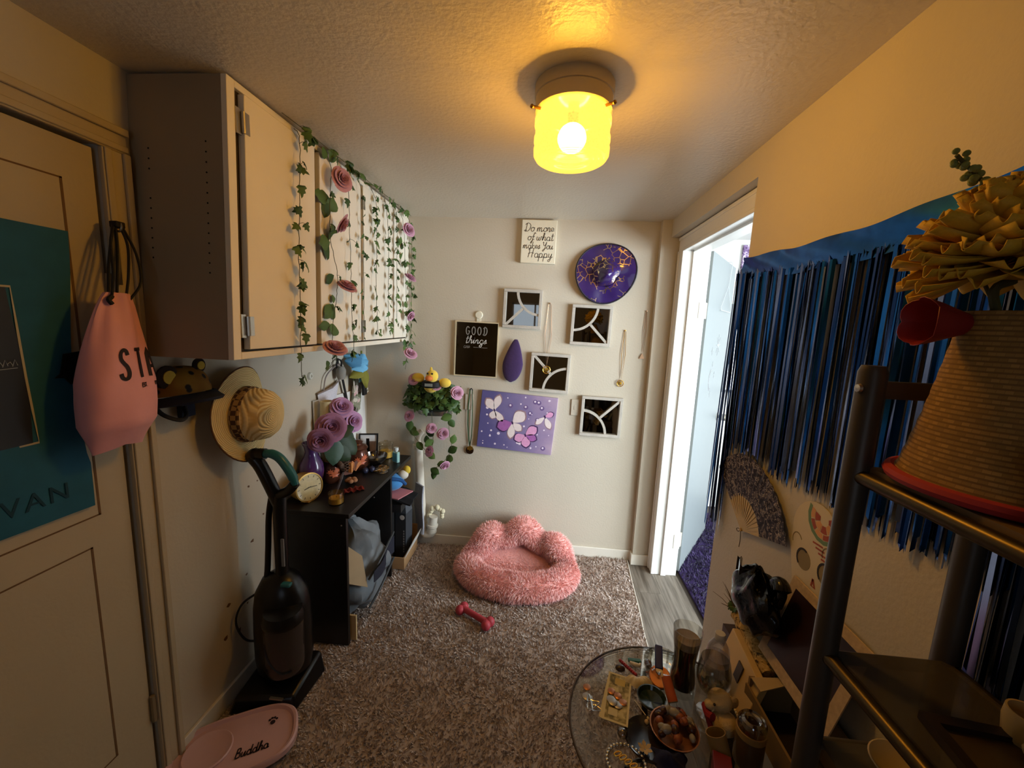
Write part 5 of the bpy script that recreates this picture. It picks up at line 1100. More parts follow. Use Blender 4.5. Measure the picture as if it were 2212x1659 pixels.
trail('vine with roses and leaves ending in a pink bud at the right', [(-.60, Y_, 1.02), (-.62, Y_, .94), (-.615, Y_, .86), (-.60, Y_, .78), (-.63, Y_, .70), (-.68, Y_, .645), (-.74, Y_, .60)], 5, [((-.655, Y_-.02, .875), (.2, -.9, .2), .040), ((-.64, Y_-.02, .655), (.5, -.6, -.4), .036)], [((-.60, Y_, 1.0), .08, -1.9), ((-.62, Y_, .97), .07, 2.6), ((-.595, Y_, .80), .07, .2), ((-.625, Y_, .74), .08, 1.0), ((-.60, Y_, .72), .075, -2.6), ((-.70, Y_, .645), .07, 1.4), ((-.745, Y_, .615), .075, 2.0), ((-.72, Y_, .60), .06, pi)])
# duck plush in the planter
dk_ = thing('duck_toy', 'yellow plush duck in a black vest sitting in the planter', 'toy', (-.735, 2.56, 1.17))
M_duck = mat('yellow_plush', '#edc94a', rough=.9, var=.08, sheen=.3)
MB().ball((-.735, 2.575, 1.20), (.055, .045, .05), 18, 12).build('body', M_duck, dk_)
MB().ball((-.725, 2.545, 1.268), (.040, .038, .042), 18, 12).build('head', M_duck, dk_)
MB().ball((-.735, 2.508, 1.258), (.026, .022, .018), 14, 9).build('beak', mat('orange_felt', '#e0803c', rough=.8), dk_)
for x in (-.752, -.722): MB().ball((x+.006, 2.512, 1.288), .0065, 8, 6).build('eye', M_cord, dk_)
MB().ball((-.728, 2.53, 1.315), (.009, .006, .016), 8, 6).build('tuft', M_duck, dk_)
for x, s_ in ((-.825, -1), (-.645, 1)): MB().ball((x, 2.565, 1.225 if s_ > 0 else 1.25), (.042, .026, .032), 14, 9).build('wing', M_duck, dk_)
MB().lathe([(.050, -.022), (.057, -.015), (.057, .016), (.046, .022)], 20, T(-.735, 2.572, 1.212), sx=1.15, sy=.95).build('vest', M_cord, dk_)
MB().box((-.765, 2.512, 1.203), (-.715, 2.517, 1.222)).build('vest_patch', mat('grey_patch', '#8d938c'), dk_)

# ------------------------------------------------------------------ under and beyond the desk
gb = thing('duffel_bag', 'crumpled grey nylon bag bulging out from under the desk', 'bag', (-.98, 1.95, .02))
M_gry = mat('grey_nylon', '#6e7478', rough=.5, var=.12, scale=9, bump=.9, bscale=11)
def gpt(u, v):
    a = 2*pi*u; e = -pi/2+pi*v; w_ = 1+.07*sin(5*a+4*e)+.05*sin(9*e+2*a)+.03*sin(13*a)
    x = -1.02+.205*cos(e)*cos(a)*w_; y = 1.965+.225*cos(e)*sin(a)*w_; z = .275+.245*sin(e)*w_
    return (x, min(max(y, 1.725), 2.235), max(z, .03))
MB().grid(gpt, 40, 24, wrapu=True).build('body', M_gry, gb)
for k, zz in enumerate((.20, .36)):
    MB().tube(spl([(-.83, 1.80, zz-.05), (-.80, 1.88, zz+.02), (-.795, 1.98, zz+.06), (-.815, 2.10, zz+.05)], 6), .006, 8).build('fold_seam', mat('dark_nylon', '#3c4043', rough=.5), gb)
MB().shell(lambda u, v: (-.80+.012*sin(6*u), lerp(1.80, 2.08, u), lerp(.30, .36+.04*u, v)), 10, 4, .003).build('flap', mat('navy_lining', '#1d2230', rough=.6), gb)
solo(MB().hexa([(-.905, 1.73, .33), (-.90, 1.73, .33), (-.835, 1.80, .27), (-.84, 1.80, .27), (-.905, 1.73, .53), (-.90, 1.73, .53), (-.862, 1.80, .44), (-.867, 1.80, .44)]).build('paper_envelope', mat('kraft_paper', '#b39b78', rough=.8, var=.08)), 'tan paper envelope sticking out beside the grey bag under the desk', 'envelope')
solo(MB().box((-.905, 1.735, .02), (-.868, 1.745, .155)).build('wood_offcut', mat('pale_pine', '#c9ad7c', rough=.7, var=.12)), 'pale wood strip standing at the desk foot', 'wood strip')
cbx = thing('cardboard_box', 'open cardboard box on the floor beyond the desk', 'box', (-.93, 2.46, .02))
M_card = mat('cardboard', '#a8835a', rough=.85, var=.1, scale=8)
for a_, b__ in (((-1.10, 2.33, .02), (-.835, 2.338, .10)), ((-1.10, 2.592, .02), (-.835, 2.60, .20)), ((-.843, 2.338, .02), (-.835, 2.592, .10)), ((-1.10, 2.338, .02), (-1.092, 2.592, .2))): MB().box(a_, b__).build('side', M_card, cbx)
MB().box((-1.092, 2.338, .02), (-.843, 2.592, .025)).build('base', M_card, cbx)
MB().hexa([(-.838, 2.34, .095), (-.832, 2.34, .095), (-.832, 2.59, .095), (-.838, 2.59, .095), (-.800, 2.42, .185), (-.795, 2.42, .185), (-.795, 2.60, .185), (-.800, 2.60, .185)]).build('flap', mat('white_card', '#cfcac2', rough=.7), cbx)
fb = thing('storage_folder', 'silver grey quilted folder standing behind the cardboard box', 'folder', (-.82, 2.6, .2))
MB().shell(lambda u, v: (-.86+.075*u+.006*sin(7*v), 2.615-.06*u+.006*sin(9*v+2*u), lerp(.14, .50, v)), 8, 14, .01).build('cover', mat('silver_fabric', '#9a9ca4', rough=.6, var=.3, scale=60), fb)
wb_ = thing('wine_box', 'tall dark grey bottle box with a white round sticker and vertical print', 'box', (-.895, 2.46, .09))
Mx = T(-.885, 2.455, .03) @ RZ(RAD(-8))
MB().box((-.04, -.04, 0), (.04, .05, .335), Mx).build('outer_card', mat('slate_card', '#33353a', rough=.6, var=.08), wb_, bevel=.002)
MB().hexa([tuple(Mx @ Vector(q)) for q in [(-.04, -.04, .335), (.04, -.04, .335), (.04, .05, .335), (-.04, .05, .335), (-.01, -.03, .385), (.03, -.03, .385), (.03, .04, .385), (-.01, .04, .385)]]).build('folded_top', mat('slate_card_top', '#4a4d52', rough=.6), wb_)
MB().lathe([(.017, 0), (.017, .0008), (.001, .001)], 20, Mx @ T(.012, -.0402, .305) @ RX(RAD(90))).build('round_sticker', mat('sticker_white', '#d8d5cf'), wb_)
lt = MB()
for k in range(9): lt.box((.02, -.0408, .06+k*.018), (.028, -.0402, .071+k*.018), Mx)
lt.build('vertical_print', mat('grey_print', '#8c8c8c'), wb_)['kind'] = 'stuff'
solo(MB().box((-1.09, 2.36, .03), (-.935, 2.57, .40)).build('speaker_box', mat('matte_black', '#0e0d0d', rough=.7)), 'matte black box inside the cardboard box', 'box')
solo(MB().shell(lambda u, v: (lerp(-1.05, -.80, u)+.01*sin(9*v), lerp(2.34, 2.50, v), .502+.012*sin(4*u)+.010*sin(11*v+5*u)-.02*u*u), 12, 10, .014).build('black_jacket', mat('black_fleece', '#131214', rough=.95, var=.2)), 'black folded jacket on top of the stacked boxes', 'jacket')
solo(MB().box((-1.07, 2.34, .405), (-.86, 2.56, .455)).build('dark_binder', mat('charcoal_vinyl', '#1f1e20', rough=.5)), 'charcoal binder lying on the matte black box', 'binder')
solo(MB().hexa([(-1.03, 2.30, .535), (-.86, 2.29, .515), (-.80, 2.40, .528), (-.97, 2.42, .545), (-1.03, 2.30, .541), (-.86, 2.29, .521), (-.80, 2.40, .534), (-.97, 2.42, .551)]).build('pink_folder', mat('dusty_rose_card', '#b9757a', rough=.7, var=.06)), 'dusty pink card folder on top of the black jacket', 'folder')
bp2 = thing('plush_toy', 'blue plush toy with a white and yellow face under the desk top', 'plush toy', (-.90, 2.36, .55))
MB().ball((-.925, 2.36, .605), (.075, .075, .055), 18, 12).build('body', mat('blue_plush', '#3f86c4', rough=.9, var=.12, sheen=.3), bp2)
MB().tube(spl([(-.985, 2.31, .60), (-.92, 2.29, .645), (-.86, 2.33, .63), (-.845, 2.38, .585)], 6), .011, 8).build('seam', mat('deep_blue_plush', '#1f4f86', rough=.9), bp2)
MB().ball((-.862, 2.385, .645), (.035, .032, .03), 14, 9).build('face', mat('white_plush', '#d9d3c4', rough=.9), bp2)
MB().ball((-.842, 2.40, .672), (.024, .022, .028), 12, 8).build('crest', mat('yellow_plush_crest', '#d9b93c', rough=.9), bp2)
solo(MB().tube([(-.93, 2.30, .10), (-.93, 2.30, .30)], .004, 8).ball((-.93, 2.30, .30), .007, 8, 6).tube([(-.93, 2.29, .16), (-.93, 2.31, .16)], .005, 6).build('metal_bracket', M_hinge), 'slim silver metal rod standing behind the desk side', 'rod')
# ------------------------------------------------------------------ next room things
pr_ = thing('purple_rug', 'deep purple shag rug on the floor of the next room', 'rug', (1.5, 2.6, 0))
MB().box((.985, 1.75, 0), (2.3, 3.55, .012)).build('backing', mat('purple_backing', '#2c1b4a', rough=.95), pr_)
random.seed(71); pts = [((random.uniform(.985, 2.0), random.uniform(1.76, 3.5), .010), (0, 0, 1)) for _ in range(16000)]
mb = MB(); tufts(mb, pts, .030, .007, lambda p: (1.2*mnoise.noise(p*7), 1.2*mnoise.noise(p*7+Vector((9, 4, 2))), 0), .6)
stuffmesh(mb, 'pile', pilemat('purple_pile', '#1a1030', '#281842', '#382558'), pr_)
sn_ = thing('bedroom_sign', 'purple marbled sign with a white letter on the bedroom wall', 'sign', (1.72, 3.70, 2.10))
M_marb = mat('purple_marble', '#6a4a7c', rough=.5, var=0); n, L, b = nodes(M_marb); tc = n.new('ShaderNodeTexCoord'); nz = n.new('ShaderNodeTexNoise'); nz.inputs['Scale'].default_value = 22; nz.inputs['Distortion'].default_value = 1.5; L.new(tc.outputs['Object'], nz.inputs[0]); r1 = ramp(n, [(.4, '#4a2f5c'), (.5, '#8a6a98'), (.58, '#e0d4e2'), (.62, '#6a4a7c')]); L.new(nz.outputs['Fac'], r1.inputs[0]); L.new(r1.outputs[0], b.inputs['Base Color'])
MB().box((1.645, 3.695, 2.125), (1.80, 3.719, 2.375)).build('board', M_marb, sn_, bevel=.002)
lt = MB(); ribbon(lt, [(1.745, 2.30), (1.70, 2.19), (1.76, 2.185)], .022, lambda x, y, h: (x, 3.6945-h, y), .002); lt.build('letter', M_white, sn_)
wm = thing('wall_mirror', 'wide thin framed mirror on the bedroom wall below the purple sign', 'mirror', (1.95, 3.70, 1.0))
MB().box((1.62, 3.712, 1.12), (2.5, 3.719, 1.86)).build('glass', M_mir, wm)
for a_, b__ in (((1.60, 3.70, 1.10), (1.62, 3.719, 1.88)), ((2.50, 3.70, 1.10), (2.52, 3.719, 1.88)), ((1.62, 3.70, 1.10), (2.5, 3.719, 1.12)), ((1.62, 3.70, 1.86), (2.5, 3.719, 1.88))): MB().box(a_, b__).build('frame_rail', mat('grey_frame', '#7d7f80', rough=.5), wm)
hg = thing('wire_hanger', 'thin white wire hanger hooked on the open bedroom door', 'hanger', tuple(Md @ Vector((.55, -.02, 1.75))))
MB().tube([tuple(Md @ Vector(q)) for q in spl([(.52, .02, 2.118), (.52, -.014, 2.116), (.525, -.012, 2.05), (.515, -.01, 1.98), (.50, -.01, 1.955)], 4)], .0022, 6).build('hook', mat('white_wire', '#b9bec2', rough=.4), hg)
MB().tube([tuple(Md @ Vector(q)) for q in [(.50, -.01, 1.955), (.33, -.01, 1.80), (.33, -.01, 1.785), (.34, -.01, 1.778), (.66, -.01, 1.778), (.675, -.01, 1.785), (.675, -.01, 1.80)]], .0022, 6, closed=True).build('frame', MATS['white_wire'], hg)

# ------------------------------------------------------------------ blue foil fringe curtain
M_foil = mat('blue_foil', '#1b5496', rough=.22, metal=1.0, var=.45, scale=25); M_foil2 = mat('steel_foil', '#66749a', rough=.24, metal=1.0, var=.4, scale=25); M_foil3 = mat('navy_foil', '#0d3166', rough=.24, metal=1.0, var=.4, scale=25)
fc = thing('foil_curtain', 'metallic blue foil fringe curtain taped along the right wall', 'curtain', (XR-.01, 1.1, 1.2))
random.seed(31)
def ztop(y): return 1.868+.030*((y-1.1)/.45)**2*(.6 if y > 1.1 else 1.0)
def band(u, v): y = lerp(1.640, .56, u); return (XR-.004-.009*abs(sin(11*y+3*v))-.004*v, y, ztop(y)+.018-.078*v+.004*sin(23*y))
MB().shell(band, 60, 5, .0006).build('header_band', M_foil, fc)
strips = []
for k in range(9):
    tw, ph = random.uniform(-.9, .9), random.uniform(0, 6)
    mb = MB(); mb.shell(lambda u, v: ((u-.5)*cos(.35*sin(ph+5*v)+tw*v), .22*sin(ph+7*v)*.5+(u-.5)*sin(.35*sin(ph+5*v)+tw*v), -v), 1, 12, .03)
    strips.append(mb.mesh('strip', (M_foil, M_foil2, M_foil3, M_foil3, M_foil, M_foil3, M_foil2, M_foil, M_foil3)[k]))
def strip(y, z1, x, w, ry=0):
    z0 = ztop(y)-.044; M = Matrix.Translation((x, y, z0)) @ RZ(RAD(90)+random.uniform(-.55, .55)) @ RY(ry) @ S(w, w*.6, z0-z1); inst(random.choice(strips), 'strip', fc, M)
y = .625
while y < 1.585:
    if random.random() > .06: strip(y, lerp(1.255, 1.205, (y-.62)/.95)+random.uniform(-.03, .02), XR-random.uniform(.006, .020), random.uniform(.006, .0105))
    y += random.uniform(.0038, .0052)
for k in range(26): strip(random.uniform(1.575, 1.650), random.uniform(.80, 1.05), XR-random.uniform(.006, .035), random.uniform(.007, .012), random.uniform(-.03, .03))
for k in range(22): strip(random.uniform(.575, .665), random.uniform(.98, 1.1), XR-random.uniform(.006, .028), random.uniform(.008, .013), random.uniform(-.02, .04))

# ------------------------------------------------------------------ folding fan
fan = thing('folding_fan', 'open folding fan with dark floral cloth pinned on the right wall', 'fan', (XR-.01, 1.398, .93))
Mfan = RIGHT(1.398, .936, XR-.012)
M_ffl = mat('dark_floral_cloth', '#2e2a3c', rough=.8, var=0); n, L, b = nodes(M_ffl); tc = n.new('ShaderNodeTexCoord'); nz = n.new('ShaderNodeTexNoise'); nz.inputs['Scale'].default_value = 48; nz.inputs['Distortion'].default_value = 2.2; L.new(tc.outputs['Object'], nz.inputs[0]); r1 = ramp(n, [(.47, '#241f30'), (.54, '#4a4050'), (.58, '#b3a698'), (.64, '#3a3444')]); L.new(nz.outputs['Fac'], r1.inputs[0]); L.new(r1.outputs[0], b.inputs['Base Color'])
NS = 34
def leaf_f(u, v):
    a = RAD(lerp(18, 146, u)); r = lerp(.118, .268, v); return tuple(Mfan @ Vector((r*cos(a), r*sin(a), .004*(1 if int(round(u*NS)) % 2 else 0)*v+.002)))
MB().shell(leaf_f, NS, 4, .0008).build('cloth_leaf', M_ffl, fan, smooth=False)
rb = MB().box((-.0028, .0, 0), (.0028, .125, .0012)).mesh('rib', mat('pale_bamboo', '#c3a978', rough=.6, var=.08))
for k in range(17): inst(rb, 'rib', fan, Mfan @ T(0, 0, .0006+.0001*k) @ RZ(RAD(lerp(18, 146, k/16)-90)))
MB().prism([(.118*cos(RAD(a)), .118*sin(RAD(a))) for a in range(18, 147, 8)]+[(.012, .004), (-.012, .006)], .0006, Mfan).build('inner_ribs_field', mat('bamboo_field', '#c9b080', rough=.6, var=.06), fan, smooth=False)
MB().lathe([(.006, 0), (.006, .006), (.001, .007)], 10, Mfan).build('pivot', M_brass, fan)
MB().tube([tuple(Mfan @ Vector(q)) for q in spl([(0, 0, .004), (-.015, -.015, .004), (-.028, -.012, .004), (-.018, -.004, .004), (0, -.004, .004), (.004, -.035, .003), (.002, -.065, .003)], 4)], .0014, 5).build('tassel_cord', mat('dark_cord', '#4a3c28'), fan)
# ------------------------------------------------------------------ printed skull card
sk = thing('skull_card', 'cream paper skull shaped fan card with red and green print on the wall', 'card', (XR-.006, 1.06, .93))
Msk = RIGHT(1.045, 1.045, XR-.003) @ RZ(RAD(9)) @ S(1.1, 1.1, 1)
out = [(.085*cos(RAD(a)), .050+.085*sin(RAD(a))) for a in range(0, 181, 15)]+[(-.088, -.02), (-.078, -.10), (-.06, -.128), (.06, -.128), (.078, -.10), (.088, -.02)]
MB().prism(out, .002, Msk).build('card', mat('ivory_card', '#d3c3a0', rough=.6, var=.04), sk, smooth=False)
M_red = mat('brick_red_ink', '#a2482c', rough=.7, var=.15); M_gr = mat('sage_ink', '#6d8a64', rough=.7, var=.1); M_or = mat('peach_ink', '#d79a62', rough=.7, var=.1); M_ol = mat('olive_ink', '#8f7c50', rough=.7, var=.15); M_dk = mat('dark_ink', '#2a2016', rough=.7)
SF = lambda x, y, h: tuple(Msk @ Vector((x, y, .0021+h)))
def sector(r0, r1, a0, a1, m, name, lift=.0003):
    mb = MB(); vs_ = []; k = 10
    for i in range(k+1):
        a = RAD(lerp(a0, a1, i/k)); vs_ += [SF(.03+r0*cos(a), .10+r0*sin(a), lift), SF(.03+r1*cos(a), .10+r1*sin(a), lift)]
    mb.add(vs_, [(2*i, 2*i+1, 2*i+3, 2*i+2) for i in range(k)]); mb.build(name, m, sk, smooth=False)
sector(.048, .058, 150, 390, M_gr, 'flower_rim'); 
for k in range(6): sector(.034, .046, 152+k*38, 186+k*38, M_red if k % 2 else M_or, 'flower_petal')
for k in range(5): sector(.014, .032, 155+k*46, 196+k*46, M_or if k % 2 else M_red, 'flower_petal')
for cx, cy in ((-.038, -.018), (.040, -.024)):
    MB().lathe([(.026, .0021), (.026, .0026), (.001, .0027)], 22, Msk @ T(cx, cy, 0)).build('eye_socket', M_ol, sk, smooth=False)
    m_ = MB(); ribbon(m_, arc(cx, cy, .024, .025, 60, 220), .005, lambda x, y, h: SF(x, y, .0008+h)); m_.build('eye_shadow_line', M_dk, sk)
m_ = MB(); ribbon(m_, [(.0, -.05), (-.006, -.068), (.006, -.07), (.0, -.05)], .006, SF); m_.build('nose', M_red, sk)
for k in range(4):
    m_ = MB(); ribbon(m_, [(-.006+.01*k, .038-.010*k), (.028+.006*k, .036-.010*k)], .004, SF); m_.build('printed_line', M_red, sk)
for sgn in (-1, 1):
    m_ = MB(); ribbon(m_, arc(.055*sgn-.01, .02, .018, .02, 20, 200), .0025, SF); m_.build('scroll', M_ol, sk)
m_ = MB(); ribbon(m_, [(-.06, -.104), (.06, -.104)], .015, SF); m_.build('green_band', M_gr, sk)
for k in range(5):
    m_ = MB(); ribbon(m_, [(-.045+.022*k, -.085), (-.045+.022*k, -.12)], .002, SF); m_.build('tooth_line', M_red, sk)

# ------------------------------------------------------------------ glass table
TC = Vector((.387, .935, .60)); TR_ = .268
tb = thing('glass_table', 'round glass side table crowded with small objects', 'table', (.387, .935, 0))
MB().lathe([(.001, -.008), (TR_-.002, -.008), (TR_, -.006), (TR_, -.002), (TR_-.002, 0), (.001, 0)], 64, T(TC.x, TC.y, TC.z)).build('glass_top', thinglass('table_glass', '#eceae4', .06), tb)
MB().tube([(TC.x+(TR_+.0015)*cos(2*pi*i/72), TC.y+(TR_+.0015)*sin(2*pi*i/72), TC.z-.004) for i in range(72)], .0032, 6, closed=True).build('edge_rim', mat('dark_rim', '#4a3c30', rough=.3, metal=.3), tb)
for k in range(3):
    a = RAD(100+120*k); MB().tube(spl([(TC.x+.19*cos(a), TC.y+.19*sin(a), TC.z-.010), (TC.x+.13*cos(a), TC.y+.13*sin(a), .34), (TC.x+.20*cos(a), TC.y+.20*sin(a), .026)], 6), .009, 10).build('leg', M_blk, tb)
MB().tube([(TC.x+.13*cos(2*pi*i/36), TC.y+.13*sin(2*pi*i/36), .34) for i in range(36)], .006, 8, closed=True).build('ring_stretcher', M_blk, tb)
Z = .601
# dollar bills under coins
bn = thing('banknote_stack', 'stack of banknotes with loose coins on the glass table', 'money', (.25, 1.005, Z))
Mn = T(.251, 1.006, Z) @ RZ(RAD(-17)) 
M_bill = mat('banknote_paper', '#b7a674', rough=.8, var=0); n, L, b = nodes(M_bill); tc = n.new('ShaderNodeTexCoord'); nz = n.new('ShaderNodeTexNoise'); nz.inputs['Scale'].default_value = 60; nz.inputs['Detail'].default_value = 6; L.new(tc.outputs['Object'], nz.inputs[0]); r1 = ramp(n, [(.38, '#5d5430'), (.5, '#8f8150'), (.65, '#c2b382')]); L.new(nz.outputs['Fac'], r1.inputs[0]); L.new(r1.outputs[0], b.inputs['Base Color'])
M_bord = mat('banknote_border', '#cabb8c', rough=.8, var=.05)
for k in range(4):
    Mk = Mn @ T(.0015*k, -.002*k, .0022*k) @ RZ(RAD(1.2*k-2)); bill = MB().box((-.033, -.078, 0), (.033, .078, .0016), Mk).build('banknote', M_bord, bn)
    if k == 3:
        MB().box((-.028, -.072, .0016), (.028, .072, .0018), Mk).build('engraving', M_bill, bill)
        MB().box((-.020, -.060, .0018), (.004, -.038, .0020), Mk).build('seal_block', M_bord, bill); MB().box((-.012, .040, .0018), (.016, .062, .0020), Mk).build('seal_block', mat('gold_ink', '#b79a3c', rough=.6), bill)
M_cop = mat('copper_coin', '#a06a48', rough=.35, metal=.7, var=.15); M_sil = mat('silver_coin', '#9a938a', rough=.35, metal=.7, var=.15)
coin = {0: MB().lathe([(.0001, 0), (.0102, 0), (.0108, .0004), (.0108, .0014), (.0102, .0018), (.0001, .0017)], 18).mesh('coin', M_cop), 1: MB().lathe([(.0001, 0), (.0114, 0), (.012, .0004), (.012, .0015), (.0114, .0019), (.0001, .0018)], 18).mesh('coin', M_sil)}
for i, (x, y, z, c, lb) in enumerate(((.005, -.004, .0095, 0, 'copper coin lying in the middle of the banknotes'), (-.012, -.022, .0095, 1, 'silver coin on the banknotes beside the paper seal'), (.008, -.032, .0095, 1, 'silver coin on the banknotes nearest their border'), (.020, -.018, .0095, 0, 'copper coin at the edge of the banknotes'), (-.014, .004, .0095, 0, 'copper coin on the banknotes by the gold print'), (-.006, -.03, .0115, 1, 'silver coin overlapping another on the banknotes'))):
    P = Mn @ Vector((x, y, z)); o = inst(coin[c], 'coin', None, T(*P) @ RX(random.uniform(-.05, .05))); tag(o, lb, 'coin', 'coins on the glass table')
for x, y, c, lb in ((.172, 1.028, 0, 'lone copper coin on bare glass near the table rim'), (.168, .998, 1, 'silver coin on bare glass next to a thin chain')):
    o = inst(coin[c], 'coin', None, T(x, y, Z)); tag(o, lb, 'coin', 'coins on the glass table')
ch = thing('thin_chain', 'tangled thin silver chain beside the banknotes', 'chain', (.185, .975, Z)); random.seed(8)
for k in range(2): MB().tube(spl([(.185+random.uniform(-.02, .02), .975+random.uniform(-.028, .028), Z+.002+.002*k) for _ in range(9)], 5), .0013, 5).build('strand', MATS['silver_chain'], ch)
# ashtray and lighter
ash = thing('ashtray', 'round ribbed clear glass ashtray on the far side of the table', 'ashtray', (.41, 1.115, Z))
MB().lathe([(.001, 0), (.048, 0), (.054, .006), (.058, .030), (.055, .033), (.048, .031), (.043, .010), (.001, .008)], 36, T(.41, 1.115, Z)).build('dish', thinglass('ashtray_glass', '#f4f1ea', .10), ash)
for k in range(18):
    a = 2*pi*k/18; MB().box((.046, -.0018, .012), (.0585, .0018, .032), T(.41, 1.115, Z) @ RZ(a)).build('rib', MATS['ashtray_glass'], ash)
lg = thing('lighter', 'blue plastic lighter lying across the glass ashtray', 'lighter', (.405, 1.115, Z+.03))
Ml = T(.398, 1.135, Z+.052) @ RZ(RAD(-102)) @ RY(RAD(24))
MB().box((-.012, -.011, -.006), (.056, .011, .006), Ml).build('body', mat('blue_plastic', '#1c2a66', rough=.35, var=.05), lg, bevel=.003)
MB().box((.056, -.009, -.005), (.066, .009, .005), Ml).build('metal_hood', M_hinge, lg, bevel=.001); MB().tube([tuple(Ml @ Vector((.066, -.006, .002))), tuple(Ml @ Vector((.066, .006, .002)))], .003, 8).build('spark_wheel', M_hinge, lg)
# tall glass of dark beer
bg_ = thing('beer_glass', 'tall curved glass half full of dark drink', 'glass', (.445, 1.06, Z))
P0 = T(.445, 1.055, Z)
MB().lathe([(.001, 0), (.036, 0), (.037, .02), (.034, .05), (.029, .085), (.031, .12), (.037, .165), (.0395, .195), (.038, .195), (.0355, .165), (.0295, .12), (.0275, .085), (.032, .05), (.034, .02), (.001, .012)], 32, P0).build('glass', thinglass('drink_glass', '#fbfaf6', .06), bg_)
MB().lathe([(.001, .013), (.0335, .021), (.0315, .05), (.027, .085), (.029, .12), (.0325, .145), (.001, .145)], 28, P0).build('drink', mat('dark_drink', '#1d0d08', rough=.1, var=0), bg_)
MB().lathe([(.0328, .1455), (.035, .165), (.034, .168), (.001, .160)], 28, P0).build('foam', mat('greyish_foam', '#8d7f72', rough=.7, var=.2, scale=60, alpha=.8), bg_)
# wine glass
wg = thing('wine_glass', 'empty stemmed wine glass beside the dark drink', 'glass', (.496, .988, Z))
P0 = T(.496, .988, Z)
MB().lathe([(.001, 0), (.034, 0), (.033, .003), (.006, .006), (.0045, .01), (.0045, .055), (.012, .064), (.034, .082), (.042, .105), (.042, .13), (.036, .165), (.0345, .165), (.0405, .13), (.0405, .105), (.033, .084), (.01, .068), (.001, .066)], 32, P0).build('bowl_and_stem', MATS['drink_glass'], wg)
MB().lathe([(.001, .068), (.010, .069), (.031, .086), (.001, .087)], 24, P0).build('clear_dregs', thinglass('water', '#eef0ee', .1), wg)
# water bottle
wbt = thing('water_bottle', 'clear plastic water bottle with white cap behind the wine glass', 'bottle', (.548, 1.085, Z)); P0 = T(.548, 1.085, Z)
MB().lathe([(.001, 0), (.030, 0), (.032, .008), (.030, .02), (.032, .03), (.030, .045), (.032, .06), (.032, .10), (.028, .125), (.016, .145), (.012, .15), (.012, .156)], 28, P0).build('body', thinglass('pet_plastic', '#f6f4f4', .07), wbt)
MB().lathe([(.0145, .150), (.0145, .166), (.013, .168), (.001, .168)], 20, P0).build('cap', mat('white_cap', '#b9b2a6', rough=.4), wbt)
MB().lathe([(.0325, .045), (.0325, .095)], 28, P0).build('label', mat('clear_label', '#b3a6ae', rough=.3, alpha=.45, var=.2), wbt)
# copper tin, coin roll, shell, green bowl and small bits
ct = thing('copper_tin', 'small round tin with a bright copper lid tilted on the table', 'tin', (.392, 1.075, Z)); Mk = aim((.388, 1.072, Z+.016), (-.15, -.45, .9))
MB().lathe([(.001, -.018), (.026, -.018), (.028, 0)], 28, Mk).build('body', mat('dark_tin', '#4a3226', rough=.4, metal=.4), ct)
MB().lathe([(.030, -.001), (.031, .003), (.028, .006), (.001, .0055)], 28, Mk).build('lid', mat('bright_copper', '#c98a64', rough=.3, metal=.6, var=.15, scale=60), ct)
cr = thing('coin_roll', 'orange and cream paper coin roll standing slanted on the table', 'coin roll', (.398, 1.03, Z)); A_, B_ = Vector((.392, 1.04, Z+.05)), Vector((.402, .995, Z+.016))
MB().tube([A_, B_], .0135, 20).build('paper', mat('orange_paper', '#b4572e', rough=.7, var=.08), cr)
MB().shell(lambda u, v: tuple(lerp(A_, B_, v)+ (Vector((1, 0, 0))*cos(2.2+1.9*u)+Vector((0, .6, .8))*sin(2.2+1.9*u))*.0139), 8, 2, .0004).build('cream_stripe', mat('cream_paper', '#d3bf94', rough=.7), cr)
MB().lathe([(.0132, 0), (.0132, .001), (.001, .0012)], 18, aim(B_, B_-A_)).build('coin_end', M_sil, cr)
def shellpt(u, v): a = RAD(lerp(-75, 75, u)); r = .040*v*(1+.05*sin(22*u)); return (.332+r*sin(a)-.008, 1.052-r*cos(a)*.9+.02, Z+.004+.016*sin(pi*min(1, v*.95))*(1-.3*abs(u-.5))+.0012*cos(40*u)*v)
solo(MB().shell(shellpt, 30, 8, .0018).build('sea_shell', mat('cream_shell', '#c9b78e', rough=.4, var=.12)), 'cream scallop shell next to the banknotes', 'shell')
solo(MB().lathe([(.001, 0), (.022, 0), (.034, .010), (.039, .022), (.036, .022), (.030, .012), (.001, .005)], 24, T(.345, 1.0, Z)).build('green_dish', mat('dark_green_glass', '#1e2a14', rough=.12, var=.1)), 'small dark green glass dish under the scallop shell', 'dish')
kc = thing('key_fob', 'red beaded key fob lying near the ashtray', 'key fob', (.30, 1.105, Z)); random.seed(3)
for k in range(9): MB().ball((.285+.0045*k, 1.128-.0055*k, Z+.006), .0055, 8, 6).build('bead', mat('cherry_bead', '#a3323e', rough=.3, var=.2), kc)
MB().tube([(.280+.012*cos(2*pi*i/16), 1.105+.012*sin(2*pi*i/16), Z+.003) for i in range(16)], .002, 5, closed=True).build('ring', M_dk, kc)
solo(MB().ball((.278, 1.098, Z+.009), (.015, .012, .009), 12, 8).build('pebble', mat('brown_pebble', '#3a261a', rough=.3)), 'dark brown polished pebble beside the red fob', 'pebble')
solo(MB().tube(spl([(.315, 1.13, Z+.004), (.325, 1.118, Z+.008), (.34, 1.118, Z+.006), (.345, 1.128, Z+.004)], 4), [.003, .004, .005, .006, .006, .006, .006, .005, .005, .004, .004, .003, .003], 8).build('moon_charm', mat('bone_white', '#cfc6ae', rough=.4)), 'white crescent charm near the ashtray', 'charm')
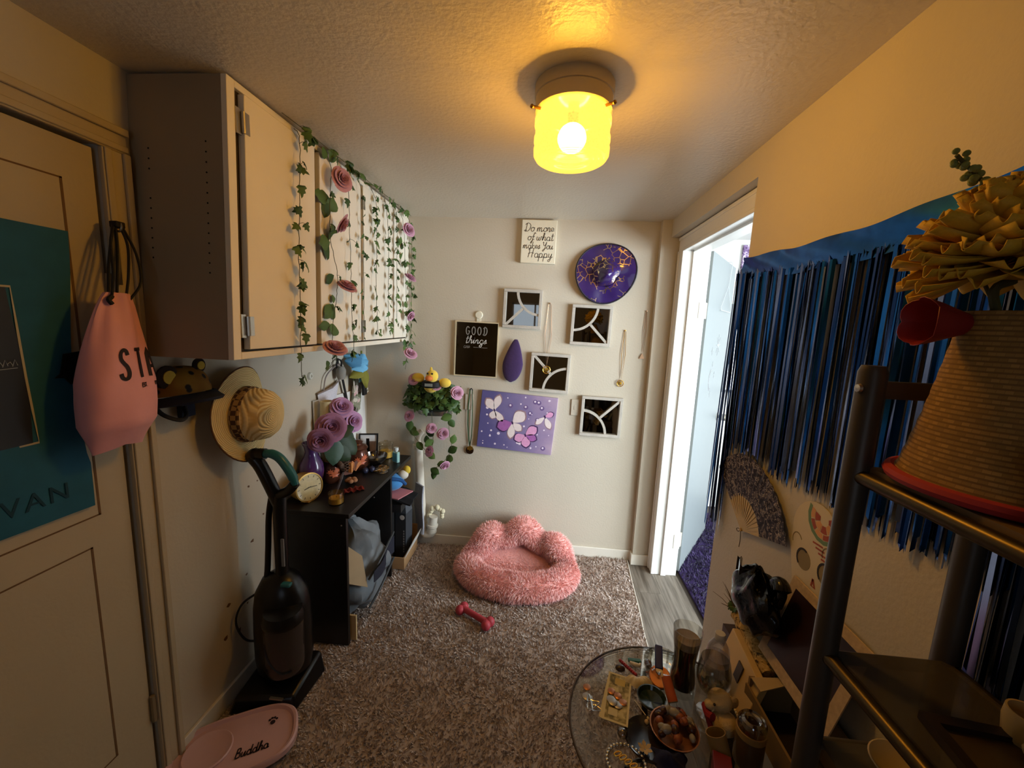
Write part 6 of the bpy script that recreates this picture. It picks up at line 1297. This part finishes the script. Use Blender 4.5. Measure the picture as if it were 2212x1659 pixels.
solo(MB().box((.31, 1.132, Z), (.35, 1.145, Z+.006)).build('teal_clip', mat('teal_enamel', '#2c6a60', rough=.3), bevel=.002), 'teal enamel clip near the ashtray', 'clip')
solo(MB().ball((.368, 1.125, Z+.010), (.010, .014, .010), 10, 8).build('tiger_stone', mat('amber_stone', '#6a4526', rough=.2, var=.3)), 'amber tumbled stone touching the ashtray', 'stone')
solo(MB().tube([(.355, 1.10, Z+.003), (.368, 1.095, Z+.003), (.372, 1.106, Z+.003)], .002, 6).build('pink_ring', mat('pink_enamel', '#c58a7a', rough=.3)), 'tiny pink bent ring between ashtray and copper tin', 'ring')
mt = thing('cotton_swab', 'cotton swab lying beside the banknotes', 'swab', (.315, .965, Z)); MB().tube([(.300, 1.0, Z+.004), (.322, .955, Z+.004)], .0012, 6).build('stick', mat('paper_stick', '#d9cfb4'), mt); MB().ball((.3245, .95, Z+.0045), (.004, .005, .004), 8, 6).build('cotton_tip', mat('cotton', '#d8c79c', rough=.95), mt)
solo(MB().ball((.318, .938, Z+.006), (.006, .006, .006), 10, 8).build('wood_bead', mat('tan_bead', '#c9a566', rough=.4)), 'tan wooden bead in front of the cotton swab', 'bead')
# dark round plate
solo(MB().lathe([(.001, 0), (.05, 0), (.062, .006), (.060, .008), (.048, .003), (.001, .003)], 36, T(.315, .895, Z)).build('dark_plate', mat('smoke_plate', '#221c1c', rough=.15)), 'small smoky dark plate in front of the banknotes', 'plate')
# bracelet ring and gold chain
br = thing('chain_bracelet', 'silver link bracelet coiled open on the near table edge', 'bracelet', (.245, .835, Z))
for k in range(30):
    a = 2*pi*k/30; MB().ball((.245+.045*cos(a), .833+.042*sin(a), Z+.004), (.005, .005, .0035), 8, 6).build('link', MATS['silver_chain'], br)
gc = thing('gold_link_chain', 'thick gold link chain inside the silver bracelet', 'chain', (.25, .83, Z))
for k in range(6):
    c = (.228+.011*k, .850-.008*k, Z+.004); MB().tube([(c[0]+.009*cos(2*pi*i/14), c[1]+.005*sin(2*pi*i/14)+.003*cos(2*pi*i/14), c[2]+.001*(k % 2)) for i in range(14)], .0018, 6, closed=True).build('link', M_gold, gc)
solo(MB().ball((.247, .895, Z+.012), (.013, .013, .012), 12, 9).build('glass_marble', thinglass('marble_glass', '#c9b7a0', .25)), 'clear glass marble between the dark plate and bracelet', 'marble')
dfl = thing('dried_flower', 'small cream dried flower lying on the table', 'flower', (.30, .862, Z))
for k in range(6):
    a = 2*pi*k/6; MB().prism([(-.003, .002), (.003, .002), (.005, .014), (0, .020), (-.005, .014)], .001, T(.296, .865, Z+.006) @ RZ(a) @ RX(.4)).build('petal', mat('dry_petal', '#b9a074', rough=.8, var=.15), dfl)
# bowl of stones
rk = thing('stone_bowl', 'dish heaped with orange and clear tumbled stones', 'bowl', (.375, .915, Z))
MB().lathe([(.001, 0), (.04, 0), (.055, .014), (.06, .024), (.057, .024), (.05, .014), (.001, .006)], 28, T(.38, .915, Z)).build('bowl', M_cop, rk)
random.seed(12)
for k in range(26):
    a, r = random.uniform(0, 2*pi), .046*math.sqrt(random.random()); c = (.38+r*cos(a), .915+r*sin(a), Z+.026+.028*(1-(r/.046)**2)*random.uniform(.5, 1))
    inst(MB().ball((0, 0, 0), (1, .8, .7), 8, 6).mesh('stone', (mat('orange_stone', '#8a4a2c', rough=.4, var=.25, scale=50), mat('clear_stone', '#8f877a', rough=.12, var=.2), mat('brown_stone', '#3f2318', rough=.3, var=.2))[k % 3]), 'stone', rk, T(*c) @ RZ(random.uniform(0, 6)) @ RX(random.uniform(0, 3)) @ S(random.uniform(.010, .016)))
def clothpt(cx, cy, w, d, h, ph): return lambda u, v: (cx+w*(u-.5)+.006*sin(9*v+ph), cy+d*(v-.5)+.006*sin(8*u+ph), Z+.004+h*(sin(pi*u)*sin(pi*v))*(1+.35*sin(9*u+7*v+ph)))
solo(MB().shell(clothpt(.352, .842, .075, .06, .03, 1.2), 14, 12, .003).build('blue_pouch', mat('royal_blue_velvet', '#10143a', rough=.8, var=.2)), 'crumpled royal blue velvet pouch in front of the stone dish', 'pouch')
solo(MB().shell(clothpt(.372, .775, .07, .05, .03, 2.4), 14, 12, .003).build('orange_scarf', mat('orange_print_cloth', '#8a4a22', rough=.8, var=.5, scale=70)), 'crumpled orange print cloth at the near table edge', 'cloth')
# plush lamb with red scarf
pl_ = thing('plush_lamb', 'small cream plush lamb with a red scarf and black eyes', 'plush toy', (.505, .95, Z)); M_lamb = mat('cream_fleece', '#c8ad7a', rough=.95, var=.15, scale=60, bump=.5, bscale=160)
MB().ball((.512, .938, Z+.028), (.035, .03, .028), 16, 11).build('body', M_lamb, pl_)
MB().ball((.505, .960, Z+.072), (.030, .028, .027), 16, 11).build('head', M_lamb, pl_)
MB().ball((.478, .952, Z+.066), (.014, .013, .012), 12, 8).build('muzzle', M_lamb, pl_)
for y_ in (.938, .968): MB().ball((.482, y_, Z+.080), .0035, 8, 6).build('eye', M_dk, pl_)
MB().ball((.538, .955, Z+.075), (.012, .008, .016), 10, 8).build('ear', M_lamb, pl_)
MB().tube(spl([(.478, .93, Z+.05), (.472, .945, Z+.045), (.474, .965, Z+.046), (.48, .93, Z+.02)], 5), .010, 8).build('scarf', mat('red_fleece', '#8e1f22', rough=.9), pl_)
# storage jar with wooden lid, pill bottle, red card
sj = thing('storage_jar', 'tall amber jar with a clear ribbed lid beside the lamb', 'jar', (.535, .865, Z)); P0 = T(.54, .872, Z)
MB().lathe([(.001, 0), (.030, 0), (.032, .006), (.032, .07), (.028, .078)], 28, P0).build('body', mat('amber_jar', '#4f3a22', rough=.25, var=.1), sj)
MB().lathe([(.030, .076), (.033, .078), (.033, .094), (.001, .095)], 28, P0).build('neck_ring', mat('tan_lid', '#9a7a46', rough=.5), sj)
MB().lathe([(.031, .095), (.031, .112), (.027, .118), (.024, .115), (.018, .119), (.012, .116), (.001, .118)], 28, P0).build('clear_lid', thinglass('lid_glass', '#cbb98f', .22), sj)
solo(MB().lathe([(.001, 0), (.022, 0), (.023, .05), (.021, .05), (.020, .006), (.001, .005)], 24, aim((.478, .868, Z+.012), (-.25, .35, .9))).build('tan_cup', mat('tan_ceramic', '#8f7443', rough=.4)), 'small tan ceramic cup leaning against the amber jar', 'cup')
solo(MB().box((-.02, -.045, 0), (.02, .045, .05), T(.45, .80, Z) @ RZ(RAD(-20)) @ RX(RAD(-12))).build('red_box', mat('red_box_card', '#6e1a1c', rough=.45, var=.08), bevel=.002), 'dark red cardboard box at the near table edge', 'box')

# ------------------------------------------------------------------ box, cream case, bark roll, book, bag, print: leaning by the wall
shl = thing('side_shelf', 'narrow dark wooden shelf between the glass table and the wall', 'shelf', (.70, .98, 0))
for a_, b__ in (((.662, .69, .585), (.742, 1.275, .5995)), ((.662, .69, 0), (.742, .705, .585)), ((.662, 1.26, 0), (.742, 1.275, .585))): MB().box(a_, b__).build('board', mat('dark_shelf_wood', '#2e2014', rough=.5, var=.2, scale=12), shl, bevel=.001)
cb = thing('carton', 'open brown carton with dark inside on the glass table', 'carton', (.66, .88, Z)); M_cd = mat('brown_card', '#7d6238', rough=.8, var=.12, scale=10)
MB().box((.598, .70, Z), (.604, 1.02, .678)).build('side', M_cd, cb); MB().box((.72, .70, Z), (.726, 1.02, .735)).build('side', M_cd, cb)
MB().box((.604, 1.012, Z), (.72, 1.02, .70)).build('side', M_cd, cb); MB().box((.604, .70, Z), (.72, .708, .69)).build('side', M_cd, cb); MB().box((.604, .708, Z), (.72, 1.012, Z+.004)).build('base', mat('carton_shade_card', '#241a10', rough=.9), cb)  # base coloured dark to paint the shade inside the carton
MB().hexa([(.606, 1.012, .700), (.72, 1.012, .712), (.72, .985, .728), (.606, .965, .704), (.606, 1.012, .703), (.72, 1.012, .715), (.72, .985, .731), (.606, .965, .707)]).build('flap', mat('tan_flap', '#a88f62', rough=.8), cb)
cc = thing('cream_case', 'cream case with a pearl trimmed edge leaning behind the wine glass', 'case', (.60, 1.07, Z)); M_crm = mat('cream_vinyl', '#c4a468', rough=.5, var=.06)
MB().hexa([(.572, .965, Z), (.592, .965, Z), (.612, 1.175, Z), (.592, 1.175, Z), (.618, .985, .700), (.638, .985, .700), (.650, 1.18, .716), (.630, 1.18, .716)]).build('panel', M_crm, cc, bevel=.002)
MB().hexa([(.5945, 1.055, .640), (.5985, 1.055, .640), (.6015, 1.085, .640), (.5975, 1.085, .640), (.6095, 1.062, .682), (.6135, 1.062, .682), (.6165, 1.092, .682), (.6125, 1.092, .682)]).build('hole_shade_patch', mat('painted_hole_dark', '#3f3524', rough=.6), cc)  # dark slab painting the shade of a hole in the case
pb_ = MB().ball((0, 0, 0), .0042, 8, 6).mesh('pearl', mat('pearl', '#d9c594', rough=.25))
for k in range(27): inst(pb_, 'pearl', cc, T(lerp(.568, .587, k/26), lerp(.962, 1.174, k/26), Z+.0045))
bk = thing('bark_roll', 'roll of pale textured bark with dry twigs behind the cream case', 'bark roll', (.672, 1.13, .70)); A_, B_ = Vector((.668, 1.235, .722)), Vector((.664, 1.035, .694))
M_bark = mat('pale_bark', '#b08c4a', rough=.85, var=0, bump=0); n, L, b = nodes(M_bark); tc = n.new('ShaderNodeTexCoord'); nz = n.new('ShaderNodeTexNoise'); nz.inputs['Scale'].default_value = 65; nz.inputs['Distortion'].default_value = 1.2; L.new(tc.outputs['Object'], nz.inputs[0]); r1 = ramp(n, [(.36, '#3a2814'), (.43, '#a07f42'), (.7, '#cfae70')]); L.new(nz.outputs['Fac'], r1.inputs[0]); L.new(r1.outputs[0], b.inputs['Base Color'])
MB().tube([lerp(A_, B_, k/16) for k in range(17)], [.020+.0025*sin(5*k) for k in range(17)], 18).build('roll', M_bark, bk)
random.seed(44)
for k in range(9):
    d_ = Vector((random.uniform(-.05, .02), random.uniform(.02, .09), random.uniform(.01, .075))); MB().tube([A_, A_+d_*.6+Vector((0, 0, .006)), A_+d_], [.0012, .0009, .0005], 5).build('twig', mat('dry_twig', '#5a4526', rough=.8), bk)
for k in range(7): leaf_at(me_ivy2, bk, A_+Vector((random.uniform(-.02, .02), random.uniform(-.01, .035), random.uniform(.01, .03))), .022, random.uniform(0, 6), (-.6, -.3, .7), .5, 'dry_leaf')
bo = thing('ribbed_book', 'grey ribbed cloth bound book leaning against the right wall', 'book', (.705, 1.1, .68)); Mb_ = T(.694, 1.03, .672) @ RY(RAD(22))
MB().box((0, 0, 0), (.006, .165, .085), Mb_).build('cover', mat('grey_cord_cloth', '#6f6a58', rough=.8, var=.2, scale=120, bump=.5, bscale=200), bo, bevel=.001); MB().box((.006, .003, .002), (.022, .162, .083), Mb_).build('pages', mat('aged_pages', '#b59f72', rough=.8), bo); MB().box((.022, 0, 0), (.028, .165, .085), Mb_).build('cover', MATS['grey_cord_cloth'], bo)
bb_ = thing('trash_bag', 'shiny black plastic bag bundled against the right wall', 'plastic bag', (.675, 1.15, .74)); M_pl = mat('black_polythene', '#0b0b12', rough=.16, var=.1, bump=.9, bscale=22)
def bagp(u, v):
    a = 2*pi*u; e = -pi/2+pi*v; w_ = 1+.09*sin(3*a+4*e)+.05*sin(7*a-5*e)+.02*sin(13*a+6*e)
    return (min(.698, .655+.048*cos(e)*cos(a)*w_), 1.125+.098*cos(e)*sin(a)*w_, .852+.085*sin(e)*w_+.012*sin(6*a)*max(0, e))
MB().grid(bagp, 48, 28, wrapu=True).build('film', M_pl, bb_)
MB().tube(spl([(.67, 1.085, .91), (.67, 1.07, .94), (.672, 1.055, .952), (.67, 1.04, .935), (.67, 1.05, .895)], 6), [.018]*8+[.022]*9+[.012]*8, 12).build('knot', M_pl, bb_)
MB().shell(lambda u, v: (.635+.012*sin(9*u), lerp(1.12, 1.225, u), lerp(.88, .940+.012*sin(12*u), v)), 10, 4, .0012).build('torn_edge', M_pl, bb_)
st_ = solo(MB().box((.640, 1.02, .602), (.738, 1.26, .668)).build('storage_tin', mat('dark_wood_box', '#3a2616', rough=.5, var=.15)), 'dark wooden box under the bark roll and black bag', 'box')
tp = thing('framed_print', 'dark print in a speckled cream mat leaning on the right wall', 'print', (.70, .95, .74))
QV = lambda s_, t_, h: (lerp(.668, .7365, t_)-h*.9, lerp(.822, 1.10, s_), lerp(.728, .960, t_)-h*.3)
def qslab(s0, s1, t0, t1, h0, h1): return [QV(s0, t0, h0), QV(s1, t0, h0), QV(s1, t1, h0), QV(s0, t1, h0), QV(s0, t0, h1), QV(s1, t0, h1), QV(s1, t1, h1), QV(s0, t1, h1)]
M_mat = mat('speckled_mat', '#b39a78', rough=.8, var=.3, scale=90)
for s0, s1, t0, t1 in ((0, 1, 0, .12), (0, 1, .90, 1), (0, .11, .12, .90), (.91, 1, .12, .90)): MB().hexa(qslab(s0, s1, t0, t1, 0, .004)).build('mat_border', M_mat, tp)
MB().hexa(qslab(.11, .91, .12, .90, 0, .003)).build('print', mat('oxblood_print', '#2a140e', rough=.35, var=.25, scale=10), tp)

# ------------------------------------------------------------------ metal rack
rkx, rky = .5, .65
ra = thing('metal_rack', 'grey metal tube shelf rack standing by the right wall', 'rack', (.61, .3, 0)); M_tube = mat('taupe_tube', '#463e36', rough=.42, metal=.4, var=.1); M_btube = mat('bronze_tube', '#4a3c22', rough=.33, metal=.75, var=.1)
for x in (.5, .69):
    for y in (rky, -.02): MB().tube([(x, y, 0), (x, y, 1.575), (x, y, 1.585)], [.0185, .0185, .015], 18).build('post', M_tube, ra)
for x in (.5, .69):
    for z in (1.412, 1.095): MB().tube([(x, rky-.012, z), (x, .0, z)], .0115, 14).build('rail', M_btube, ra)
for y in (rky, -.02):
    for z in (1.405, 1.088, .918): MB().tube([(.512, y, z), (.68, y, z)], .010, 12).build('cross_rail', M_tube, ra)
    MB().box((.51, y-.004, 1.535), (.682, y+.004, 1.562)).build('top_bar', M_tube, ra, bevel=.002)
MB().lathe([(.007, 0), (.006, .004), (.001, .005)], 10, T(.4815, .645, 1.55) @ RY(RAD(-90))).build('bolt', M_hinge, ra)
MB().box((.508, -.01, 1.419), (.684, .64, 1.429)).build('wood_shelf', mat('dusty_shelf', '#6b5436', rough=.6, var=.15), ra)
MB().box((.508, -.01, 1.102), (.684, .64, 1.108)).build('glass_shelf', mat('smoked_glass', '#4a4238', rough=.2, var=.1, alpha=.82), ra)
MB().box((.512, -.01, .929), (.684, .64, .935)).build('glass_shelf', MATS['smoked_glass'], ra)
# woven cone basket with flowers
wk = thing('cone_basket', 'woven straw cone with a red rim standing on the rack', 'basket', (.62, .54, 1.43))
M_wov = mat('woven_straw', '#a07a3c', rough=.8, var=0, bump=0); n, L, b = nodes(M_wov); tc = n.new('ShaderNodeTexCoord'); br_ = n.new('ShaderNodeTexBrick'); br_.inputs['Scale'].default_value = 1.0; br_.inputs['Brick Width'].default_value = .07; br_.inputs['Row Height'].default_value = .0062; br_.inputs['Mortar Size'].default_value = .0012; br_.inputs['Color1'].default_value = hx('#ad8545'); br_.inputs['Color2'].default_value = hx('#8d6a33'); br_.inputs['Mortar'].default_value = hx('#7d5c2e')
sp_ = n.new('ShaderNodeSeparateXYZ'); L.new(tc.outputs['Object'], sp_.inputs[0]); at_ = n.new('ShaderNodeMath'); at_.operation = 'ARCTAN2'; L.new(sp_.outputs[1], at_.inputs[0]); L.new(sp_.outputs[0], at_.inputs[1]); cm = n.new('ShaderNodeCombineXYZ'); L.new(at_.outputs[0], cm.inputs[0]); L.new(sp_.outputs[2], cm.inputs[1]); L.new(cm.outputs[0], br_.inputs[0]); L.new(br_.outputs[0], b.inputs['Base Color'])
bp_ = n.new('ShaderNodeBump'); bp_.inputs['Strength'].default_value = .8; bp_.inputs['Distance'].default_value = .004; L.new(br_.outputs['Fac'], bp_.inputs['Height']); bp_.invert = True; L.new(bp_.outputs[0], b.inputs['Normal'])
def conepr(t): return lerp(.110, .030, t**.85)
def conectr(t): return Vector((lerp(.605, .560, t), lerp(.545, .555, t), lerp(1.438, 1.665, t)))
MB().grid(lambda u, v: tuple(conectr(v)+Vector((cos(2*pi*u), sin(2*pi*u), 0))*conepr(v)*(1+.008*sin(60*v))), 48, 30, wrapu=True).build('woven_body', M_wov, wk)
MB().tube([(.605+.1115*cos(2*pi*i/48), .545+.1115*sin(2*pi*i/48), 1.4395) for i in range(48)], .0085, 8, closed=True).build('red_rim', mat('red_binding', '#a0282c', rough=.7, var=.1), wk)
MB().lathe([(.104, .0), (.106, .006)], 40, T(.605, .545, 1.4295)).build('base', M_wov, wk)
my = thing('yellow_flower', 'huge yellow artificial chrysanthemum in the straw cone', 'flower', (.562, .555, 1.665))
FC = Vector((.560, .545, 1.742)); M_yel = mat('yellow_petal', '#d0a52a', rough=.65, var=.15, scale=40)
mb = MB(); mb.shell(lambda u, v: ((u-.5)*.62*sin(pi*min(.97, v*.80+.16))**.8, .16*(4*(u-.5)**2)*(1-.3*v)+.22*v*v-.05*v, v*(1-.06*(2*u-1)**2)), 6, 7, .012); ptm = mb.mesh('petal', M_yel, ang=180)
random.seed(6); k = 0; NP = 210
for i in range(NP):
    t = (i+.5)/NP; e = math.acos(1-2*t*.86); a = i*2.39996
    d_ = Vector((sin(e)*cos(a), sin(e)*sin(a), cos(e))); L_ = lerp(.066, .092, min(1, t*1.3))*random.uniform(.9, 1.1)
    # local z along the petal, local y inward curl
    py_ = Vector((-.25, -.30, .92)); py_ = py_-d_*py_.dot(d_); py_.normalize(); px_ = py_.cross(d_); p0_ = FC+d_*.016
    inst(ptm, 'petal', my, frame(p0_, px_, py_, d_) @ RZ(random.uniform(-.25, .25)) @ RX(random.uniform(-.2, .2)) @ S(L_))
MB().ball(FC+Vector((0, 0, -.005)), (.040, .040, .036), 16, 10).build('core', M_yel, my)
MB().tube(spl([tuple(FC+Vector((0, 0, -.04))), (.545, .55, 1.69), (.562, .555, 1.655)], 4), .005, 8).build('stem', M_stem, my)
rf = thing('red_flower', 'dark red fabric tulip bending out of the straw cone', 'flower', (.55, .56, 1.655))
M_rf = mat('red_satin', '#8e1f1c', rough=.55, var=.15)
Mr = aim((.545, .562, 1.648), (-.75, .05, .02))
for k in range(5):
    mb = MB(); petal(mb, 2*pi*k/5, 1.7, .010, .030, 0, .062, -.01, Mr, th=.0008); mb.build('petal', M_rf, rf)
MB().tube(spl([(.545, .562, 1.648), (.556, .558, 1.65), (.563, .556, 1.655)], 3), .004, 6).build('stem', M_stem, rf)
gs = thing('green_sprig', 'pale green bud sprig above the yellow flower', 'sprig', (.55, .55, 1.67)); A_, B_ = Vector((.545, .575, 1.805)), Vector((.482, .56, 1.848))
MB().tube(spl([(.562, .556, 1.66), (.552, .60, 1.76), tuple(A_), tuple(B_)], 6), .0022, 6).build('stem', M_stem, gs)
for i in range(26):
    t = i/25; a = i*2.4; p = A_.lerp(B_, t); MB().ball((p.x+.007*cos(a)*(1-.5*t), p.y+.007*sin(a), p.z+.007*sin(a*1.3)), .0045*(1-.4*t)+.001, 8, 6).build('bud', mat('pale_green_bud', '#76803e', rough=.7, var=.1), gs)
# frog
fg = thing('frog_figurine', 'glossy dark green ceramic frog on the rack shelf', 'figurine', (.535, .405, 1.43)); M_frog = mat('green_glaze', '#12331a', rough=.08, var=.15, coat=.6)
MB().ball((.545, .400, 1.458), (.034, .036, .028), 20, 12).build('body', M_frog, fg); MB().ball((.538, .412, 1.488), (.030, .030, .020), 20, 12).build('head', M_frog, fg)
for dy, dx_ in ((.022, -.006), (-.010, -.022)):
    MB().ball((.538+dx_, .412+dy, 1.503), (.010, .010, .010), 12, 9).build('eye_bump', M_frog, fg); MB().lathe([(.0085, 0), (.006, .003), (.004, .002), (.001, .0015)], 14, aim((.538+dx_*1.3-.004, .412+dy+.004, 1.506), (-.7, .3, .5))).build('eye_ring', mat('white_glaze', '#9c9a90', rough=.2), fg)
for dx_, dy in ((-.030, .018), (-.012, -.03), (.03, .02)): MB().ball((.545+dx_, .400+dy, 1.440), (.016, .014, .010), 12, 8).build('foot', M_frog, fg)
# things on the glass shelf
mg = thing('cream_mug', 'cream glazed mug on the smoked glass shelf', 'mug', (.652, .505, 1.109)); P0 = T(.652, .505, 1.109) @ S(.72); M_mug = mat('cream_glaze_mug', '#b9a06c', rough=.3, var=.08)
MB().lathe([(.001, 0), (.024, 0), (.030, .010), (.033, .04), (.031, .062), (.028, .062), (.029, .04), (.001, .008)], 28, P0).build('cup', M_mug, mg); MB().tube([tuple(P0 @ Vector(q)) for q in spl([(-.022, -.022, .05), (-.036, -.036, .048), (-.040, -.040, .032), (-.034, -.034, .018), (-.022, -.022, .016)], 5)], .0045, 8).build('handle', M_mug, mg)
dp = thing('dark_picture', 'dark framed picture lying flat on the smoked glass shelf', 'picture', (.590, .445, 1.109)); Mq = T(.590, .445, 1.109) @ RZ(RAD(-8))
for a_, b__ in (((-.06, -.075, 0), (.06, -.06, .012)), ((-.06, .06, 0), (.06, .075, .012)), ((-.06, -.06, 0), (-.046, .06, .012)), ((.046, -.06, 0), (.06, .06, .012))): MB().box(a_, b__, Mq).build('frame_rail', mat('dark_walnut', '#24160e', rough=.4), dp)
MB().box((-.046, -.06, 0), (.046, .06, .004), Mq).build('picture', mat('sepia_print', '#4a3a22', rough=.3, var=.5, scale=20), dp)
solo(MB().lathe([(.001, 0), (.024, 0), (.034, .010), (.046, .024), (.044, .025), (.031, .012), (.001, .005)], 32, T(.600, .585, .936)).build('cream_dish', M_mug), 'small cream dish on the lowest glass shelf', 'dish')
